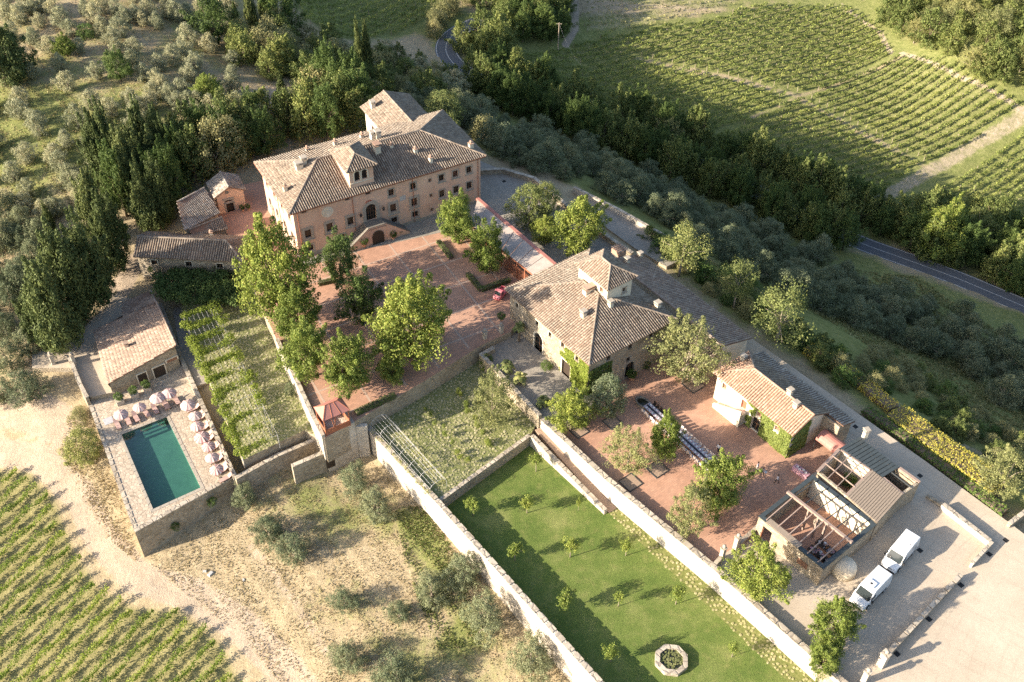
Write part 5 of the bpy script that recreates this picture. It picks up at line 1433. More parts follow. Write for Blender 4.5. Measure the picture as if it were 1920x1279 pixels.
def tree_px(name, kind, cx, cy, wpx, ratio, label, zb=None, group=None, cat='tree', frac=0.55, **k):
    """tree whose crown centre is seen at photo (cx, cy), crown wpx photo pixels wide, height = ratio * width"""
    D = 6.0; wpx = wpx * (1.11 if zb is not None else 1.2)
    for _ in range(4):
        H = D * ratio
        p = Z(cx, cy, zb + H * frac) if zb is not None else G(cx, cy, H * frac)
        D = wpx / pxm((p[0], p[1], p[2]))
    H = D * ratio
    if zb is not None: loc = (p[0], p[1], zb)
    else: loc = (p[0], p[1], tz(p[0], p[1]) - 0.05)
    return plant(name, kind, loc, D, H, label, cat, group, **k)
def leaf_cloud(name, mat, C, N, leaf, parent, asp=0.6):
    V, F = leaf_quads(np.asarray(C, float), np.asarray(N, float), leaf, asp)
    o = mesh_obj(name, V, F, M[mat], parent); 
    if parent is not None: o['kind'] = 'stuff'
    return o
# ================================================================== ROOFLESS BUILDING
CN = lambda x, y: (1400 + x / 5.328, 860 + y / 5.328)
C2 = lambda x, y: (1380 + x / 3.552, 760 + y / 3.552)
ZWN = 1.5
def boxwall(b, p, q, z0, z1, t, m=0, inner=0):
    """wall box from p to q (plan), outside face on the right hand side, thickness t to the left"""
    p, q = np.asarray(p)[:2], np.asarray(q)[:2]
    d = (q - p) / np.linalg.norm(q - p); n = np.array([-d[1], d[0]])
    b.prism([p, q, q + n * t, p + n * t], z0, z1, m)
cN, eN, mN, LN, WN = fit_rect([Z(*CN(150, 575), ZWN), Z(*CN(750, 1110), ZWN), Z(*CN(1310, 650), ZWN), Z(*CN(640, 160), ZWN)])
hall = thing('roofless_hall', (*cN, -2), 'roofless stone dining hall with dark capped walls and open beams', 'building')
KN = rect_pts(cN, eN, mN, LN, WN)
FN = [Facade(KN[i], KN[(i + 1) % 4], -2.3, ZWN) for i in range(4)]
for i, f in enumerate(FN):
    b = MB()
    if i == 0:      # front: door gap near the left end
        f.plate(b, 0.0, 0.9, -2.3, ZWN - 0.1, -0.4, 0); f.plate(b, 2.3, f.L, -2.3, ZWN - 0.1, -0.4, 0); f.plate(b, 0.9, 2.3, 0.5, ZWN - 0.1, -0.4, 0)
    else:
        f.plate(b, 0.4 if i == 1 else 0.404, f.L - 0.404, -2.3, ZWN - 0.1 - 0.002 * i, -0.4, -0.001 * i)
    b.build('stone_wall', M['stone'], hall)
    if i in (2,):
        b = MB(); f.plate(b, 0.42, f.L - 0.42, -2.0, ZWN - 0.15, -0.46, -0.41); b.build('plaster_lining', M['cream'], hall)
    b = MB(); f.plate(b, -0.05, f.L + 0.05 - 0.46 * (i % 2), ZWN - 0.1, ZWN + 0.06 + 0.004 * i, -0.5, 0.05); b.build('metal_cap', M['blueroof'], hall)
for i in (1, 3):
    b = MB(); p = KN[i]; 
b = MB(); b.add([(*p, -2.02) for p in rect_pts(cN, eN, mN, LN, WN, 0.3)], [(0, 1, 2, 3)]); b.build('floor', M['cotto'], hall)
m0, m1 = (FN[3].pt(FN[3].L / 2, 0)[:2]), (FN[1].pt(FN[1].L / 2, 0)[:2])
ZRD = 2.35
b = MB(); b.beam(v3(m0, ZRD), v3(m1, ZRD), 0.34, 0.32); b.build('ridge_beam', M['rosewood'], hall)
for t in np.linspace(0.1, 0.9, 6):
    r = v3(lerp(m0, m1, t), ZRD - 0.1)
    b = MB(); b.beam(v3(FN[0].pt(FN[0].L * t, 0, -0.2)[:2], ZWN + 0.14), r, 0.13, 0.16); b.build('rafter', M['rosewood'], hall)
    b = MB(); b.beam(v3(FN[2].pt(FN[2].L * (1 - t), 0, -0.2)[:2], ZWN + 0.14), r, 0.10, 0.14); b.build('rafter', M['darkmetal'], hall)
b = MB(); FN[0].plate(b, FN[0].L * 0.12, FN[0].L * 0.62, ZWN + 0.08, ZWN + 0.16, -0.75, 0.1); b.build('timber_shelf', M['decking'], hall)
b = MB(); q = FN[0].pt(1.1, -2.04, 0.05); q2 = FN[0].pt(1.5, -2.04, 1.1); b.beam(v3(q[:2], 0.35), v3(q2[:2], 0.35), 0.07, 2.35); b.build('open_door', M['corten'], hall)
b = MB(); u, z = FN[0].uz(*CN(575, 985)); FN[0].plate(b, u - 0.75, u + 0.75, -0.9, 0.1, -0.02, 0.03); b.build('window', M['shutter'], hall)
for sgn, t in ((0, 0.35), (0, 0.62), (1, 0.5)):      # tie posts inside
    b = MB(); q = lerp(m0, m1, t); b.box((q[0], q[1], -2.0), (0.22, 0.22, ZRD + 1.7), 0.4); b.build('post', M['rosewood'], hall)
# kitchen block behind: open room, slatted roof, blue roof, dark court
kb = thing('kitchen_block', tuple(Z(1640, 910, -2)), 'stone block with slatted roof and blue sheet roof behind the hall', 'building')
Q = {n: Z(*C2(*p), ZWN + 0.2)[:2] for n, p in dict(a=(545, 440), b=(735, 602), c=(940, 785), d=(1112, 592), e=(1226, 512), f=(1090, 415), g=(820, 212), h=(692, 286), i=(905, 432), j=(980, 482)).items()}
for p, q in (('h', 'a'), ('c', 'd'), ('d', 'e'), ('e', 'g'), ('g', 'h'), ('a', 'b'), ('b', 'c')):
    b = MB(); boxwall(b, Q[p], Q[q], -2.3, ZWN + 0.1, 0.35); b.build('stone_wall', M['stone'], kb)
for p, q in (('h', 'i'), ('b', 'i'), ('d', 'j')):
    b = MB(); boxwall(b, Q[p], Q[q], -2.2, ZWN + 0.05, 0.25); b.build('plaster_wall', M['cream'], kb)
for p, q in (('a', 'h'), ('h', 'i'), ('i', 'b'), ('e', 'f'), ('d', 'j')):
    b = MB(); b.beam(v3(Q[p], ZWN + 0.22), v3(Q[q], ZWN + 0.22), 0.4, 0.1); b.build('timber_cap', M['rosewood'], kb)
b = MB(); b.add([v3(Q[x], -2.0) for x in ('a', 'b', 'i', 'h')], [(0, 1, 2, 3)]); b.build('floor', M['cotto'], kb)
nb = 15
for i in range(nb):
    t0, t1 = i / nb + 0.006, (i + 1) / nb - 0.006
    b = MB(); A = [lerp(Q['b'], Q['c'], t0), lerp(Q['b'], Q['c'], t1), lerp(Q['i'], Q['d'], t1), lerp(Q['i'], Q['d'], t0)]
    b.prism(A, ZWN + 0.2 + 0.01 * (i % 2), ZWN + 0.27 + 0.012 * (i % 2)); b.build('roof_board', M['decking'], kb)
nb = 12
for i in range(nb):
    t0, t1 = i / nb, (i + 1) / nb - 0.012
    b = MB(); A = [lerp(Q['h'], Q['j'], t0), lerp(Q['h'], Q['j'], t1), lerp(Q['g'], Q['f'], t1), lerp(Q['g'], Q['f'], t0)]
    b.prism(A, ZWN + 0.16, ZWN + 0.25 + 0.015 * (i % 2)); b.build('roof_sheet', M['blueroof'], kb)
for t in (0.33, 0.66):
    b = MB(); b.beam(v3(lerp(Q['a'], Q['h'], t), ZWN + 0.3), v3(lerp(Q['b'], Q['i'], t), ZWN + 0.3), 0.1, 0.14); b.build('beam', M['rosewood'], kb)
    b = MB(); b.beam(v3(lerp(Q['a'], Q['b'], t), ZWN + 0.32), v3(lerp(Q['h'], Q['i'], t), ZWN + 0.32), 0.1, 0.14); b.build('beam', M['rosewood'], kb)
b = MB(); b.beam(v3(lerp(Q['j'], Q['f'], 0.5), ZWN + 0.3), v3(lerp(Q['d'], Q['e'], 0.5), ZWN + 0.3), 0.1, 0.12); b.build('beam', M['darkmetal'], kb)
chimney(kb, v3(Z(*C2(858, 205), 1.6)[:2], ZWN + 0.3), 0.55, 0.55, 0.8, 0.3, 0)
# barrel awning of rusted sheet
a0, a1 = Z(1541, 812, 0.5)[:2], Z(1580, 842, 0.5)[:2]
aw = thing('barrel_awning', v3(a0, -2), 'rust red barrel shaped sheet awning beside the ivy house', 'awning')
d = (a1 - a0) / np.linalg.norm(a1 - a0); n_ = np.array([-d[1], d[0]]); b = MB(); N = 10
R_ = [[v3(p + n_ * 1.15 * math.cos(t), 0.0 + 1.15 * math.sin(t) * 0.9) for t in np.linspace(0, math.pi, N + 1)] for p in (a0, a1)]
for i in range(N): b.quad(R_[0][i], R_[1][i], R_[1][i + 1], R_[0][i + 1])
b.build('curved_sheet', M['corten_pink'], aw)
for p in (a0, a1):
    for s in (-1, 1):
        b = MB(); q = p + n_ * 1.12 * s; b.tube([v3(q, -2.05), v3(q, 0.02)], 0.06, 6); b.build('post', M['darkmetal'], aw)
# domed oven
oc = Z(1583, 1064, -1.2); oven = thing('domed_oven', (oc[0], oc[1], -2.05), 'pale plaster dome built against the hall corner', 'oven')
b = MB(); b.lathe((oc[0], oc[1], -2.05), [(1.5, 0), (1.5, 0.9), (1.42, 1.3), (1.15, 1.7), (0.65, 2.0), (0.1, 2.1)], 20); b.build('dome', M['cream'], oven, smooth=True)
q = Z(1572, 1046, 0.5); b = MB(); b.tube([(q[0], q[1], -0.5), (q[0], q[1], 1.5)], 0.14, 8); b.build('flue', M['darkmetal'], oven)

# ================================================================== CANOPY BESIDE THE COURT
CK = lambda x, y: (860 + x / 5.8125, 300 + y / 5.8125)
ZK = 3.3
kk = [Z(882, 422, ZK), Z(1002, 517, ZK - 0.0), Z(1041, 496, ZK + 0.5), Z(895, 372, ZK + 0.5)]
can = thing('canvas_canopy', tuple(v3(kk[0], 0)), 'long pale canvas canopy with red gutter beside the court', 'canopy')
k = NT('pale_canvas', 0.85); k.color(k.ramp(k.noise(0.8, 6, 0.7), [(0.3, (0.34, 0.285, 0.25)), (0.7, (0.45, 0.385, 0.345))])); M['canvas'] = k.m
nb = 8
for i in range(nb):
    t0, t1 = i / nb + 0.003, (i + 1) / nb - 0.003
    A = [lerp(kk[0], kk[1], t0), lerp(kk[0], kk[1], t1), lerp(kk[3], kk[2], t1), lerp(kk[3], kk[2], t0)]
    dz = 0.03 * (i % 2)
    V = [p + np.array([0, 0, dz]) for p in A] + [p + np.array([0, 0, dz - 0.06]) for p in A]
    b = MB(); b.add(V, [(0, 1, 2, 3), (7, 6, 5, 4), (0, 4, 5, 1), (1, 5, 6, 2), (2, 6, 7, 3), (3, 7, 4, 0)]); b.build('canvas_panel', M['canvas'], can)
b = MB(); b.beam(kk[3] + np.array([0, 0, 0.12]), kk[2] + np.array([0, 0, 0.12]), 0.55, 0.35); b.build('gutter', M['corten_pink'], can)
b = MB(); b.beam(kk[0] + np.array([0, 0, 0.02]), kk[1] + np.array([0, 0, 0.02]), 0.14, 0.22); b.build('front_rail', M['corten'], can)
for t in np.linspace(0.02, 0.98, 9):
    for A in ((kk[0], kk[1]), (kk[3], kk[2])):
        p = lerp(*A, t); b = MB(); b.box((p[0], p[1], -0.3 if A[0] is kk[3] else 0), (0.12, 0.12, p[2] - 0.05 + (0.3 if A[0] is kk[3] else 0)), 0.8); b.build('post', M['corten'], can)
for t in np.linspace(0.55, 0.99, 36):
    p = lerp(kk[0], kk[1], t); b = MB(); b.box((p[0], p[1], 0), (0.05, 0.05, 2.4), 0.8); b.build('screen_bar', M['corten'], can)

# ================================================================== PERGOLAS
ZPG = -0.4
def wire(b, p, q, r=0.010): b.tube([p, q], r, 4, caps=False)
pg = [Z(343, 592, ZPG), Z(400, 572, ZPG), Z(520, 815, ZPG), Z(452, 848, ZPG)]
perg = thing('vine_pergola', tuple(v3(pg[0], -3)), 'iron wire pergola carrying bright vine foliage above the chip garden', 'pergola')
nn = 11
for i in range(nn):
    t = i / (nn - 1); a, c = lerp(pg[0], pg[3], t), lerp(pg[1], pg[2], t)
    for p in (a, c):
        b = MB(); b.tube([v3(p, -3.0), v3(p, ZPG)], 0.04, 6); b.build('post', M['palemetal'], perg)
    b = MB(); b.tube([a, c], 0.02, 5); b.build('cross_bar', M['palemetal'], perg)
for t in np.linspace(0, 1, 8):
    b = MB(); wire(b, lerp(pg[0], pg[1], t), lerp(pg[3], pg[2], t)); b.build('wire', M['palemetal'], perg)
cl, cn = [], []
def puff(p, r, n=160, sq=0.5):
    d = rng.normal(size=(n, 3)); d /= np.linalg.norm(d, axis=1, keepdims=True)
    C = np.asarray(p) + d * r * np.array([1, 1, sq]) * rng.uniform(0.5, 1, (n, 1)); cl.append(C); cn.append(d + 0.5 * rng.normal(size=(n, 3)) + np.array([0, 0, 0.5]))
for s in np.linspace(0.06, 1, 62):
    p = lerp(pg[0], pg[3], s) + np.array([rng.normal(0, 0.25), rng.normal(0, 0.2), 0])
    if rng.random() < 0.8 * (0.75 + 0.35 * math.sin(s * 32)): puff(p, rng.uniform(0.6, 1.1), 180, 0.8)
for s in np.linspace(0.0, 0.8, 34):
    if rng.random() < 0.85 - 0.5 * s: puff(lerp(pg[1], pg[2], s) + rng.normal(0, 0.3, 3) * [1, 1, 0.3], rng.uniform(0.6, 1.1), 160)
for i in range(nn):
    t = i / (nn - 1)
    for s in np.linspace(0.05, 0.9, 12):
        if rng.random() < (1.1 - 0.75 * s) * (1.3 - t * 0.55): puff(lerp(lerp(pg[0], pg[3], t), lerp(pg[1], pg[2], t), s), rng.uniform(0.55, 0.95), 130)
leaf_cloud('vine_foliage', 'perg', np.concatenate(cl), np.concatenate(cn), 0.24, perg)
# dense climber below the long house
cl, cn = [], []
dc = thing('kiwi_arbour', tuple(Z(370, 545, -3)), 'dense dark green climber over an arbour under the long house', 'climber')
for _ in range(150):
    x, y = rng.uniform(290, 450), rng.uniform(508, 568)
    if y > 530 + (x - 290) * 0.3 + 20 or y < 505 + abs(x - 370) * 0.06: continue
    puff(Z(x, y, rng.uniform(-1.6, -0.4)), rng.uniform(0.7, 1.3), 130, 0.7)
leaf_cloud('foliage', 'limedark', np.concatenate(cl), np.concatenate(cn), 0.30, dc)
b = MB()
for x, y in ((300, 545), (340, 560), (380, 560), (430, 540)): b.tube([Z(x, y, -4), Z(x, y, -1.0)], 0.06, 6)
b.build('stems', M['bark'], dc)
# wire tunnel beside the long wall
tc0, tc1 = Z(712, 800, -2.9), Z(822, 922, -2.9)
tun = thing('wire_tunnel', tuple(tc0), 'arched wire rose tunnel inside the long garden wall', 'pergola')
d = (tc1 - tc0) / np.linalg.norm(tc1 - tc0); n_ = np.array([-d[1], d[0], 0]); Lt = np.linalg.norm(tc1 - tc0)
ang = np.linspace(0, math.pi, 9)
for t in np.linspace(0, 1, 7):
    b = MB(); p = tc0 + d * Lt * t
    b.tube([p + n_ * 1.35] + [p + n_ * 1.35 * math.cos(a) + np.array([0, 0, 1.1 + 1.1 * math.sin(a)]) for a in ang] + [p - n_ * 1.35], 0.022, 5); b.build('hoop', M['palemetal'], tun)
for a in ang:
    b = MB(); o_ = n_ * 1.35 * math.cos(a) + np.array([0, 0, 1.1 + 1.1 * math.sin(a)]); wire(b, tc0 + o_, tc1 + o_, 0.013); b.build('wire', M['palemetal'], tun)
cl, cn = [], []
for t in np.linspace(0.02, 1, 34):
    p = tc0 + d * Lt * t
    for sg in (-1, 1):
        if rng.random() < 0.6: puff(p + n_ * 1.4 * sg + np.array([0, 0, rng.uniform(0.2, 1.2)]), rng.uniform(0.25, 0.5), 50, 1.2)
leaf_cloud('rose_foliage', 'pale', np.concatenate(cl), np.concatenate(cn), 0.16, tun)
# ivy on the two houses
def ivy(parent, F, u0, u1, z0, z1, n, leaf=0.26, edge=0.6, mat='ivy', skip=()):
    u, z = rng.uniform(u0 - edge, u1, n * 2), rng.uniform(z0, z1, n * 2)
    lim = u0 + edge * (np.sin(z * 1.7) + np.sin(z * 4.1 + 1))
    ok = u > lim
    for a, b_, c, d_ in skip: ok &= ~((u > a) & (u < b_) & (z > c) & (z < d_))
    u, z = u[ok][:n], z[ok][:n]
    off = rng.uniform(0.03, 0.22, len(u))
    C = np.array([F.p0[0] + F.e[0] * u + F.n[0] * off, F.p0[1] + F.e[1] * u + F.n[1] * off, z]).T
    N = np.array([F.n[0], F.n[1], 0.5]) + 0.55 * rng.normal(size=(len(u), 3))
    return leaf_cloud('ivy', mat, C, N, leaf, parent)
f = FI[0]
wins = [(o[0] - 0.12, o[1] + 0.12, o[2] - 0.1, o[3] + 0.15) for o in f.ops]
ivy(ivyh, f, UD + 1.0, f.L, -2.0, ZI - 0.05, 5200, skip=wins)
ivy(ivyh, FI[1], 0, FI[1].L * 0.55, -2.0, ZI + 0.3, 3600)
wins = [(o[0] - 0.2, o[1] + 0.2, o[2] - 0.1, o[3] + 0.2) for o in fa.ops]
ivy(shouse, fa, fa.L * 0.72, fa.L, -1.2, ZH - 0.3, 3600, skip=wins, edge=1.0, mat='perg')
wins = [(o[0] - 0.2, o[1] + 0.2, o[2] - 0.1, o[3] + 0.2) for o in fb.ops]
ivy(shouse, fb, 0, fb.L * 0.28, -2, 3.6, 2200, skip=wins, edge=0.1, mat='limedark')

# ================================================================== LAWN BASIN
oc = Z(1259, 1236, -4.2); fo = thing('octagonal_basin', (oc[0], oc[1], -4.7), 'octagonal stone lily basin standing on the lawn', 'basin')
ang8 = [RAD(22.5 + 45 * i - 6) for i in range(8)]
def octr(r): return [(oc[0] + r * math.cos(a), oc[1] + r * math.sin(a)) for a in ang8]
o_, i_ = octr(2.0), octr(1.42)
for i in range(8):
    j = (i + 1) % 8; b = MB(); b.prism([o_[i], o_[j], i_[j], i_[i]], -4.72, -4.12); b.build('rim_block', M['coping'], fo)
k = NT('dark_pond', 0.08, 0.5); k.color((0.02, 0.022, 0.015)); M['pond'] = k.m
b = MB(); b.add([(*p, -4.32) for p in octr(1.44)], [tuple(range(8))]); b.build('water', M['pond'], fo)
n = 170; rr, aa = 1.36 * np.sqrt(rng.random(n)), rng.uniform(0, 6.28, n); C = np.c_[oc[0] + rr * np.cos(aa), oc[1] + rr * np.sin(aa), np.full(n, -4.28) + rng.uniform(0, 0.05, n)]
leaf_cloud('lily_pads', 'pale', C, np.tile((0, 0, 1.0), (n, 1)) + 0.1 * rng.normal(size=(n, 3)), 0.26, fo, 0.9)

# ================================================================== PILLARS, POTS, TROUGH
def pillar(px, py, zt, zb, w, label, group=None):
    p = Z(px, py, zt); r = thing('gate_pillar', (p[0], p[1], zb), label, 'pillar', group)
    b = MB(); b.box((p[0], p[1], zb - 0.1), (w, w, zt - zb - 0.15), RAD(38)); b.build('shaft', M['stone_pale'], r)
    b = MB(); b.box((p[0], p[1], zt - 0.26), (w + 0.16, w + 0.16, 0.14), RAD(38)); b.build('cap', M['coping'], r)
    b = MB(); b.lathe((p[0], p[1], zt - 0.12), [(0.12, 0), (0.2, 0.06), (0.09, 0.14), (0.24, 0.34), (0.2, 0.46), (0.05, 0.55)], 10); b.build('urn', M['pietra'], r)
for px, py, zt, zb, w, lb in ((1385, 1005, 0.5, -2.05, 0.55, 'gate pillar at the end of the sloping wall by the hall'), (1358, 1026, 0.4, -2.05, 0.5, 'gate pillar beside the retaining wall of the lower court'),
                              (1663, 1224, 0.6, -2.05, 0.8, 'stout yard gate pillar joined to the low shaded wall'), (1629, 1258, 0.5, -2.05, 0.6, 'slim yard gate pillar near the bottom edge'),
                              (909, 620, 1.6, -0.2, 0.5, 'urn pillar on the left of the court ramp'), (940, 609, 1.6, -0.2, 0.5, 'urn pillar on the right of the court ramp'),
                              (93, 664, -2.2, -5.4, 0.5, 'outer entrance pillar on the grassy bank'), (133, 664, -2.0, -4.6, 0.5, 'inner entrance pillar at the drive wall')):
    pillar(px, py, zt, zb, w, lb)
M['clay'] = plain('terracotta_clay', (0.46, 0.25, 0.16), 0.85, 0.15, 5)
def pot(px, py, zb, r, lb, kind='topiary', D=1.2, H=1.2):
    p = Z(px, py, zb); t = thing('potted_shrub', (p[0], p[1], zb), lb, 'potted plant')
    b = MB(); b.lathe((p[0], p[1], zb), [(r * 0.65, 0), (r * 0.95, r * 1.2), (r * 1.08, r * 1.25), (r * 1.08, r * 1.45), (r * 0.9, r * 1.45)], 12); b.build('pot', M['clay'], t, smooth=False)
    o = bpy.data.objects.new('shrub', PROTO[kind][0][0]); col.objects.link(o); o.parent = t; o.location = (0, 0, r * 1.3); o.scale = (D, D, H)
pot(683, 463, 0, 0.5, 'large terracotta pot with round shrub left of the cellar door', D=1.6, H=1.4)
pot(738, 448, 0, 0.35, 'terracotta pot with shrub at the foot of the right flight')
pot(751, 441, 0, 0.3, 'small terracotta pot beside the end of the right flight', D=0.8, H=0.8)
pot(940, 601, 1.55, 0.28, 'round clipped bush in a pot on the ramp pillar', D=1.3, H=1.2)
pot(455, 396, 0, 0.3, 'clipped ball left of the chapel corner', D=0.9, H=0.9); pot(466, 394, 0, 0.3, 'clipped ball right of the chapel corner', D=0.9, H=0.9)
pot(1183, 712, -2, 0.4, 'dark clipped ball in a pot by the stone house door', D=1.5, H=1.5)
tp = Z(1206, 755, -1.5); tr_ = thing('stone_trough', (tp[0], tp[1], -2.04), 'dark oval stone trough at the head of the long table', 'trough')
b = MB(); b.lathe((0, 0, 0), [(0.75, 0), (0.85, 0.6), (0.85, 0.7), (0.68, 0.7), (0.62, 0.5)], 16); b.build('bowl', M['pietra_dark'], tr_, local=True)
b = MB(); b.lathe((0, 0, 0.50), [(0.64, 0), (0.02, 0.02)], 16); b.build('water', M['pond'], tr_, local=True)
tr_.scale = (1.6, 1.0, 1.0); tr_.rotation_euler = (0, 0, RAD(-50))
for i, (px, py, lb) in enumerate(((226, 756, 'square planter with clipped shrub nearest the pool corner'), (253, 744, 'square planter with clipped shrub, middle of three'), (277, 733, 'square planter with clipped shrub by the pool house door'))):
    p = Z(px, py, -5); t = thing('shrub_planter', (p[0], p[1], -5), lb, 'planter')
    b = MB(); b.box((p[0], p[1], -5), (1.05, 1.05, 0.8), RAD(32)); b.build('planter_box', M['stone_pale'], t)
    b = MB(); b.box((p[0], p[1], -4.22), (1.15, 1.15, 0.07), RAD(32)); b.build('planter_rim', M['coping'], t)
    o = bpy.data.objects.new('shrub', PROTO['topiary'][i % 2][0]); col.objects.link(o); o.parent = t; o.location = (0, 0, 0.75); o.scale = (1.35, 1.35, 1.3)
# box hedges
def hedge(name, pts, zb, w, h, label, mat='box', leaf=0.13, dens=420):
    P = [Z(x, y, zb) for x, y in pts] if not callable(zb) else [zb(x, y) for x, y in pts]
    r = thing(name, tuple(P[0]), label, 'hedge'); C, N = [], []
    b = MB()
    for p, q in zip(P[:-1], P[1:]):
        b.beam(p + np.array([0, 0, h * 0.88]), q + np.array([0, 0, h * 0.88]), w * 0.8, h * 0.9)
        L = np.linalg.norm(q - p); n = int(L * dens * (w + 2 * h) / 3); d = (q - p) / L; s = np.array([-d[1], d[0], 0])
        t = rng.uniform(-0.02, 1.02, n); a = rng.uniform(0, w + 2 * h, n)
        lat = np.where(a < h, -w / 2, np.where(a < h + w, a - h - w / 2, w / 2)); z = np.where(a < h, a, np.where(a < h + w, h, a - h - w))
        nz = np.where((a >= h) & (a < h + w), 1.0, 0.3); ns = np.where(a < h, -1.0, np.where(a < h + w, 0, 1.0))
        C.append(p + (q - p) * t[:, None] + s * (lat * rng.uniform(0.9, 1.08, n))[:, None] + np.c_[np.zeros(n), np.zeros(n), z + rng.normal(0, 0.04, n)])
        N.append(s * ns[:, None] + np.c_[np.zeros(n), np.zeros(n), nz] + 0.5 * rng.normal(size=(n, 3)))
    b.build('branches', M['bark'], r)
    leaf_cloud('foliage', mat, np.concatenate(C), np.concatenate(N), leaf, r)
hedge('box_hedge', [(877, 517), (902, 546), (955, 528)], 0, 0.7, 0.7, 'clipped box hedge bent around the tree by the canopy')
hedge('box_hedge', [(822, 455), (846, 486)], 0, 0.7, 0.6, 'short clipped hedge below the tree nearest the villa')
hedge('box_hedge', [(598, 535), (630, 528)], 0, 0.7, 0.7, 'low hedge at the foot of the dark court tree')
hedge('box_hedge', [(668, 778), (740, 745)], -0.1, 0.8, 0.8, 'dark hedge on the court edge right of the pavilion')
hedge('broom_hedge', [(1510, 660), (1560, 688), (1620, 730), (1672, 775)], lambda x, y: G(x, y), 2.2, 1.4, 'dull yellow broom bank in shade below the lane', 'broom', 0.3, 60)
hedge('broom_hedge', [(1672, 785), (1700, 806), (1760, 852), (1820, 893), (1868, 930)], lambda x, y: G(x, y), 3.6, 2.0, 'bright yellow flowering broom hedge beside the lane', 'broom', 0.26, 110)
hedge('lane_hedge', [(1620, 775), (1700, 830), (1790, 900), (1880, 968)], lambda x, y: G(x, y), 1.6, 1.2, 'dark green hedge along the valley side of the lane', 'box', 0.28, 90)
# wicker lamp and tables in the hall
wl_ = Z(*CN(712, 640), 0.4); wk = thing('wicker_lamp', tuple(wl_), 'pale round wicker lamp hanging in the roofless hall', 'lamp')
b = MB()
for a in np.linspace(0, math.pi, 7, endpoint=False): b.tube([wl_ + 0.55 * np.array([math.cos(a) * math.cos(t), math.sin(a) * math.cos(t), math.sin(t)]) for t in np.linspace(0, 2 * math.pi, 15)], 0.03, 4, caps=False)
for h in (-0.3, 0, 0.3): b.tube([wl_ + np.array([math.sqrt(0.3 - h * h) * math.cos(t), math.sqrt(0.3 - h * h) * math.sin(t), h]) for t in np.linspace(0, 2 * math.pi, 15)], 0.03, 4, caps=False)
b.build('wicker_ball', M['barkpale'], wk); b = MB(); b.tube([wl_ + np.array([0, 0, 0.5]), wl_ + np.array([0, 0, 1.7])], 0.015, 4); b.build('cord', M['iron'], wk)
# ================================================================== TREES
COURT_TREES = [
    ('lime', 512, 512, 128, 1.55, -0.0, 'tallest bright green lime tree at the left edge of the court'),
    ('lime', 556, 590, 92, 1.2, 0, 'bright lime tree leaning against the tallest court tree'),
    ('lime', 570, 660, 88, 1.25, 0, 'lime tree beside the narrow parapet wall'),
    ('lime', 652, 682, 98, 1.15, 0, 'lime tree in a round bed above the red pavilion'),
    ('limedark', 637, 487, 80, 1.2, 0, 'dark green tree close to the villa stair'),
    ('limedark', 674, 560, 76, 1.35, 0, 'dark green tree in the middle of the court'),
    ('lime', 770, 602, 150, 1.0, 0, 'broad spreading lime tree near the lower edge of the court'),
    ('lime', 733, 690, 56, 1.0, -0.5, 'low bright tree hanging over the court edge wall'),
    ('lime', 858, 412, 74, 1.25, 0, 'round lime tree nearest the villa on the canopy side'),
    ('lime', 913, 466, 72, 1.35, 0, 'lime tree inside the bent box hedge'),
    ('holm', 995, 385, 74, 1.15, -0.3, 'dense lobed tree behind the canvas canopy'),
    ('holm', 1024, 372, 50, 1.3, -0.3, 'slim dense tree right behind the canopy'),
    ('lime', 1086, 424, 96, 1.05, -0.3, 'wide lime tree in the service yard'),
    ('lime', 1024, 432, 52, 1.0, -0.3, 'small lime tree between canopy and service yard'),
    ('pale', 1291, 658, 122, 1.1, -2, 'big pale leaved tree between stone house and ivy house'),
    ('lime', 1072, 768, 74, 1.25, -2, 'lime tree at the wall below the stone house corner'),
    ('silver', 1139, 742, 74, 1.2, -2, 'silvery dark tree below the stone house corner'),
    ('pale', 1180, 846, 88, 1.1, -2, 'thin pale tree beside the retaining wall'),
    ('lime', 1249, 820, 66, 1.55, -2, 'tall narrow lime tree beside the long table'),
    ('lime', 1352, 906, 104, 1.1, -2, 'dense lime tree at the far end of the long table'),
    ('pale', 1300, 955, 92, 1.25, -2, 'pale leaved tree touching the dense lime by the wall'),
    ('lime', 1424, 1072, 102, 1.1, -2.05, 'lime tree in front of the roofless hall'),
    ('lime', 1566, 1166, 92, 1.05, -2.05, 'lime tree beside the front of the parked vans'),
    ('lime', 1548, 1232, 66, 1.0, -2.05, 'smaller lime tree against the wall at the bottom'),
    ('pale', 925, 752, 98, 1.1, -2.9, 'thin crooked pale tree in the stone chip garden'),
]
for i, (kd, cx, cy, w, ra, zb, lb) in enumerate(COURT_TREES):
    tree_px({'lime': 'lime_tree', 'limedark': 'dark_tree', 'holm': 'holm_oak', 'pale': 'pale_tree', 'silver': 'silver_tree'}[kd], kd, cx, cy, w, ra, lb, zb)
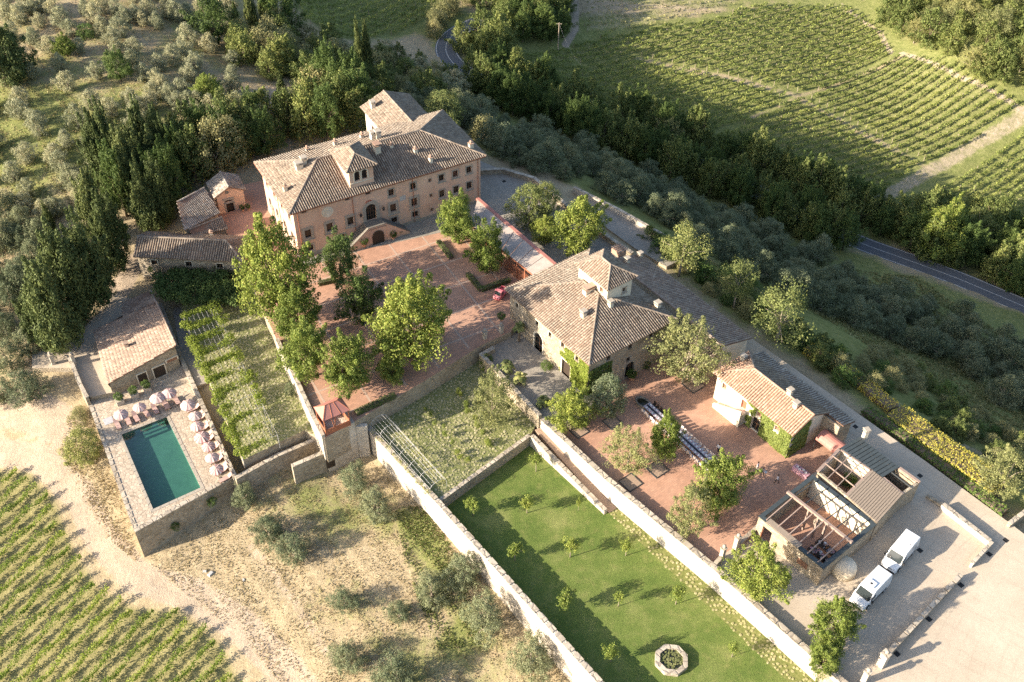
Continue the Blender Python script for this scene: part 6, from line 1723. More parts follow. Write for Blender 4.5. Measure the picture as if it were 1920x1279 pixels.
for i, (x, y, D, H, lb) in enumerate(((887, 967, 2.3, 3.4, 'round lawn sapling nearest the left wall, second row'), (988, 962, 1.9, 3.3, 'lawn sapling in the middle of the second row'), (1084, 958, 0.7, 2.6, 'bare thin lawn sapling below the gravel ramp'),
                                      (1005, 884, 1.8, 3.3, 'topmost sapling on the lawn'), (965, 1051, 2.0, 3.3, 'lawn sapling near the left wall, third row'), (1069, 1045, 2.0, 3.4, 'slender sapling in the middle of the third row'),
                                      (1173, 1042, 1.7, 3.3, 'third row sapling beside the cobbled path'), (1057, 1143, 2.5, 3.5, 'largest lawn sapling near the left wall shadow'), (1159, 1137, 1.4, 2.9, 'small yellowish sapling in the middle of the lawn'),
                                      (1267, 1133, 2.1, 3.4, 'fourth row sapling beside the cobbled path'), (1145, 1241, 2.2, 3.3, 'lawn sapling left of the octagonal basin'), (1372, 1232, 1.6, 2.6, 'sparse sapling right of the octagonal basin'))):
    plant('lawn_sapling', 'sapling', Z(x, y, -4.7), D, H, lb)
for cx, cy, w, ra, lb in ((1280, 470, 74, 1.25, 'rounded pine on the bank above the olive slope, topmost of three'), (1385, 532, 62, 1.5, 'slim pine in the middle of the bank'), (1468, 594, 104, 0.95, 'spreading pine at the lower end of the bank'),
                          (1835, 430, 60, 1.2, 'pale pine among the trees at the right road bend')):
    tree_px('pine_tree', 'pine', cx, cy, w, ra, lb)
for cx, cy, w, ra, kd, lb in ((1893, 885, 95, 1.0, 'pale', 'pale leafy tree beside the broom hedge at the right edge'), (1765, 432, 90, 1.0, 'lime', 'bright round tree beside the valley road'), (1250, 248, 46, 1.1, 'pale', 'lone sunlit tree at the edge of the vineyard'),
                              (985, 152, 28, 1.2, 'lime', 'small sunlit tree at the upper vineyard corner'), (1030, 166, 26, 1.2, 'lime', 'small sunlit tree below the upper vineyard corner'), (1562, 338, 42, 1.0, 'pale', 'sunlit tree top above the valley trees'), (1522, 406, 32, 1.1, 'lime', 'small bright tree where the road appears'),
                              (830, 205, 78, 0.8, 'holm', 'pale lobed tree right behind the rear wing'), (905, 240, 46, 0.9, 'scrubtree', 'pale bush tree behind the villa corner'), (153, 836, 66, 1.0, 'holm', 'round dense bush tree beside the pool wall'),
                              (528, 22, 66, 1.2, 'limedark', 'big dark round tree at the top between cypresses and field'), (400, 38, 68, 1.1, 'limedark', 'large dark round tree in the upper olive grove'), (12, 100, 70, 1.3, 'conifer', 'dark tree cut by the left edge'),
                              (120, 85, 34, 1.0, 'lime', 'green bush tree among the upper olives'), (218, 122, 50, 1.0, 'limedark', 'dark green bush in the middle of the olive grove'), (386, 168, 46, 1.0, 'lime', 'bright green bush tree near the gravel clearing'), (160, 55, 28, 0.9, 'darkbush', 'small dark bush in the upper olives'),
                              (145, 778, 36, 0.7, 'scrubtree', 'dry scrub bush above the pool wall tree')):
    tree_px('tree', kd, cx, cy, w, ra, lb)
# conifers on the left
for cx, cy, w, ra, lb in ((88, 575, 88, 1.9, 'large dark conifer overhanging the entrance drive'), (122, 520, 86, 2.0, 'dark conifer behind the one over the drive'), (165, 492, 78, 2.0, 'very dark conifer beside the drive bend'), (200, 440, 66, 2.0, 'sunlit edged conifer left of the long house'),
                          (172, 388, 60, 2.0, 'conifer above the drive bend'), (60, 590, 60, 1.5, 'low dark conifer by the white hut')):
    tree_px('conifer', 'conifer', cx, cy, w, ra, lb)
# cypresses
for cx, cy, w, h, lb in ((674, 112, 17, 100, 'left cypress of the pair behind the villa'), (689, 110, 19, 104, 'right cypress of the pair behind the villa'), (470, 25, 24, 70, 'dark cypress at the top beside the big round tree'), (494, 20, 20, 60, 'cypress right of the topmost one'), (441, 28, 12, 40, 'thin cypress in the upper grove'),
                         (530, 180, 22, 62, 'cypress beside the pale gravel clearing'), (489, 190, 14, 38, 'short cypress below the gravel clearing'), (616, 135, 15, 66, 'cypress left of the pair in the scrub'), (602, 150, 12, 40, 'small cypress in the scrub'), (294, 255, 26, 74, 'cypress standing out of the wood left of the chapel'),
                         (249, 275, 18, 56, 'thin cypress on the left side of the wood'), (326, 250, 18, 66, 'cypress at the edge of wood and olives'), (380, 235, 16, 50, 'small cypress right of the wood edge'), (92, 415, 18, 60, 'thin cypress in the left grove')):
    D = 2.0
    for _ in range(4):
        p = G(cx, cy, 5.0); s = pxm(p); D = w / s; H = h / s / 0.78
        p = G(cx, cy, H * 0.5)
    plant('cypress', 'cypress', (p[0], p[1], tz(p[0], p[1]) - 0.1), D, H, lb)
# olive grove on the upper left
UL = [(30, 60), (95, 70), (180, 40), (290, 40), (330, 90), (470, 40), (520, 70), (640, 40), (690, 80), (750, 70), (820, 40), (920, 40), (970, 50), (870, 110), (1040, 60), (50, 165), (180, 195), (210, 110), (390, 150), (560, 140), (620, 200), (640, 255),
      (165, 390), (325, 345), (370, 445), (530, 390), (30, 430), (730, 330), (800, 400), (870, 430), (960, 300), (1010, 270), (1080, 340), (880, 340), (1050, 400), (500, 555), (610, 590), (720, 530), (760, 590), (850, 500), (900, 460), (980, 560),
      (1010, 480), (1100, 560), (1170, 580), (1290, 460), (1130, 620), (1240, 620), (1320, 560), (360, 770), (300, 850), (580, 730), (500, 790), (600, 840), (750, 680), (770, 725), (330, 900), (380, 970), (430, 1000), (30, 1110), (240, 1170), (300, 1150),
      (130, 1130), (150, 1040), (40, 1230), (230, 20), (130, 10), (560, 20), (790, 100), (1110, 30), (660, 150), (740, 250), (440, 250), (270, 250), (1040, 190), (450, 1080), (520, 930), (660, 770), (690, 800), (420, 640), (1190, 480), (940, 520), (1050, 560), (820, 560)]
for x, y in UL:
    cx, cy = x / 2.975, y / 2.975
    D = rng.uniform(28, 37) * (0.85 + 0.0006 * cy)
    tree_px('olive_tree', 'olive', cx, cy, D, rng.uniform(0.95, 1.2), 'grey green olive tree in the grove on the upper left hillside', group='olive trees of the upper left grove')
for x, y, w in ((15, 550, 50), (45, 507, 42), (17, 437, 50), (42, 445, 46), (12, 668, 60), (47, 640, 50), (45, 722, 62), (8, 610, 50), (60, 470, 44), (-10, 730, 50)):
    tree_px('olive_tree', 'olivenear', x, y, w, 0.95, 'olive tree at the left edge near the entrance drive', group='olive trees by the entrance drive')
for x, y, w, lb in ((457, 927, 46, 'olive tree at the foot of the pool terrace corner'), (503, 990, 58, 'olive tree left of a close pair below the pool'), (547, 1025, 55, 'olive tree right of a close pair below the pool'), (663, 895, 54, 'olive tree near the bastion wall'), (702, 945, 60, 'olive tree below the one near the bastion wall'),
                    (869, 1068, 66, 'olive tree touching the long garden wall'), (808, 1103, 62, 'olive tree beside the one touching the long wall'), (907, 1152, 78, 'broad olive tree in the dry field by the long wall'), (998, 1232, 76, 'olive tree near the bottom of the long wall'), (741, 1262, 78, 'olive tree on the bottom edge of the dry field'),
                    (650, 1232, 62, 'olive tree left of the bottom edge one'), (645, 1124, 46, 'thin olive tree in the middle of the dry field'), (747, 1144, 40, 'small sparse olive in the dry field')):
    tree_px('olive_tree', 'olivenear', x, y, w, 0.95, lb)
CLEARING = [np.asarray(p)[:2] for p in Gs([(462, 165), (500, 148), (568, 150), (556, 205), (538, 236), (482, 236)])]
def fill(name, poly, step, kinds, dpx, ratio, label, group, jitter=0.38, road_gap=0.0, cat='tree', up=0.5):
    P = [p[:2] for p in Gs(poly)]
    A = np.array(P); lo, hi = A.min(0), A.max(0)
    n = 0
    for j, y in enumerate(np.arange(lo[1], hi[1], step * 0.9)):
        for x in np.arange(lo[0] + (j % 2) * step / 2, hi[0], step):
            q = np.array([x, y]) + rng.uniform(-jitter, jitter, 2) * step
            if not inpoly(q, A)[0]: continue
            if inpoly(q, CLEARING)[0]: continue
            if road_gap and segdist(q, RD)[0] < road_gap: continue
            kd = kinds[rng.integers(len(kinds))]
            D = rng.uniform(*dpx); H = D * rng.uniform(*ratio)
            lb = label[kd] if isinstance(label, dict) else label
            gp = group[kd] if isinstance(group, dict) else group
            plant(name if isinstance(name, str) else name[kd], kd, (q[0], q[1], tz(*q) - 0.08), D, H, lb, cat, gp); n += 1
    return n
n_o = fill('olive_tree', [(720, 190), (800, 205), (880, 200), (960, 240), (1060, 275), (1250, 350), (1450, 455), (1560, 495), (1640, 540), (1760, 580), (1930, 660), (2000, 720), (2000, 850), (1840, 735), (1680, 640), (1560, 610), (1420, 545), (1300, 465), (1130, 365), (960, 310), (905, 290), (860, 262)], 5.3, ['oliveshaded'], (3.8, 6.4), (0.8, 1.15),
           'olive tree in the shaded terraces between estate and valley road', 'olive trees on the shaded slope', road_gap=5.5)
fill('valley_tree', [(890, 128), (960, 150), (1050, 182), (1200, 235), (1310, 268), (1480, 325), (1620, 392), (1700, 405), (1800, 410), (1930, 470), (2050, 520), (2050, 650), (1920, 580), (1700, 492), (1540, 428), (1400, 355), (1250, 288), (1100, 236), (980, 190), (900, 158)], 4.7, ['oak', 'limedark', 'oak'], (6.0, 8.5), (1.0, 1.3),
     'dark leafy tree in the band between valley road and vineyards', 'trees along the valley road', road_gap=4.2)
fill('roadside_tree', [(880, 160), (980, 200), (1100, 246), (1250, 300), (1400, 370), (1530, 435), (1610, 475), (1560, 478), (1400, 405), (1250, 335), (1100, 275), (980, 228), (880, 185)], 3.9, ['oak', 'limedark'], (5.5, 7.0), (1.25, 1.6),
     'dark tree on the estate side of the valley road', 'trees on the near side of the valley road', road_gap=3.2)
fill('wood_tree', [(860, 95), (930, 50), (990, 20), (1072, 10), (1074, 62), (1010, 92), (930, 118), (880, 118)], 5.0, ['oak', 'limedark', 'oak'], (6, 8.5), (1.0, 1.3), 'leafy tree of the copse above the road bend', 'trees of the copse at the road bend', road_gap=3.0)
fill('wood_tree', [(860, 60), (900, 20), (980, -10), (1072, -30), (1072, 15), (980, 30), (915, 60), (870, 88)], 5.0, ['oak'], (6, 8), (1.0, 1.3), 'leafy tree of the copse above the road bend', 'trees of the copse at the road bend', road_gap=4.5)
fill('scrub_tree', [(770, 85), (800, 40), (850, 0), (900, -30), (900, -5), (860, 30), (840, 62), (815, 95)], 4.0, ['scrubtree'], (4, 6), (0.85, 1.1), 'dry pale scrub tree left of the road bend', 'scrub trees left of the road bend', road_gap=3.4)
fill('wood_tree', [(1660, -30), (2050, -30), (2050, 230), (1940, 205), (1800, 150), (1720, 115), (1690, 80), (1650, 30)], 5.6, ['oak', 'pale', 'oak'], (6, 9), (0.9, 1.15), 'sunlit tree of the wood in the upper right corner', 'trees of the upper right wood')
fill('wood_tree', [(345, 300), (420, 240), (500, 225), (600, 190), (680, 200), (700, 240), (640, 268), (520, 292), (470, 330), (440, 345), (350, 345)], 4.0, ['oak', 'limedark', 'oak', 'scrubtree'], (5.5, 8), (1.25, 1.6),
     'dark leafy tree of the wood behind the villa', 'trees of the wood behind the villa')
fill('wood_conifer', [(195, 350), (265, 305), (345, 305), (378, 350), (338, 395), (325, 435), (270, 440), (215, 440)], 3.5, ['conifer', 'conifer', 'limedark'], (4.5, 6.5), (1.8, 2.3), 'tall conifer of the grove left of the chapel', 'conifers left of the chapel')
fill('scrub_tree', [(430, 95), (470, 70), (560, 75), (640, 100), (650, 150), (600, 180), (560, 160), (520, 150), (450, 130)], 4.6, ['scrubtree', 'oak', 'scrubtree'], (5, 7.5), (0.9, 1.15), 'olive brown scrub tree above the wood behind the villa', 'scrub trees above the villa wood')
fill('scrub_tree', [(640, 110), (700, 100), (790, 130), (850, 165), (870, 195), (790, 190), (720, 180), (660, 165)], 4.6, ['oak', 'scrubtree', 'olive'], (4.5, 6.5), (0.9, 1.1), 'mixed bushy tree between cypress pair and valley road', 'bushy trees by the cypress pair', road_gap=5)
fill('bank_shrub', [(1180, 452), (1260, 500), (1400, 605), (1520, 690), (1600, 740), (1640, 730), (1540, 650), (1420, 560), (1300, 480), (1220, 440)], 2.7, ['darkbush', 'oak', 'scrubtree', 'darkbush'], (2.4, 4.2), (0.7, 1.0), 'dark shrub on the bank below the lane', 'shrubs on the bank below the lane', cat='shrub')
fill('bank_shrub', [(1600, 690), (1700, 760), (1880, 880), (2000, 950), (2000, 880), (1860, 800), (1720, 700), (1640, 650)], 2.9, ['darkbush', 'scrubtree', 'oak', 'scrubtree'], (2.2, 4.0), (0.6, 0.9), 'shrub on the open slope right of the lane', 'shrubs on the slope right of the lane', cat='shrub')
fill('olive_tree', [(-60, 380), (60, 400), (110, 440), (60, 520), (40, 640), (-60, 660)], 5.6, ['olivenear'], (4.5, 6.0), (0.9, 1.1), 'olive tree at the left edge near the entrance drive', 'olive trees by the entrance drive')
ULP = np.array([G(x / 2.975, y / 2.975, 2.5)[:2] for x, y in UL])
A_ = np.array([p[:2] for p in Gs([(-60, -20), (420, -20), (470, 140), (340, 250), (260, 330), (110, 385), (-60, 400)])])
for yy in np.arange(A_[:, 1].min(), A_[:, 1].max(), 5.6):
    for xx in np.arange(A_[:, 0].min(), A_[:, 0].max(), 6.0):
        q = np.array([xx, yy]) + rng.uniform(-1.8, 1.8, 2)
        if not inpoly(q, A_)[0] or np.linalg.norm(ULP - q, axis=1).min() < 4.3: continue
        D = rng.uniform(3.0, 4.6)
        plant('olive_tree', 'olive', (q[0], q[1], tz(*q) - 0.08), D, D * rng.uniform(0.9, 1.15), 'grey green olive tree in the grove on the upper left hillside', 'tree', 'olive trees of the upper left grove')
# palms
def palm(px, py, zb, H, R, lb, n=46):
    p = Z(px, py, zb); r = thing('palm', (p[0], p[1], zb), lb, 'palm')
    b = MB(); b.tube([(0, 0, -0.05), (0.03, 0, H * 0.5), (0, 0.02, H)], [0.2, 0.17, 0.16], 8); b.build('trunk', M['bark'], r, local=True)
    V, F = [], []
    for i in range(n):
        a = rng.uniform(0, 6.28); el = rng.uniform(-0.5, 1.3); L = R * rng.uniform(0.75, 1.05)
        d = np.array([math.cos(a), math.sin(a), 0]); s = np.array([-d[1], d[0], 0])
        c = np.array([0, 0, H])
        pts = [c + d * L * t * math.cos(el) * (1 - 0.1 * t) + np.array([0, 0, L * (t * math.sin(el) - 0.55 * t * t)]) for t in (0.0, 0.4, 0.7, 1.0)]
        w = [0.03, 0.20, 0.32, 0.04]; base = len(V)
        for q, ww in zip(pts, w): V += [q - s * ww * R * 0.6 + np.array([0, 0, -0.1 * ww]), q, q + s * ww * R * 0.6 + np.array([0, 0, -0.1 * ww])]
        for t in range(3):
            o = base + t * 3; F += [(o, o + 1, o + 4, o + 3), (o + 1, o + 2, o + 5, o + 4)]
    mesh_obj('fronds', V, np.array(F), M['palm'], r, local=True)
palm(951, 696, -1.2, 1.5, 1.3, 'pale fan palm at the head of the terrace'); palm(976, 718, -1.2, 1.4, 1.4, 'pale fan palm, lower one of the pair'); palm(1019, 760, -1.2, 1.2, 1.3, 'fan palm beside the lower terrace wall')
palm(973, 640, -1.2, 3.2, 1.3, 'dark tall palm against the stone house wall', 40)
for px, py, zb, D, H, kd, lb in ((1025, 690, -1.2, 2.2, 1.1, 'darkbush', 'round green bush in the corner bed by the arched door'), (913, 690, -2.9, 2.2, 2.6, 'bush', 'bright climber on the terrace wall'), (978, 745, -2.9, 1.8, 1.6, 'bush', 'green bush behind the crooked tree'),
                                 (815, 715, -2.9, 1.2, 1.8, 'bush', 'small climbing shrub under the court wall'), (778, 738, -2.9, 1.4, 1.4, 'bush', 'low shrub under the court wall'), (845, 700, -2.9, 1.0, 1.2, 'bush', 'tiny shrub at the upper end of the court wall'), (545, 742, -3, 1.8, 2.4, 'silver', 'grey green shrub against the parapet in the pergola garden'),
                                 (1463, 842, -2, 2.2, 0.9, 'bush', 'bed shrub at the foot of the ivy wall'), (293, 1012, -9.6, 2.0, 1.2, 'darkbush', 'dark caper bush at the lowest corner of the pool wall'), (330, 990, -8.0, 1.5, 1.0, 'darkbush', 'dark caper bush low on the pool wall'), (398, 945, -6.8, 1.6, 1.0, 'darkbush', 'dark caper bush high on the pool wall'),
                                 (283, 510, -0.2, 1.0, 1.0, 'bush', 'little shrub at the left end of the long house'), (1210, 690, -2, 1.4, 1.5, 'darkbush', 'dark shrub against the stone house wall'), (1085, 705, -2, 1.8, 2.0, 'bush', 'bright shrub at the stone house corner')):
    plant('shrub', kd, Z(px, py, zb), D, H, lb, 'shrub')

for i, t in enumerate(np.linspace(0.05, 0.95, 9)):      # rose bushes in two lines across the chip garden
    for j, s_ in enumerate((0.30, 0.62)):
        a_, b_ = lerp(np.array([735.0, 800.0]), np.array([840.0, 915.0]), t), lerp(np.array([925.0, 690.0]), np.array([975.0, 800.0]), t)
        q = lerp(a_, b_, s_); p = Z(q[0] + rng.normal(0, 3), q[1] + rng.normal(0, 3), -2.9)
        plant('rose_bush', 'bush' if j else 'sapling', p, rng.uniform(0.6, 1.1), rng.uniform(0.7, 1.3), 'number %d from the court, small rose bush in the %s line of the chip garden' % (i + 1, ('left', 'right')[j]), 'shrub', 'rose bushes of the chip garden')

# ================================================================== VINEYARDS AND GRASS
def vine_rows(poly, dpx, spacing, per_m, leaf, h, w, mat, label, group, gap=0.05, clump=0.0, posts=False):
    P = np.array([p[:2] for p in Gs(poly)])
    a, c = G(*dpx[0]), G(*dpx[1])
    d = (c - a)[:2]; d /= np.linalg.norm(d); n = np.array([-d[1], d[0]])
    KX = np.arange((P @ n).min() + spacing / 2, (P @ n).max(), spacing)
    if n[1] < 0: KX = KX[::-1]
    for ik, kx in enumerate(KX):
        t = np.arange((P @ d).min(), (P @ d).max(), 0.5)
        q = n * kx + t[:, None] * d
        ins = inpoly(q, P); j = 0
        while j < len(t):
            if not ins[j]: j += 1; continue
            e = j
            while e + 1 < len(t) and ins[e + 1]: e += 1
            t0, t1 = t[j] + rng.uniform(-0.6, 0.6), t[e] + rng.uniform(-0.6, 0.6); j = e + 1
            L = t1 - t0
            if L < 3: continue
            m = int(L * per_m)
            s = rng.uniform(t0, t1, m)
            dens = 0.55 + 0.45 * np.sin(s * 2.1 + kx * 3) * np.sin(s * 0.77 + kx) if clump else np.ones(m)
            keep = rng.random(m) < (1 - clump) + clump * np.clip(dens, 0, 1) * 1.2
            s = s[keep]; m = len(s)
            ctr = n * kx + s[:, None] * d
            lat = rng.normal(0, w / 2, m); hh = h * (0.28 + 0.72 * rng.random(m) ** 0.7) * (0.85 + 0.25 * np.sin(s * 1.3 + kx))
            C = np.c_[ctr + n * lat[:, None], terrain(ctr) + 0.08 + hh]
            N = np.c_[n * np.sign(lat)[:, None] * 0.6, np.full(m, 0.7)] + 0.6 * rng.normal(size=(m, 3))
            o0 = np.array([*(n * kx + d * (t0 + t1) / 2), 0]); o0[2] = tz(o0[0], o0[1])
            r = thing('vine_row', o0, 'number %d from the near edge, %s' % (ik + 1, label), 'vine row', group)
            V, F = leaf_quads(C, N, leaf, 0.75)
            mesh_obj('vine_leaves', V, F, M[mat], r)
            b = MB()
            step = 5.0 if posts else 12.0
            for tt in np.arange(t0, t1, step):
                q0 = n * kx + d * tt; zq = tz(*q0); b.tube([(q0[0], q0[1], zq - 0.2), (q0[0], q0[1], zq + h * 0.95)], 0.05 if posts else 0.07, 4)
            b.build('posts', M['barkpale'], r)['kind'] = 'stuff'
vine_rows(VINE_NEAR, ((60, 1277), (173, 1160)), 2.3, 140, 0.21, 1.45, 0.40, 'vine', 'sparse vine row of the bottom left vineyard', 'vine rows of the bottom left vineyard', clump=0.6, posts=True)
DR = ((1724, 296), (1915, 198))
vine_rows(F1, DR, 2.1, 30, 0.40, 1.4, 0.36, 'vinefar', 'vine row of the striped right vineyard', 'vine rows of the striped vineyard')
vine_rows(F2, DR, 2.1, 30, 0.40, 1.4, 0.36, 'vinefar', 'vine row of the lower valley vineyard', 'vine rows of the lower valley vineyard')
vine_rows(F3, DR, 2.0, 26, 0.42, 1.4, 0.40, 'vinefar', 'vine row of the large pale vineyard', 'vine rows of the large upper vineyard')
vine_rows(F4, DR, 2.0, 26, 0.42, 1.4, 0.40, 'vinefar', 'vine row of the shaded vineyard', 'vine rows of the shaded vineyard')
vine_rows(F5, ((1750, 390), (1930, 280)), 2.0, 17, 0.45, 1.4, 0.42, 'vinefar', 'vine row of the right edge vineyard', 'vine rows of the right edge vineyard')
vine_rows(F7, ((1100, 52), (1290, 32)), 2.6, 4, 0.5, 0.9, 0.5, 'scrub', 'dry row of the pale brown field', 'rows of the pale brown top field')
vine_rows(F6, ((640, 60), (760, 10)), 2.0, 16, 0.48, 1.4, 0.45, 'vinefar', 'vine row of the top field', 'vine rows of the top field')
def grass(name, poly, n, size, mat, label, excl=None):
    P = np.array([p[:2] for p in Gs(poly)]); lo, hi = P.min(0), P.max(0)
    q = rng.uniform(lo, hi, (n * 3, 2)); q = q[inpoly(q, P)]
    gi = np.sin(q[:, 0] * 0.7) * np.sin(q[:, 1] * 0.53 + q[:, 0] * 0.2) + 0.6 * np.sin(q[:, 0] * 2.1 + q[:, 1] * 1.7)
    q = q[rng.random(len(q)) < np.clip(0.5 + 0.4 * gi, 0.05, 1)][:n]
    C = np.c_[q, terrain(q) + size * 0.35]
    N = np.c_[rng.normal(size=(len(q), 2)), rng.normal(0, 0.35, len(q))]
    V, F = leaf_quads(C, N, size, 0.5)
    # stand the blades up
    o = mesh_obj(name, V, F, M[mat]); tag(o, label, 'grass', kind='stuff')
grass('dry_grass', [(270, 1050), (440, 930), (540, 880), (690, 860), (820, 980), (1130, 1330), (560, 1330), (450, 1190), (330, 1100)], 26000, 0.22, 'straw', 'dry grass of the olive field below the walls')
grass('dry_grass', [(130, 780), (165, 760), (250, 1010), (262, 1060), (200, 1010), (150, 930), (110, 840)], 6000, 0.26, 'straw', 'dry grass bank left of the pool terrace')
grass('dry_grass', [(-40, 0), (420, -20), (560, 130), (480, 230), (340, 250), (260, 320), (120, 420), (-40, 480)], 14000, 0.3, 'straw', 'dry grass under the upper olive grove')
grass('meadow_grass', [(-40, 150), (120, 160), (280, 220), (290, 320), (120, 400), (-40, 380)], 6000, 0.34, 'scrub', 'green meadow patch in the upper left grove')
grass('meadow_grass', [(740, 950), (800, 950), (870, 1060), (900, 1210), (820, 1220), (760, 1060)], 5000, 0.3, 'oak', 'green weed patch in the dry olive field')
grass('slope_grass', [(1480, 560), (1700, 690), (2000, 900), (2000, 700), (1720, 520), (1560, 500)], 26000, 0.55, 'scrub', 'long grass on the slope below the lane')
print('olives on slope', n_o)
# ================================================================== VEHICLES, FURNITURE, PEOPLE
k = NT('white_van_paint', 0.25, 0.5); k.color((0.72, 0.73, 0.74)); k.b.inputs['Coat Weight'].default_value = 0.5; M['white'] = k.m
k = NT('vehicle_glass', 0.06, 0.6); k.color((0.03, 0.038, 0.042)); M['vglass'] = k.m
M['rubber'] = plain('tyre_rubber', (0.02, 0.02, 0.02), 0.9, 0.2, 6)
M['blackplastic'] = plain('black_plastic', (0.03, 0.03, 0.032), 0.6, 0.2, 6)
M['alloy'] = plain('wheel_rim', (0.45, 0.45, 0.46), 0.35, 0.1, 6)
k = NT('lamp_glass', 0.1, 0.5); k.color((0.75, 0.76, 0.74)); M['lens'] = k.m
M['tail'] = plain('tail_lamp', (0.35, 0.02, 0.02), 0.3, 0.1, 6)
k = NT('pink_paint', 0.3, 0.5); k.color((0.62, 0.17, 0.19)); M['pink'] = k.m
def extrude_profile(b, prof, w_of, n=1, m=0):
    """body of a vehicle: side profile (x, z) points in order, half width as function of z"""
    L = [(x, w_of(x, z), z) for x, z in prof]; R = [(x, -w_of(x, z), z) for x, z in prof]
    k_ = len(prof); F = [tuple(range(k_ - 1, -1, -1)), tuple(range(k_, 2 * k_))]
    F += [(i, (i + 1) % k_, k_ + (i + 1) % k_, k_ + i) for i in range(k_)]
    return b.add(L + R, F, m)
def wheel(parent, x, y, r, w, name='wheel'):
    b = MB()
    def ring(rad, yy): return [(x + rad * math.cos(t), yy, r + rad * math.sin(t)) for t in np.linspace(0, 2 * math.pi, 16, endpoint=False)]
    s = 1 if y > 0 else -1
    V = ring(r, y - w / 2) + ring(r, y + w / 2); n = 16
    b.add(V, [(i, (i + 1) % n, n + (i + 1) % n, n + i) for i in range(n)] + [tuple(range(n - 1, -1, -1)), tuple(range(n, 2 * n))])
    o = b.build(name, M['rubber'], parent, local=True)
    b = MB(); V = ring(r * 0.62, y + s * (w / 2 + 0.012)) + ring(r * 0.62, y); b.add(V, [tuple(range(n)), tuple(range(n, 2 * n))[::-1]] + [(i, (i + 1) % n, n + (i + 1) % n, n + i) for i in range(n)]); b.build('rim', M['alloy'], o, local=True)
def van(p, rz, label, cooler):
    r = thing('delivery_van', p, label, 'van', None, rz)
    prof = [(-2.95, 0.45), (-2.98, 1.2), (-2.93, 2.35), (-2.80, 2.55), (-1.0, 2.62), (0.9, 2.58), (1.25, 2.45), (1.95, 1.45), (2.62, 1.22), (2.85, 1.05), (2.95, 0.75), (2.93, 0.42), (2.4, 0.32), (-2.5, 0.32)]
    wof = lambda x, z: (1.0 if z < 1.2 else 1.0 - (z - 1.2) * 0.085) * (1.0 if x < 2.0 else 1.0 - (x - 2.0) ** 2 * 0.16)
    b = MB(); extrude_profile(b, prof, wof); o = b.build('body', M['white'], r, local=True)
    bev = o.modifiers.new('bevel', 'BEVEL'); bev.width = 0.09; bev.segments = 3; bev.limit_method = 'ANGLE'; bev.angle_limit = RAD(25)
    for x in (-1.75, 1.85):
        for y in (-0.9, 0.9): wheel(r, x, y, 0.35, 0.24)
    b = MB(); b.add([(1.92, 0.86, 1.51), (1.92, -0.86, 1.51), (1.33, -0.78, 2.36), (1.33, 0.78, 2.36)], [(0, 3, 2, 1)]); V = b.V
    b = MB(); off = np.array([0.03, 0, 0.02]); q = [np.array(v) for v in V]; b.add([v + off for v in q] + [v - off for v in q], [(0, 1, 2, 3), (7, 6, 5, 4), (0, 4, 5, 1), (1, 5, 6, 2), (2, 6, 7, 3), (3, 7, 4, 0)]); b.build('windscreen', M['vglass'], r, local=True)
    for s in (-1, 1):
        b = MB(); b.box((1.25, s * 0.945, 1.35), (0.95, 0.10, 0.62)); w = b.build('side_window', M['vglass'], r, local=True)
        b = MB(); b.box((1.72, s * 1.14, 1.35), (0.14, 0.22, 0.36)); b.build('wing_mirror', M['blackplastic'], r, local=True)
        b = MB(); b.box((2.70, s * 0.66, 0.82), (0.28, 0.34, 0.26)); b.build('headlight', M['lens'], r, local=True)
        b = MB(); b.box((-2.95, s * 0.86, 0.95), (0.08, 0.14, 0.6)); b.build('tail_light', M['tail'], r, local=True)
        b = MB(); b.box((-0.4, s * 1.0, 0.62), (3.4, 0.05, 0.13)); b.build('side_moulding', M['blackplastic'], r, local=True)
    b = MB(); b.box((2.86, 0, 0.36), (0.24, 1.66, 0.26)); b.build('bumper', M['blackplastic'], r, local=True)
    b = MB(); b.box((2.80, 0, 0.78), (0.22, 0.95, 0.17)); b.build('grille', M['blackplastic'], r, local=True)
    b = MB(); b.box((1.98, 0, 1.46), (0.07, 1.5, 0.05)); b.build('wiper_panel', M['blackplastic'], r, local=True)
    r.scale = (0.95, 1.08, 1.0)
    if cooler:
        b = MB(); b.box((0.35, 0, 2.58), (0.95, 0.95, 0.22), taper=0.9); c = b.build('roof_cooler', M['white'], r, local=True)
        b = MB(); b.lathe((0.45, 0, 2.80), [(0.16, 0), (0.15, 0.02)], 12); b.build('fan_grille', M['blackplastic'], c, local=True)
    else:
        b = MB(); b.lathe((-0.7, 0.55, 2.60), [(0.07, 0), (0.05, 0.08)], 8); b.build('roof_aerial', M['blackplastic'], r, local=True)
va = Z(1692, 1026, 0.2); vb = Z(1636, 1095, 0.2)
hd = (Z(1608, 1122, -1) - Z(1666, 1062, -1)); hz = math.atan2(hd[1], hd[0])
van((va[0], va[1], -2.05), hz + 0.06, 'plain white van parked behind, nearer the kitchen block', False)
van((vb[0], vb[1], -2.05), hz, 'white van in front with a cooler unit on its roof', True)
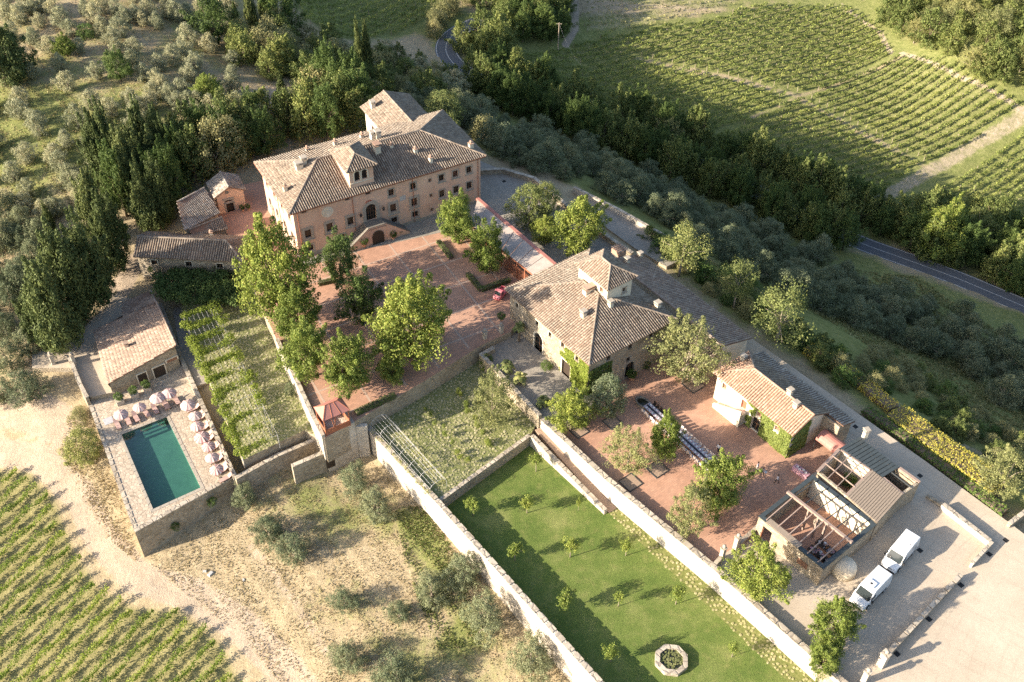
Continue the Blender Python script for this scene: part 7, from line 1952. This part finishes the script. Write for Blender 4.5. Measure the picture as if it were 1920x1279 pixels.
# three wheeled pickup
p = Z(939, 550, 0.6); hd = Z(931, 560, 0.5) - Z(949, 540, 0.5); ape = thing('three_wheeled_pickup', (p[0], p[1], 0), 'small pink three wheeled pickup parked by the box hedge', 'vehicle', None, math.atan2(hd[1], hd[0]))
prof = [(0.15, 0.3), (0.15, 1.5), (0.25, 1.62), (0.75, 1.6), (1.15, 1.0), (1.42, 0.75), (1.45, 0.35), (1.2, 0.25)]
b = MB(); extrude_profile(b, prof, lambda x, z: 0.62 - 0.12 * max(0, x - 0.8) - 0.05 * max(0, z - 1.0)); o = b.build('cab', M['pink'], ape, local=True)
bv = o.modifiers.new('bevel', 'BEVEL'); bv.width = 0.05; bv.segments = 2; bv.limit_method = 'ANGLE'
b = MB(); b.box((-0.65, 0, 0.45), (1.5, 1.3, 0.08)); b.build('cargo_bed', M['pink'], ape, local=True)
for nm, c, s_ in (('bed_side', (-0.65, 0.63, 0.53), (1.5, 0.05, 0.38)), ('bed_side', (-0.65, -0.63, 0.53), (1.5, 0.05, 0.38)), ('tailgate', (-1.38, 0, 0.53), (0.05, 1.2, 0.38)), ('bulkhead', (0.08, 0, 0.53), (0.05, 1.2, 0.5))):
    b = MB(); b.box(c, s_); b.build(nm, M['pink'], ape, local=True)
b = MB(); q = [np.array(v) for v in ((1.13, 0.5, 1.06), (1.13, -0.5, 1.06), (0.8, -0.5, 1.53), (0.8, 0.5, 1.53))]; off = np.array([0.03, 0, 0.02]); b.add([v + off for v in q] + [v - off for v in q], [(0, 1, 2, 3), (7, 6, 5, 4), (0, 4, 5, 1), (1, 5, 6, 2), (2, 6, 7, 3), (3, 7, 4, 0)]); b.build('windscreen', M['vglass'], ape, local=True)
for s in (-1, 1):
    b = MB(); b.box((0.5, s * 0.585, 1.0), (0.5, 0.06, 0.42)); b.build('side_window', M['vglass'], ape, local=True); wheel(ape, -0.75, s * 0.52, 0.22, 0.14)
    b = MB(); b.box((1.32, s * 0.35, 0.72), (0.14, 0.14, 0.12)); b.build('headlight', M['lens'], ape, local=True)
wheel(ape, 1.15, 0.01, 0.22, 0.14)

# pool parasols and loungers
k = NT('striped_parasol_cloth', 0.85)
tc_ = k.n('ShaderNodeTexCoord'); sx = k.n('ShaderNodeSeparateXYZ'); k.l(tc_.outputs['Object'], sx.inputs[0])
an = k.math('ARCTAN2', sx.outputs[1], sx.outputs[0])
st = k.math('GREATER_THAN', k.math('SINE', k.math('MULTIPLY', an, 12.0)), 0.0)
oi = k.n('ShaderNodeObjectInfo')
k.color(k.mix(st, (0.50, 0.41, 0.39), k.mix(k.ramp(oi.outputs['Random'], [(0.4, 0.0), (0.6, 1.0)]), (0.34, 0.17, 0.16), (0.42, 0.27, 0.26)))); M['parasol'] = k.m
def parasol_proto():
    R, n = 1.02, 8; V = [(0, 0, 2.42)]; F = []
    for k_, (rr, zz_) in enumerate(((0.5, 2.30), (1.0, 2.02))):
        for i in range(n * 2):
            a = math.pi * i / n; q = R * rr * (1.0 if i % 2 == 0 else 0.95); V.append((q * math.cos(a), q * math.sin(a), zz_ - (0.0 if i % 2 == 0 else 0.03)))
    m = 2 * n
    F += [(0, 1 + i, 1 + (i + 1) % m) for i in range(m)] + [(1 + i, 1 + m + i, 1 + m + (i + 1) % m, 1 + (i + 1) % m) for i in range(m)]
    for i in range(m): V.append((V[1 + m + i][0], V[1 + m + i][1], V[1 + m + i][2] - 0.16))
    F += [(1 + m + i, 1 + 2 * m + i, 1 + 2 * m + (i + 1) % m, 1 + m + (i + 1) % m) for i in range(m)]
    r = thing('parasol', (0, 0, 0), 'x', 'parasol')
    mesh_obj('canopy', V, F, M['parasol'], r, local=True)
    b = MB(); b.tube([(0, 0, 0.05), (0, 0, 2.45)], 0.028, 8); b.build('pole', M['wood'], r, local=True)
    b = MB(); b.lathe((0, 0, 0), [(0.28, 0), (0.28, 0.07), (0.06, 0.12)], 12); b.build('base', M['pietra'], r, local=True)
    b = MB()
    for i in range(n):
        a = 2 * math.pi * i / n; b.tube([(0, 0, 2.38), (1.1 * math.cos(a), 1.1 * math.sin(a), 2.0)], 0.012, 4)
    b.build('ribs', M['wood'], r, local=True)['kind'] = 'stuff'
    return r
M['cushion'] = plain('pale_pink_cushion', (0.44, 0.30, 0.27), 0.9, 0.1, 3)
def lounger_proto():
    r = thing('sun_lounger', (0, 0, 0), 'x', 'sun lounger')
    b = MB(); b.box((0, 0, 0.24), (1.9, 0.66, 0.06)); b.build('frame', M['wood'], r, local=True)
    for x in (-0.85, 0.85):
        for y in (-0.27, 0.27): b = MB(); b.box((x, y, 0), (0.06, 0.06, 0.24)); b.build('leg', M['wood'], r, local=True)
    b = MB(); b.box((-0.28, 0, 0.30), (1.28, 0.6, 0.08)); b.build('mattress', M['cushion'], r, local=True)
    b = MB(); b.beam((0.36, 0, 0.38), (0.93, 0, 0.78), 0.6, 0.08); b.build('backrest', M['cushion'], r, local=True)
    return r
PP, LP = parasol_proto(), lounger_proto()
CQ = lambda x, y: (160 + x / 4.263, 700 + y / 4.263)
PAR = [((272, 318), 'pink and white parasol by the hatch corner'), ((420, 258), 'parasol second from the hatch corner'), ((575, 195), 'whitish parasol third from the hatch corner'), ((665, 155), 'parasol at the end of the row by the pool house'),
       ((820, 250), 'topmost parasol of the row along the long wall'), ((868, 325), 'second parasol from the top along the long wall'), ((893, 410), 'third parasol from the top along the long wall'), ((935, 500), 'fourth parasol from the top along the long wall'),
       ((980, 567), 'third parasol from the bottom along the long wall'), ((1005, 665), 'second lowest parasol along the long wall'), ((1045, 752), 'lowest parasol of the row along the long wall')]
ax = math.atan2((DO[1] - DO[0])[1], (DO[1] - DO[0])[0]); ay = ax - math.pi / 2
for i, (c, lb) in enumerate(PAR):
    p = Z(*CQ(*c), -2.75); o = PP if i == 0 else copy_tree(PP)
    o.location = (p[0], p[1], -5); o.rotation_euler = (rng.normal(0, 0.05), rng.normal(0, 0.05), rng.uniform(0, 1)); o.scale = (rng.uniform(0.92, 1.1),) * 3; tag(o, lb, 'parasol', 'striped parasols around the pool')
    for j, s in enumerate((-0.75, 0.75)):
        q = LP if (i == 0 and j == 0) else copy_tree(LP)
        if i < 4: d = np.array([math.cos(ax), math.sin(ax)]); off = d * s; rz = ax + math.pi / 2
        else: d = np.array([math.cos(ay), math.sin(ay)]); off = d * s + np.array([math.cos(ax), math.sin(ax)]) * 0.7; rz = ax
        q.location = (p[0] + off[0], p[1] + off[1], -5); q.rotation_euler = (0, 0, rz + rng.normal(0, 0.05))
        tag(q, ('first' if j == 0 else 'second') + ' lounger under the ' + lb.replace('pink and white parasol', 'parasol').replace('whitish ', ''), 'sun lounger', 'sun loungers around the pool')

# long table, chairs and place settings
M['linen'] = plain('lilac_linen', (0.40, 0.37, 0.42), 0.9, 0.12, 4)
M['runner'] = plain('dark_runner', (0.03, 0.03, 0.035), 0.8, 0.2, 4)
M['chairwhite'] = plain('pale_chair', (0.60, 0.54, 0.52), 0.7, 0.1, 4)
M['blacksuit'] = plain('black_cloth', (0.02, 0.02, 0.024), 0.85, 0.2, 6)
M['shirt'] = plain('white_shirt', (0.66, 0.68, 0.74), 0.85, 0.06, 6)
M['skin'] = plain('skin', (0.45, 0.27, 0.19), 0.6, 0.05, 6)
M['hair'] = plain('brown_hair', (0.05, 0.032, 0.022), 0.8, 0.2, 8)
M['pinkcloth'] = plain('pink_tablecloth', (0.58, 0.33, 0.38), 0.9, 0.1, 4)
ta, tb = Z(1212, 758, -1.3), Z(1346, 880, -1.3)
td_ = (tb - ta)[:2]; TL = np.linalg.norm(td_); td_ /= TL; tn_ = np.array([-td_[1], td_[0]])
table = thing('long_table', (*((ta + tb)[:2] / 2), -2.04), 'long lilac banquet table with dark runner in the lower court', 'table')
ZTT = -1.29
for i in range(8):
    t0, t1 = TL * i / 8 + 0.01, TL * (i + 1) / 8 - 0.01
    q = [ta[:2] + td_ * t0 - tn_ * 0.62, ta[:2] + td_ * t1 - tn_ * 0.62, ta[:2] + td_ * t1 + tn_ * 0.62, ta[:2] + td_ * t0 + tn_ * 0.62]
    b = MB(); b.prism(q, ZTT - 0.05, ZTT); b.build('table_top', M['linen'], table)
    for u_ in (t0 + 0.2, t1 - 0.2):
        for s in (-0.5, 0.5): b = MB(); w = ta[:2] + td_ * u_ + tn_ * s; b.box((w[0], w[1], -2.04), (0.07, 0.07, 0.7)); b.build('leg', M['wood'], table)
b = MB(); q = [ta[:2] + td_ * 0.1 - tn_ * 0.13, ta[:2] + td_ * (TL - 0.1) - tn_ * 0.13, ta[:2] + td_ * (TL - 0.1) + tn_ * 0.13, ta[:2] + td_ * 0.1 + tn_ * 0.13]; b.prism(q, ZTT + 0.002, ZTT + 0.03); b.build('runner', M['runner'], table)
def chair_proto(mat):
    r = thing('dining_chair', (0, 0, 0), 'x', 'chair')
    b = MB(); b.box((0, 0, 0.43), (0.44, 0.44, 0.05)); b.build('seat', M[mat], r, local=True)
    b = MB(); b.box((0, -0.2, 0.5), (0.42, 0.04, 0.46)); b.build('backrest', M[mat], r, local=True)
    for x in (-0.19, 0.19):
        for y in (-0.19, 0.19): b = MB(); b.box((x, y, 0), (0.04, 0.04, 0.43)); b.build('leg', M[mat], r, local=True)
    return r
CPW_, CPD_ = chair_proto('chairwhite'), chair_proto('darkwood')
def plate_proto():
    r = thing('place_setting', (0, 0, 0), 'x', 'tableware')
    b = MB(); b.lathe((0, 0, 0.002), [(0.09, 0), (0.15, 0.02), (0.14, 0.022), (0.08, 0.006)], 12); b.build('plate', M['lens'], r, local=True)
    b = MB(); b.lathe((0.2, 0.12, 0.002), [(0.035, 0), (0.006, 0.008), (0.006, 0.09), (0.04, 0.12), (0.035, 0.2)], 8); b.build('glass', M['vglass'], r, local=True)
    b = MB(); b.box((-0.22, 0, 0.002), (0.09, 0.2, 0.02)); b.build('napkin', M['pinkcloth'], r, local=True)
    return r
PLT = plate_proto()
nch = int((TL - 0.6) / 0.62); fw_ = fd_ = fp_ = True
for i in range(nch):
    for s in (-1, 1):
        u_ = 0.5 + i * 0.62
        dark = s > 0 and i < nch * 0.4
        base = CPD_ if dark else CPW_
        first = fd_ if dark else fw_
        o = base if first else copy_tree(base)
        if dark: fd_ = False
        else: fw_ = False
        w = ta[:2] + td_ * (u_ + rng.normal(0, 0.04)) + tn_ * s * (0.92 + rng.uniform(0, 0.15))
        o.location = (w[0], w[1], -2.04); o.rotation_euler = (0, 0, math.atan2(-tn_[1] * s, -tn_[0] * s) - math.pi / 2 + rng.normal(0, 0.12))
        side = 'ivy house side' if s > 0 else 'lawn side'
        tag(o, 'number %d from the trough, %s chair on the %s of the table' % (i + 1, 'dark' if dark else 'pale', side), 'chair', ('dark' if dark else 'pale') + ' chairs on the ' + side + ' of the long table')
        o = PLT if fp_ else copy_tree(PLT); fp_ = False
        w = ta[:2] + td_ * u_ + tn_ * s * 0.42; o.location = (w[0], w[1], ZTT); o.rotation_euler = (0, 0, math.atan2(tn_[1] * s, tn_[0] * s) + math.pi / 2)
        tag(o, 'number %d from the trough, place setting on the %s' % (i + 1, side), 'tableware', 'place settings on the ' + side)

# people
def person(px, py, zb, heading, label, top='shirt', legs='blacksuit', hold=None, stride=0.25, hgt=1.74):
    p = Z(px, py, zb); r = thing('person', (p[0], p[1], zb), label, 'person', None, heading)
    J = {}; E_ = []; Rr = []
    V = []
    def v(x, y, z, rr):
        V.append((x, y, z)); Rr.append(rr); return len(V) - 1
    pel = v(0, 0, 0.95, 0.145); wa = v(0.01, 0, 1.12, 0.125); ch = v(0.02, 0, 1.34, 0.15); nk = v(0.03, 0, 1.49, 0.055); h0 = v(0.05, 0, 1.58, 0.085); h1 = v(0.05, 0, 1.68, 0.092)
    E_ += [(pel, wa), (wa, ch), (ch, nk), (nk, h0), (h0, h1)]
    no = v(0.145, 0, 1.60, 0.018); E_.append((h0, no))
    for s in (-1, 1):
        st = stride * s
        hp = v(0.0, 0.09 * s, 0.90, 0.105); kn = v(st * 0.55 + 0.03, 0.10 * s, 0.49, 0.068); an = v(st - 0.03, 0.10 * s, 0.09, 0.045); to = v(st + 0.14, 0.11 * s, 0.035, 0.035)
        E_ += [(pel, hp), (hp, kn), (kn, an), (an, to)]
        sh = v(0.02, 0.19 * s, 1.41, 0.062)
        if hold: el = v(0.08, 0.25 * s, 1.14, 0.046); wr = v(0.30, 0.17 * s, 1.12, 0.03); dx = np.array([1, -0.1 * s, 0])
        else: el = v(-st * 0.25, 0.26 * s, 1.13, 0.046); wr = v(-st * 0.6 + 0.06, 0.28 * s, 0.89, 0.03); dx = np.array([0.25, 0, -1.0])
        dx = dx / np.linalg.norm(dx)
        W_ = np.array(V[wr]); pa = v(*(W_ + dx * 0.07), 0.033)
        E_ += [(ch, sh), (sh, el), (el, wr), (wr, pa)]
        sd = np.cross(dx, (0, 1, 0)) if hold is None else np.array([0, 1.0, 0])
        sd = np.array([1.0, 0, 0.25]) if not hold else sd
        for i, (o_, l_) in enumerate(((-0.024, 0.065), (-0.008, 0.078), (0.008, 0.073), (0.024, 0.058))):
            a = v(*(W_ + dx * 0.11 + sd * o_), 0.010); c = v(*(W_ + dx * (0.11 + l_) + sd * o_ * 1.2 - np.array([0, 0, 0.008])), 0.008); E_ += [(pa, a), (a, c)]
        a = v(*(W_ + dx * 0.06 + sd * 0.045), 0.011); E_.append((pa, a))
    me = bpy.data.meshes.new('body'); me.from_pydata(V, E_, []); me.update()
    o = bpy.data.objects.new('body', me); col.objects.link(o)
    o.modifiers.new('skin', 'SKIN'); o.modifiers.new('sub', 'SUBSURF').levels = 1
    for i, sv in enumerate(me.skin_vertices[0].data): sv.radius = (Rr[i], Rr[i]); sv.use_root = (i == 0)
    dg = bpy.context.evaluated_depsgraph_get(); dg.update()
    m2 = bpy.data.meshes.new_from_object(o.evaluated_get(dg)); bpy.data.objects.remove(o)
    for mt in (top, legs, 'skin', 'rubber'): m2.materials.append(M[mt])
    for f_ in m2.polygons:
        c = f_.center; f_.use_smooth = True
        f_.material_index = 3 if c.z < 0.09 else 1 if c.z < 0.98 and abs(c.y) < 0.24 - 0.0 and not (abs(c.y) > 0.2 and c.z > 0.7) else 2 if c.z > 1.47 or (hold and c.x > 0.27) or (not hold and abs(c.y) > 0.22 and c.z < 0.92) else 0
    bo = bpy.data.objects.new('body', m2); col.objects.link(bo); bo.parent = r
    b = MB(); b.lathe((0.035, 0, 1.60), [(0.10, 0), (0.118, 0.06), (0.11, 0.13), (0.06, 0.18), (0.01, 0.19)], 12); b.build('hair', M['hair'], r, smooth=True, local=True)
    r.scale = (hgt / 1.8,) * 3
    if hold:
        q = r.matrix_basis @ Vector((0, 0, 0))
        t = thing('serving_tray', (p[0] + math.cos(heading) * 0.42, p[1] + math.sin(heading) * 0.42, zb + 1.10), hold, 'tray')
        b = MB(); b.lathe((0, 0, 0), [(0.2, 0), (0.22, 0.02), (0.2, 0.02)], 14); b.build('dish', M['alloy'], t, local=True)
person(1456, 906, -2.04, 2.7, 'waiter in white shirt and black trousers walking near the hall', stride=0.3)
person(1428, 892, -2.04, -0.8, 'waiter in pale shirt beside the bed of the ivy house', top='chairwhite', hold='round tray carried past the ivy house')
person(1419, 882, -2.04, 2.4, 'person in white standing behind the tray waiter', legs='chairwhite', stride=0.1)
person(1346, 848, -2.04, -2.2, 'waiter in white shirt standing beside the long table', stride=0.12)
person(1318, 873, -2.04, 2.3, 'person in pale blue at the lower end of the long table', top='linen', stride=0.08)
# buffet with pink cloth
bp_ = Z(1503, 882, -1.3); buf = thing('buffet_table', (bp_[0], bp_[1], -2.04), 'pink clothed drinks table beside the open kitchen room', 'table', None, RAD(-50))
b = MB(); b.box((0, 0, 0.0), (2.4, 0.85, 0.76), taper=0.97); b.build('tablecloth', M['pinkcloth'], buf, local=True)
for i in range(9):
    x, y = -0.9 + 0.22 * i, 0.15 * ((i % 3) - 1)
    w = np.array([bp_[0] + x * math.cos(RAD(-50)) - y * math.sin(RAD(-50)), bp_[1] + x * math.sin(RAD(-50)) + y * math.cos(RAD(-50))])
    t = thing('serving_bowl' if i % 2 else 'wine_bottle', (w[0], w[1], -1.28), ('pale bowl' if i % 2 else 'dark bottle') + ' on the pink drinks table', 'bowl' if i % 2 else 'bottle', ('bowls' if i % 2 else 'bottles') + ' on the pink drinks table')
    b = MB()
    if i % 2: b.lathe((0, 0, 0), [(0.08, 0), (0.2, 0.12), (0.18, 0.13)], 12); b.build('bowl', M['chairwhite'], t, local=True)
    else: b.lathe((0, 0, 0), [(0.045, 0), (0.045, 0.2), (0.016, 0.26), (0.016, 0.33)], 8); b.build('glass_body', M['vglass'], t, local=True)
# catering tables packed with crates at the lower end of the hall
cc_ = Z(*CN(780, 935), -1.2); AH = math.atan2(eN[1], eN[0])
def loc2(c, x, y): return (c[0] + x * math.cos(AH) - y * math.sin(AH), c[1] + x * math.sin(AH) + y * math.cos(AH))
for j, y in enumerate((-0.75, 0.75)):
    q = loc2(cc_, 0, y); t = thing('catering_table', (q[0], q[1], -2.02), ('front' if j == 0 else 'back') + ' catering table at the lower end of the hall', 'table', None, AH)
    b = MB(); b.box((0, 0, 0.7), (3.5, 1.0, 0.06)); b.build('table_top', M['darkwood'], t, local=True)
    for x in (-1.65, 1.65):
        for yy in (-0.42, 0.42): b = MB(); b.box((x, yy, 0), (0.06, 0.06, 0.7)); b.build('leg', M['iron'], t, local=True)
    COLS = ['white', 'pinkcloth', 'blackplastic', 'clay', 'chairwhite', 'blacksuit', 'linen', 'straw2']
    M.setdefault('straw2', plain('orange_crate', (0.45, 0.22, 0.06), 0.8, 0.1, 4))
    for i in range(30):
        x, yy = rng.uniform(-1.55, 1.55), rng.uniform(-0.38, 0.38); q2 = loc2(cc_, x, y + yy); m = COLS[int(rng.integers(8))]
        if i % 3 == 0:
            s_ = rng.uniform(0.25, 0.42); t = thing('crate', (q2[0], q2[1], -1.26), 'small catering crate on the ' + ('front' if j == 0 else 'back') + ' table in the hall', 'crate', 'crates on the %s catering table' % ('front' if j == 0 else 'back'), rng.uniform(0, 1.5))
            b = MB(); b.box((0, 0, 0), (s_, s_ * 0.7, 0.03)); b.build('bottom', M[m], t, local=True)
            for sx_, sy_, lx, ly in ((0, s_ * 0.35, s_, 0.03), (0, -s_ * 0.35, s_, 0.03), (s_ / 2, 0, 0.03, s_ * 0.7), (-s_ / 2, 0, 0.03, s_ * 0.7)): b = MB(); b.box((sx_, sy_, 0.03), (lx, ly, 0.2)); b.build('side', M[m], t, local=True)
        elif i % 3 == 1:
            t = thing('bottle', (q2[0], q2[1], -1.26), 'bottle standing on the ' + ('front' if j == 0 else 'back') + ' catering table', 'bottle', 'bottles on the %s catering table' % ('front' if j == 0 else 'back'))
            b = MB(); b.lathe((0, 0, 0), [(0.06, 0), (0.06, 0.24), (0.02, 0.3), (0.02, 0.38)], 8); b.build('bottle_body', M[m], t, local=True)
        else:
            t = thing('serving_bowl', (q2[0], q2[1], -1.26), 'bowl standing on the ' + ('front' if j == 0 else 'back') + ' catering table', 'bowl', 'bowls on the %s catering table' % ('front' if j == 0 else 'back'))
            b = MB(); b.lathe((0, 0, 0), [(0.08, 0), (0.17, 0.1), (0.15, 0.11), (0.05, 0.03)], 10); b.build('bowl_body', M[m], t, local=True)
plant('potted_fern', 'darkbush', tuple(Z(*CN(1010, 255), -1.8)), 2.2, 1.8, 'dark green plant filling the open kitchen room', 'plant')
# drain grates and a small hut, pale stones
for i, (x, y, lb) in enumerate(((1604, 800, 'drain grate at the upper end of the lane'), (1725, 892, 'drain grate beside the kitchen block corner'), (1886, 1013, 'drain grate at the right end of the lane'), (1855, 1039, 'drain grate in the wall shadow at the yard corner'), (1725, 1032, 'drain grate beside the rear van'),
                                (1802, 1097, 'drain grate at the upper end of the shaded low wall'), (1742, 1161, 'drain grate in the middle of the shaded low wall'), (1682, 1226, 'drain grate beside the stout gate pillar'), (945, 340, 'drain grate in the service yard'), (243, 538, 'drain grate in the entrance drive'))):
    zb = -2.02 if x > 1000 else (-0.29 if x > 500 else -4.19)
    p = Z(x, y, zb); t = thing('drain_grate', (p[0], p[1], zb), lb, 'drain grate', None, RAD(38))
    for yy in np.linspace(-0.24, 0.24, 6): b = MB(); b.box((0, yy, 0.0), (0.5, 0.05, 0.02)); b.build('bar', M['iron'], t, local=True)
    b = MB(); b.box((0, 0, -0.02), (0.6, 0.6, 0.025)); b.build('frame', M['rubber'], t, local=True)
hp_ = G(70, 625); hut = thing('garden_hut', tuple(hp_), 'small hut with white sheet roof under the left conifers', 'hut', None, 0.5)
b = MB(); b.box((0, 0, -0.2), (1.8, 1.4, 2.0)); b.build('walls', M['wood'], hut, local=True)
b = MB(); b.add([(-1.1, -0.9, 1.75), (1.1, -0.9, 1.75), (1.1, 0.9, 2.05), (-1.1, 0.9, 2.05), (-1.1, -0.9, 1.69), (1.1, -0.9, 1.69), (1.1, 0.9, 1.99), (-1.1, 0.9, 1.99)], [(0, 1, 2, 3), (7, 6, 5, 4), (0, 4, 5, 1), (1, 5, 6, 2), (2, 6, 7, 3), (3, 7, 4, 0)]); b.build('roof_sheet', M['white'], hut, local=True)
b = MB(); b.box((0.3, -0.7, -0.1), (0.7, 0.05, 1.7)); b.build('door', M['darkwood'], hut, local=True)
for i, (x, y, w, lb) in enumerate(((384, 1072, 0.55, 'pale limestone block lying left on the dry track'), (395, 1076, 0.8, 'flat pale limestone slab on the dry track'), (457, 1088, 0.45, 'small pale stone right of the slab on the dry track'))):
    p = G(x, y); t = thing('limestone_block', tuple(p), lb, 'stone', None, i)
    b = MB(); b.box((0, 0, -0.1), (w, w * 0.6, 0.28), 0, taper=0.8); b.build('block', M['line'], t, local=True)
# tree beds of the lower court and round beds
for i, (x, y, w, lb) in enumerate(((1085, 808, 2.0, 'square tree bed under the lime by the wall'), (1148, 792, 2.0, 'square tree bed under the silvery tree'), (1300, 722, 2.4, 'square tree bed under the big pale tree'), (1182, 905, 2.2, 'square tree bed under the thin pale tree'), (1232, 880, 2.2, 'square tree bed under the narrow lime'))):
    p = Z(x, y, -2.03); t = thing('tree_bed', (p[0], p[1], -2.03), lb, 'tree bed', None, RAD(-52))
    for dx, dy, lx, ly in ((0, w / 2, w + 0.1, 0.1), (0, -w / 2, w + 0.1, 0.1), (w / 2, 0, 0.1, w - 0.1), (-w / 2, 0, 0.1, w - 0.1)): b = MB(); b.box((dx, dy, -0.02), (lx, ly, 0.12)); b.build('edging', M['darkmetal'], t, local=True)
    b = MB(); b.box((0, 0, -0.02), (w - 0.1, w - 0.1, 0.05)); b.build('soil', M['brown_gravel'], t, local=True)
# power line pole above the vineyards
pp = G(1046, 100); pl = thing('power_pole', tuple(pp), 'wooden power pole with a sagging cable at the vineyard corner', 'pole')
b = MB(); b.tube([(0, 0, -0.5), (0, 0, 8.5)], [0.16, 0.11], 8); b.build('post', M['barkpale'], pl, local=True)
b = MB(); b.box((0, 0, 8.1), (1.4, 0.1, 0.12)); b.build('cross_arm', M['barkpale'], pl, local=True)
e_w = G(1090, 150) + np.array([0, 0, 4]); b = MB(); s_w = pp + np.array([0, 0, 8.2])
b.tube([lerp(s_w, e_w, t) - np.array([0, 0, 6 * t * (1 - t)]) for t in np.linspace(0, 1, 16)], 0.012, 4); b.build('cable', M['palemetal'], pl)
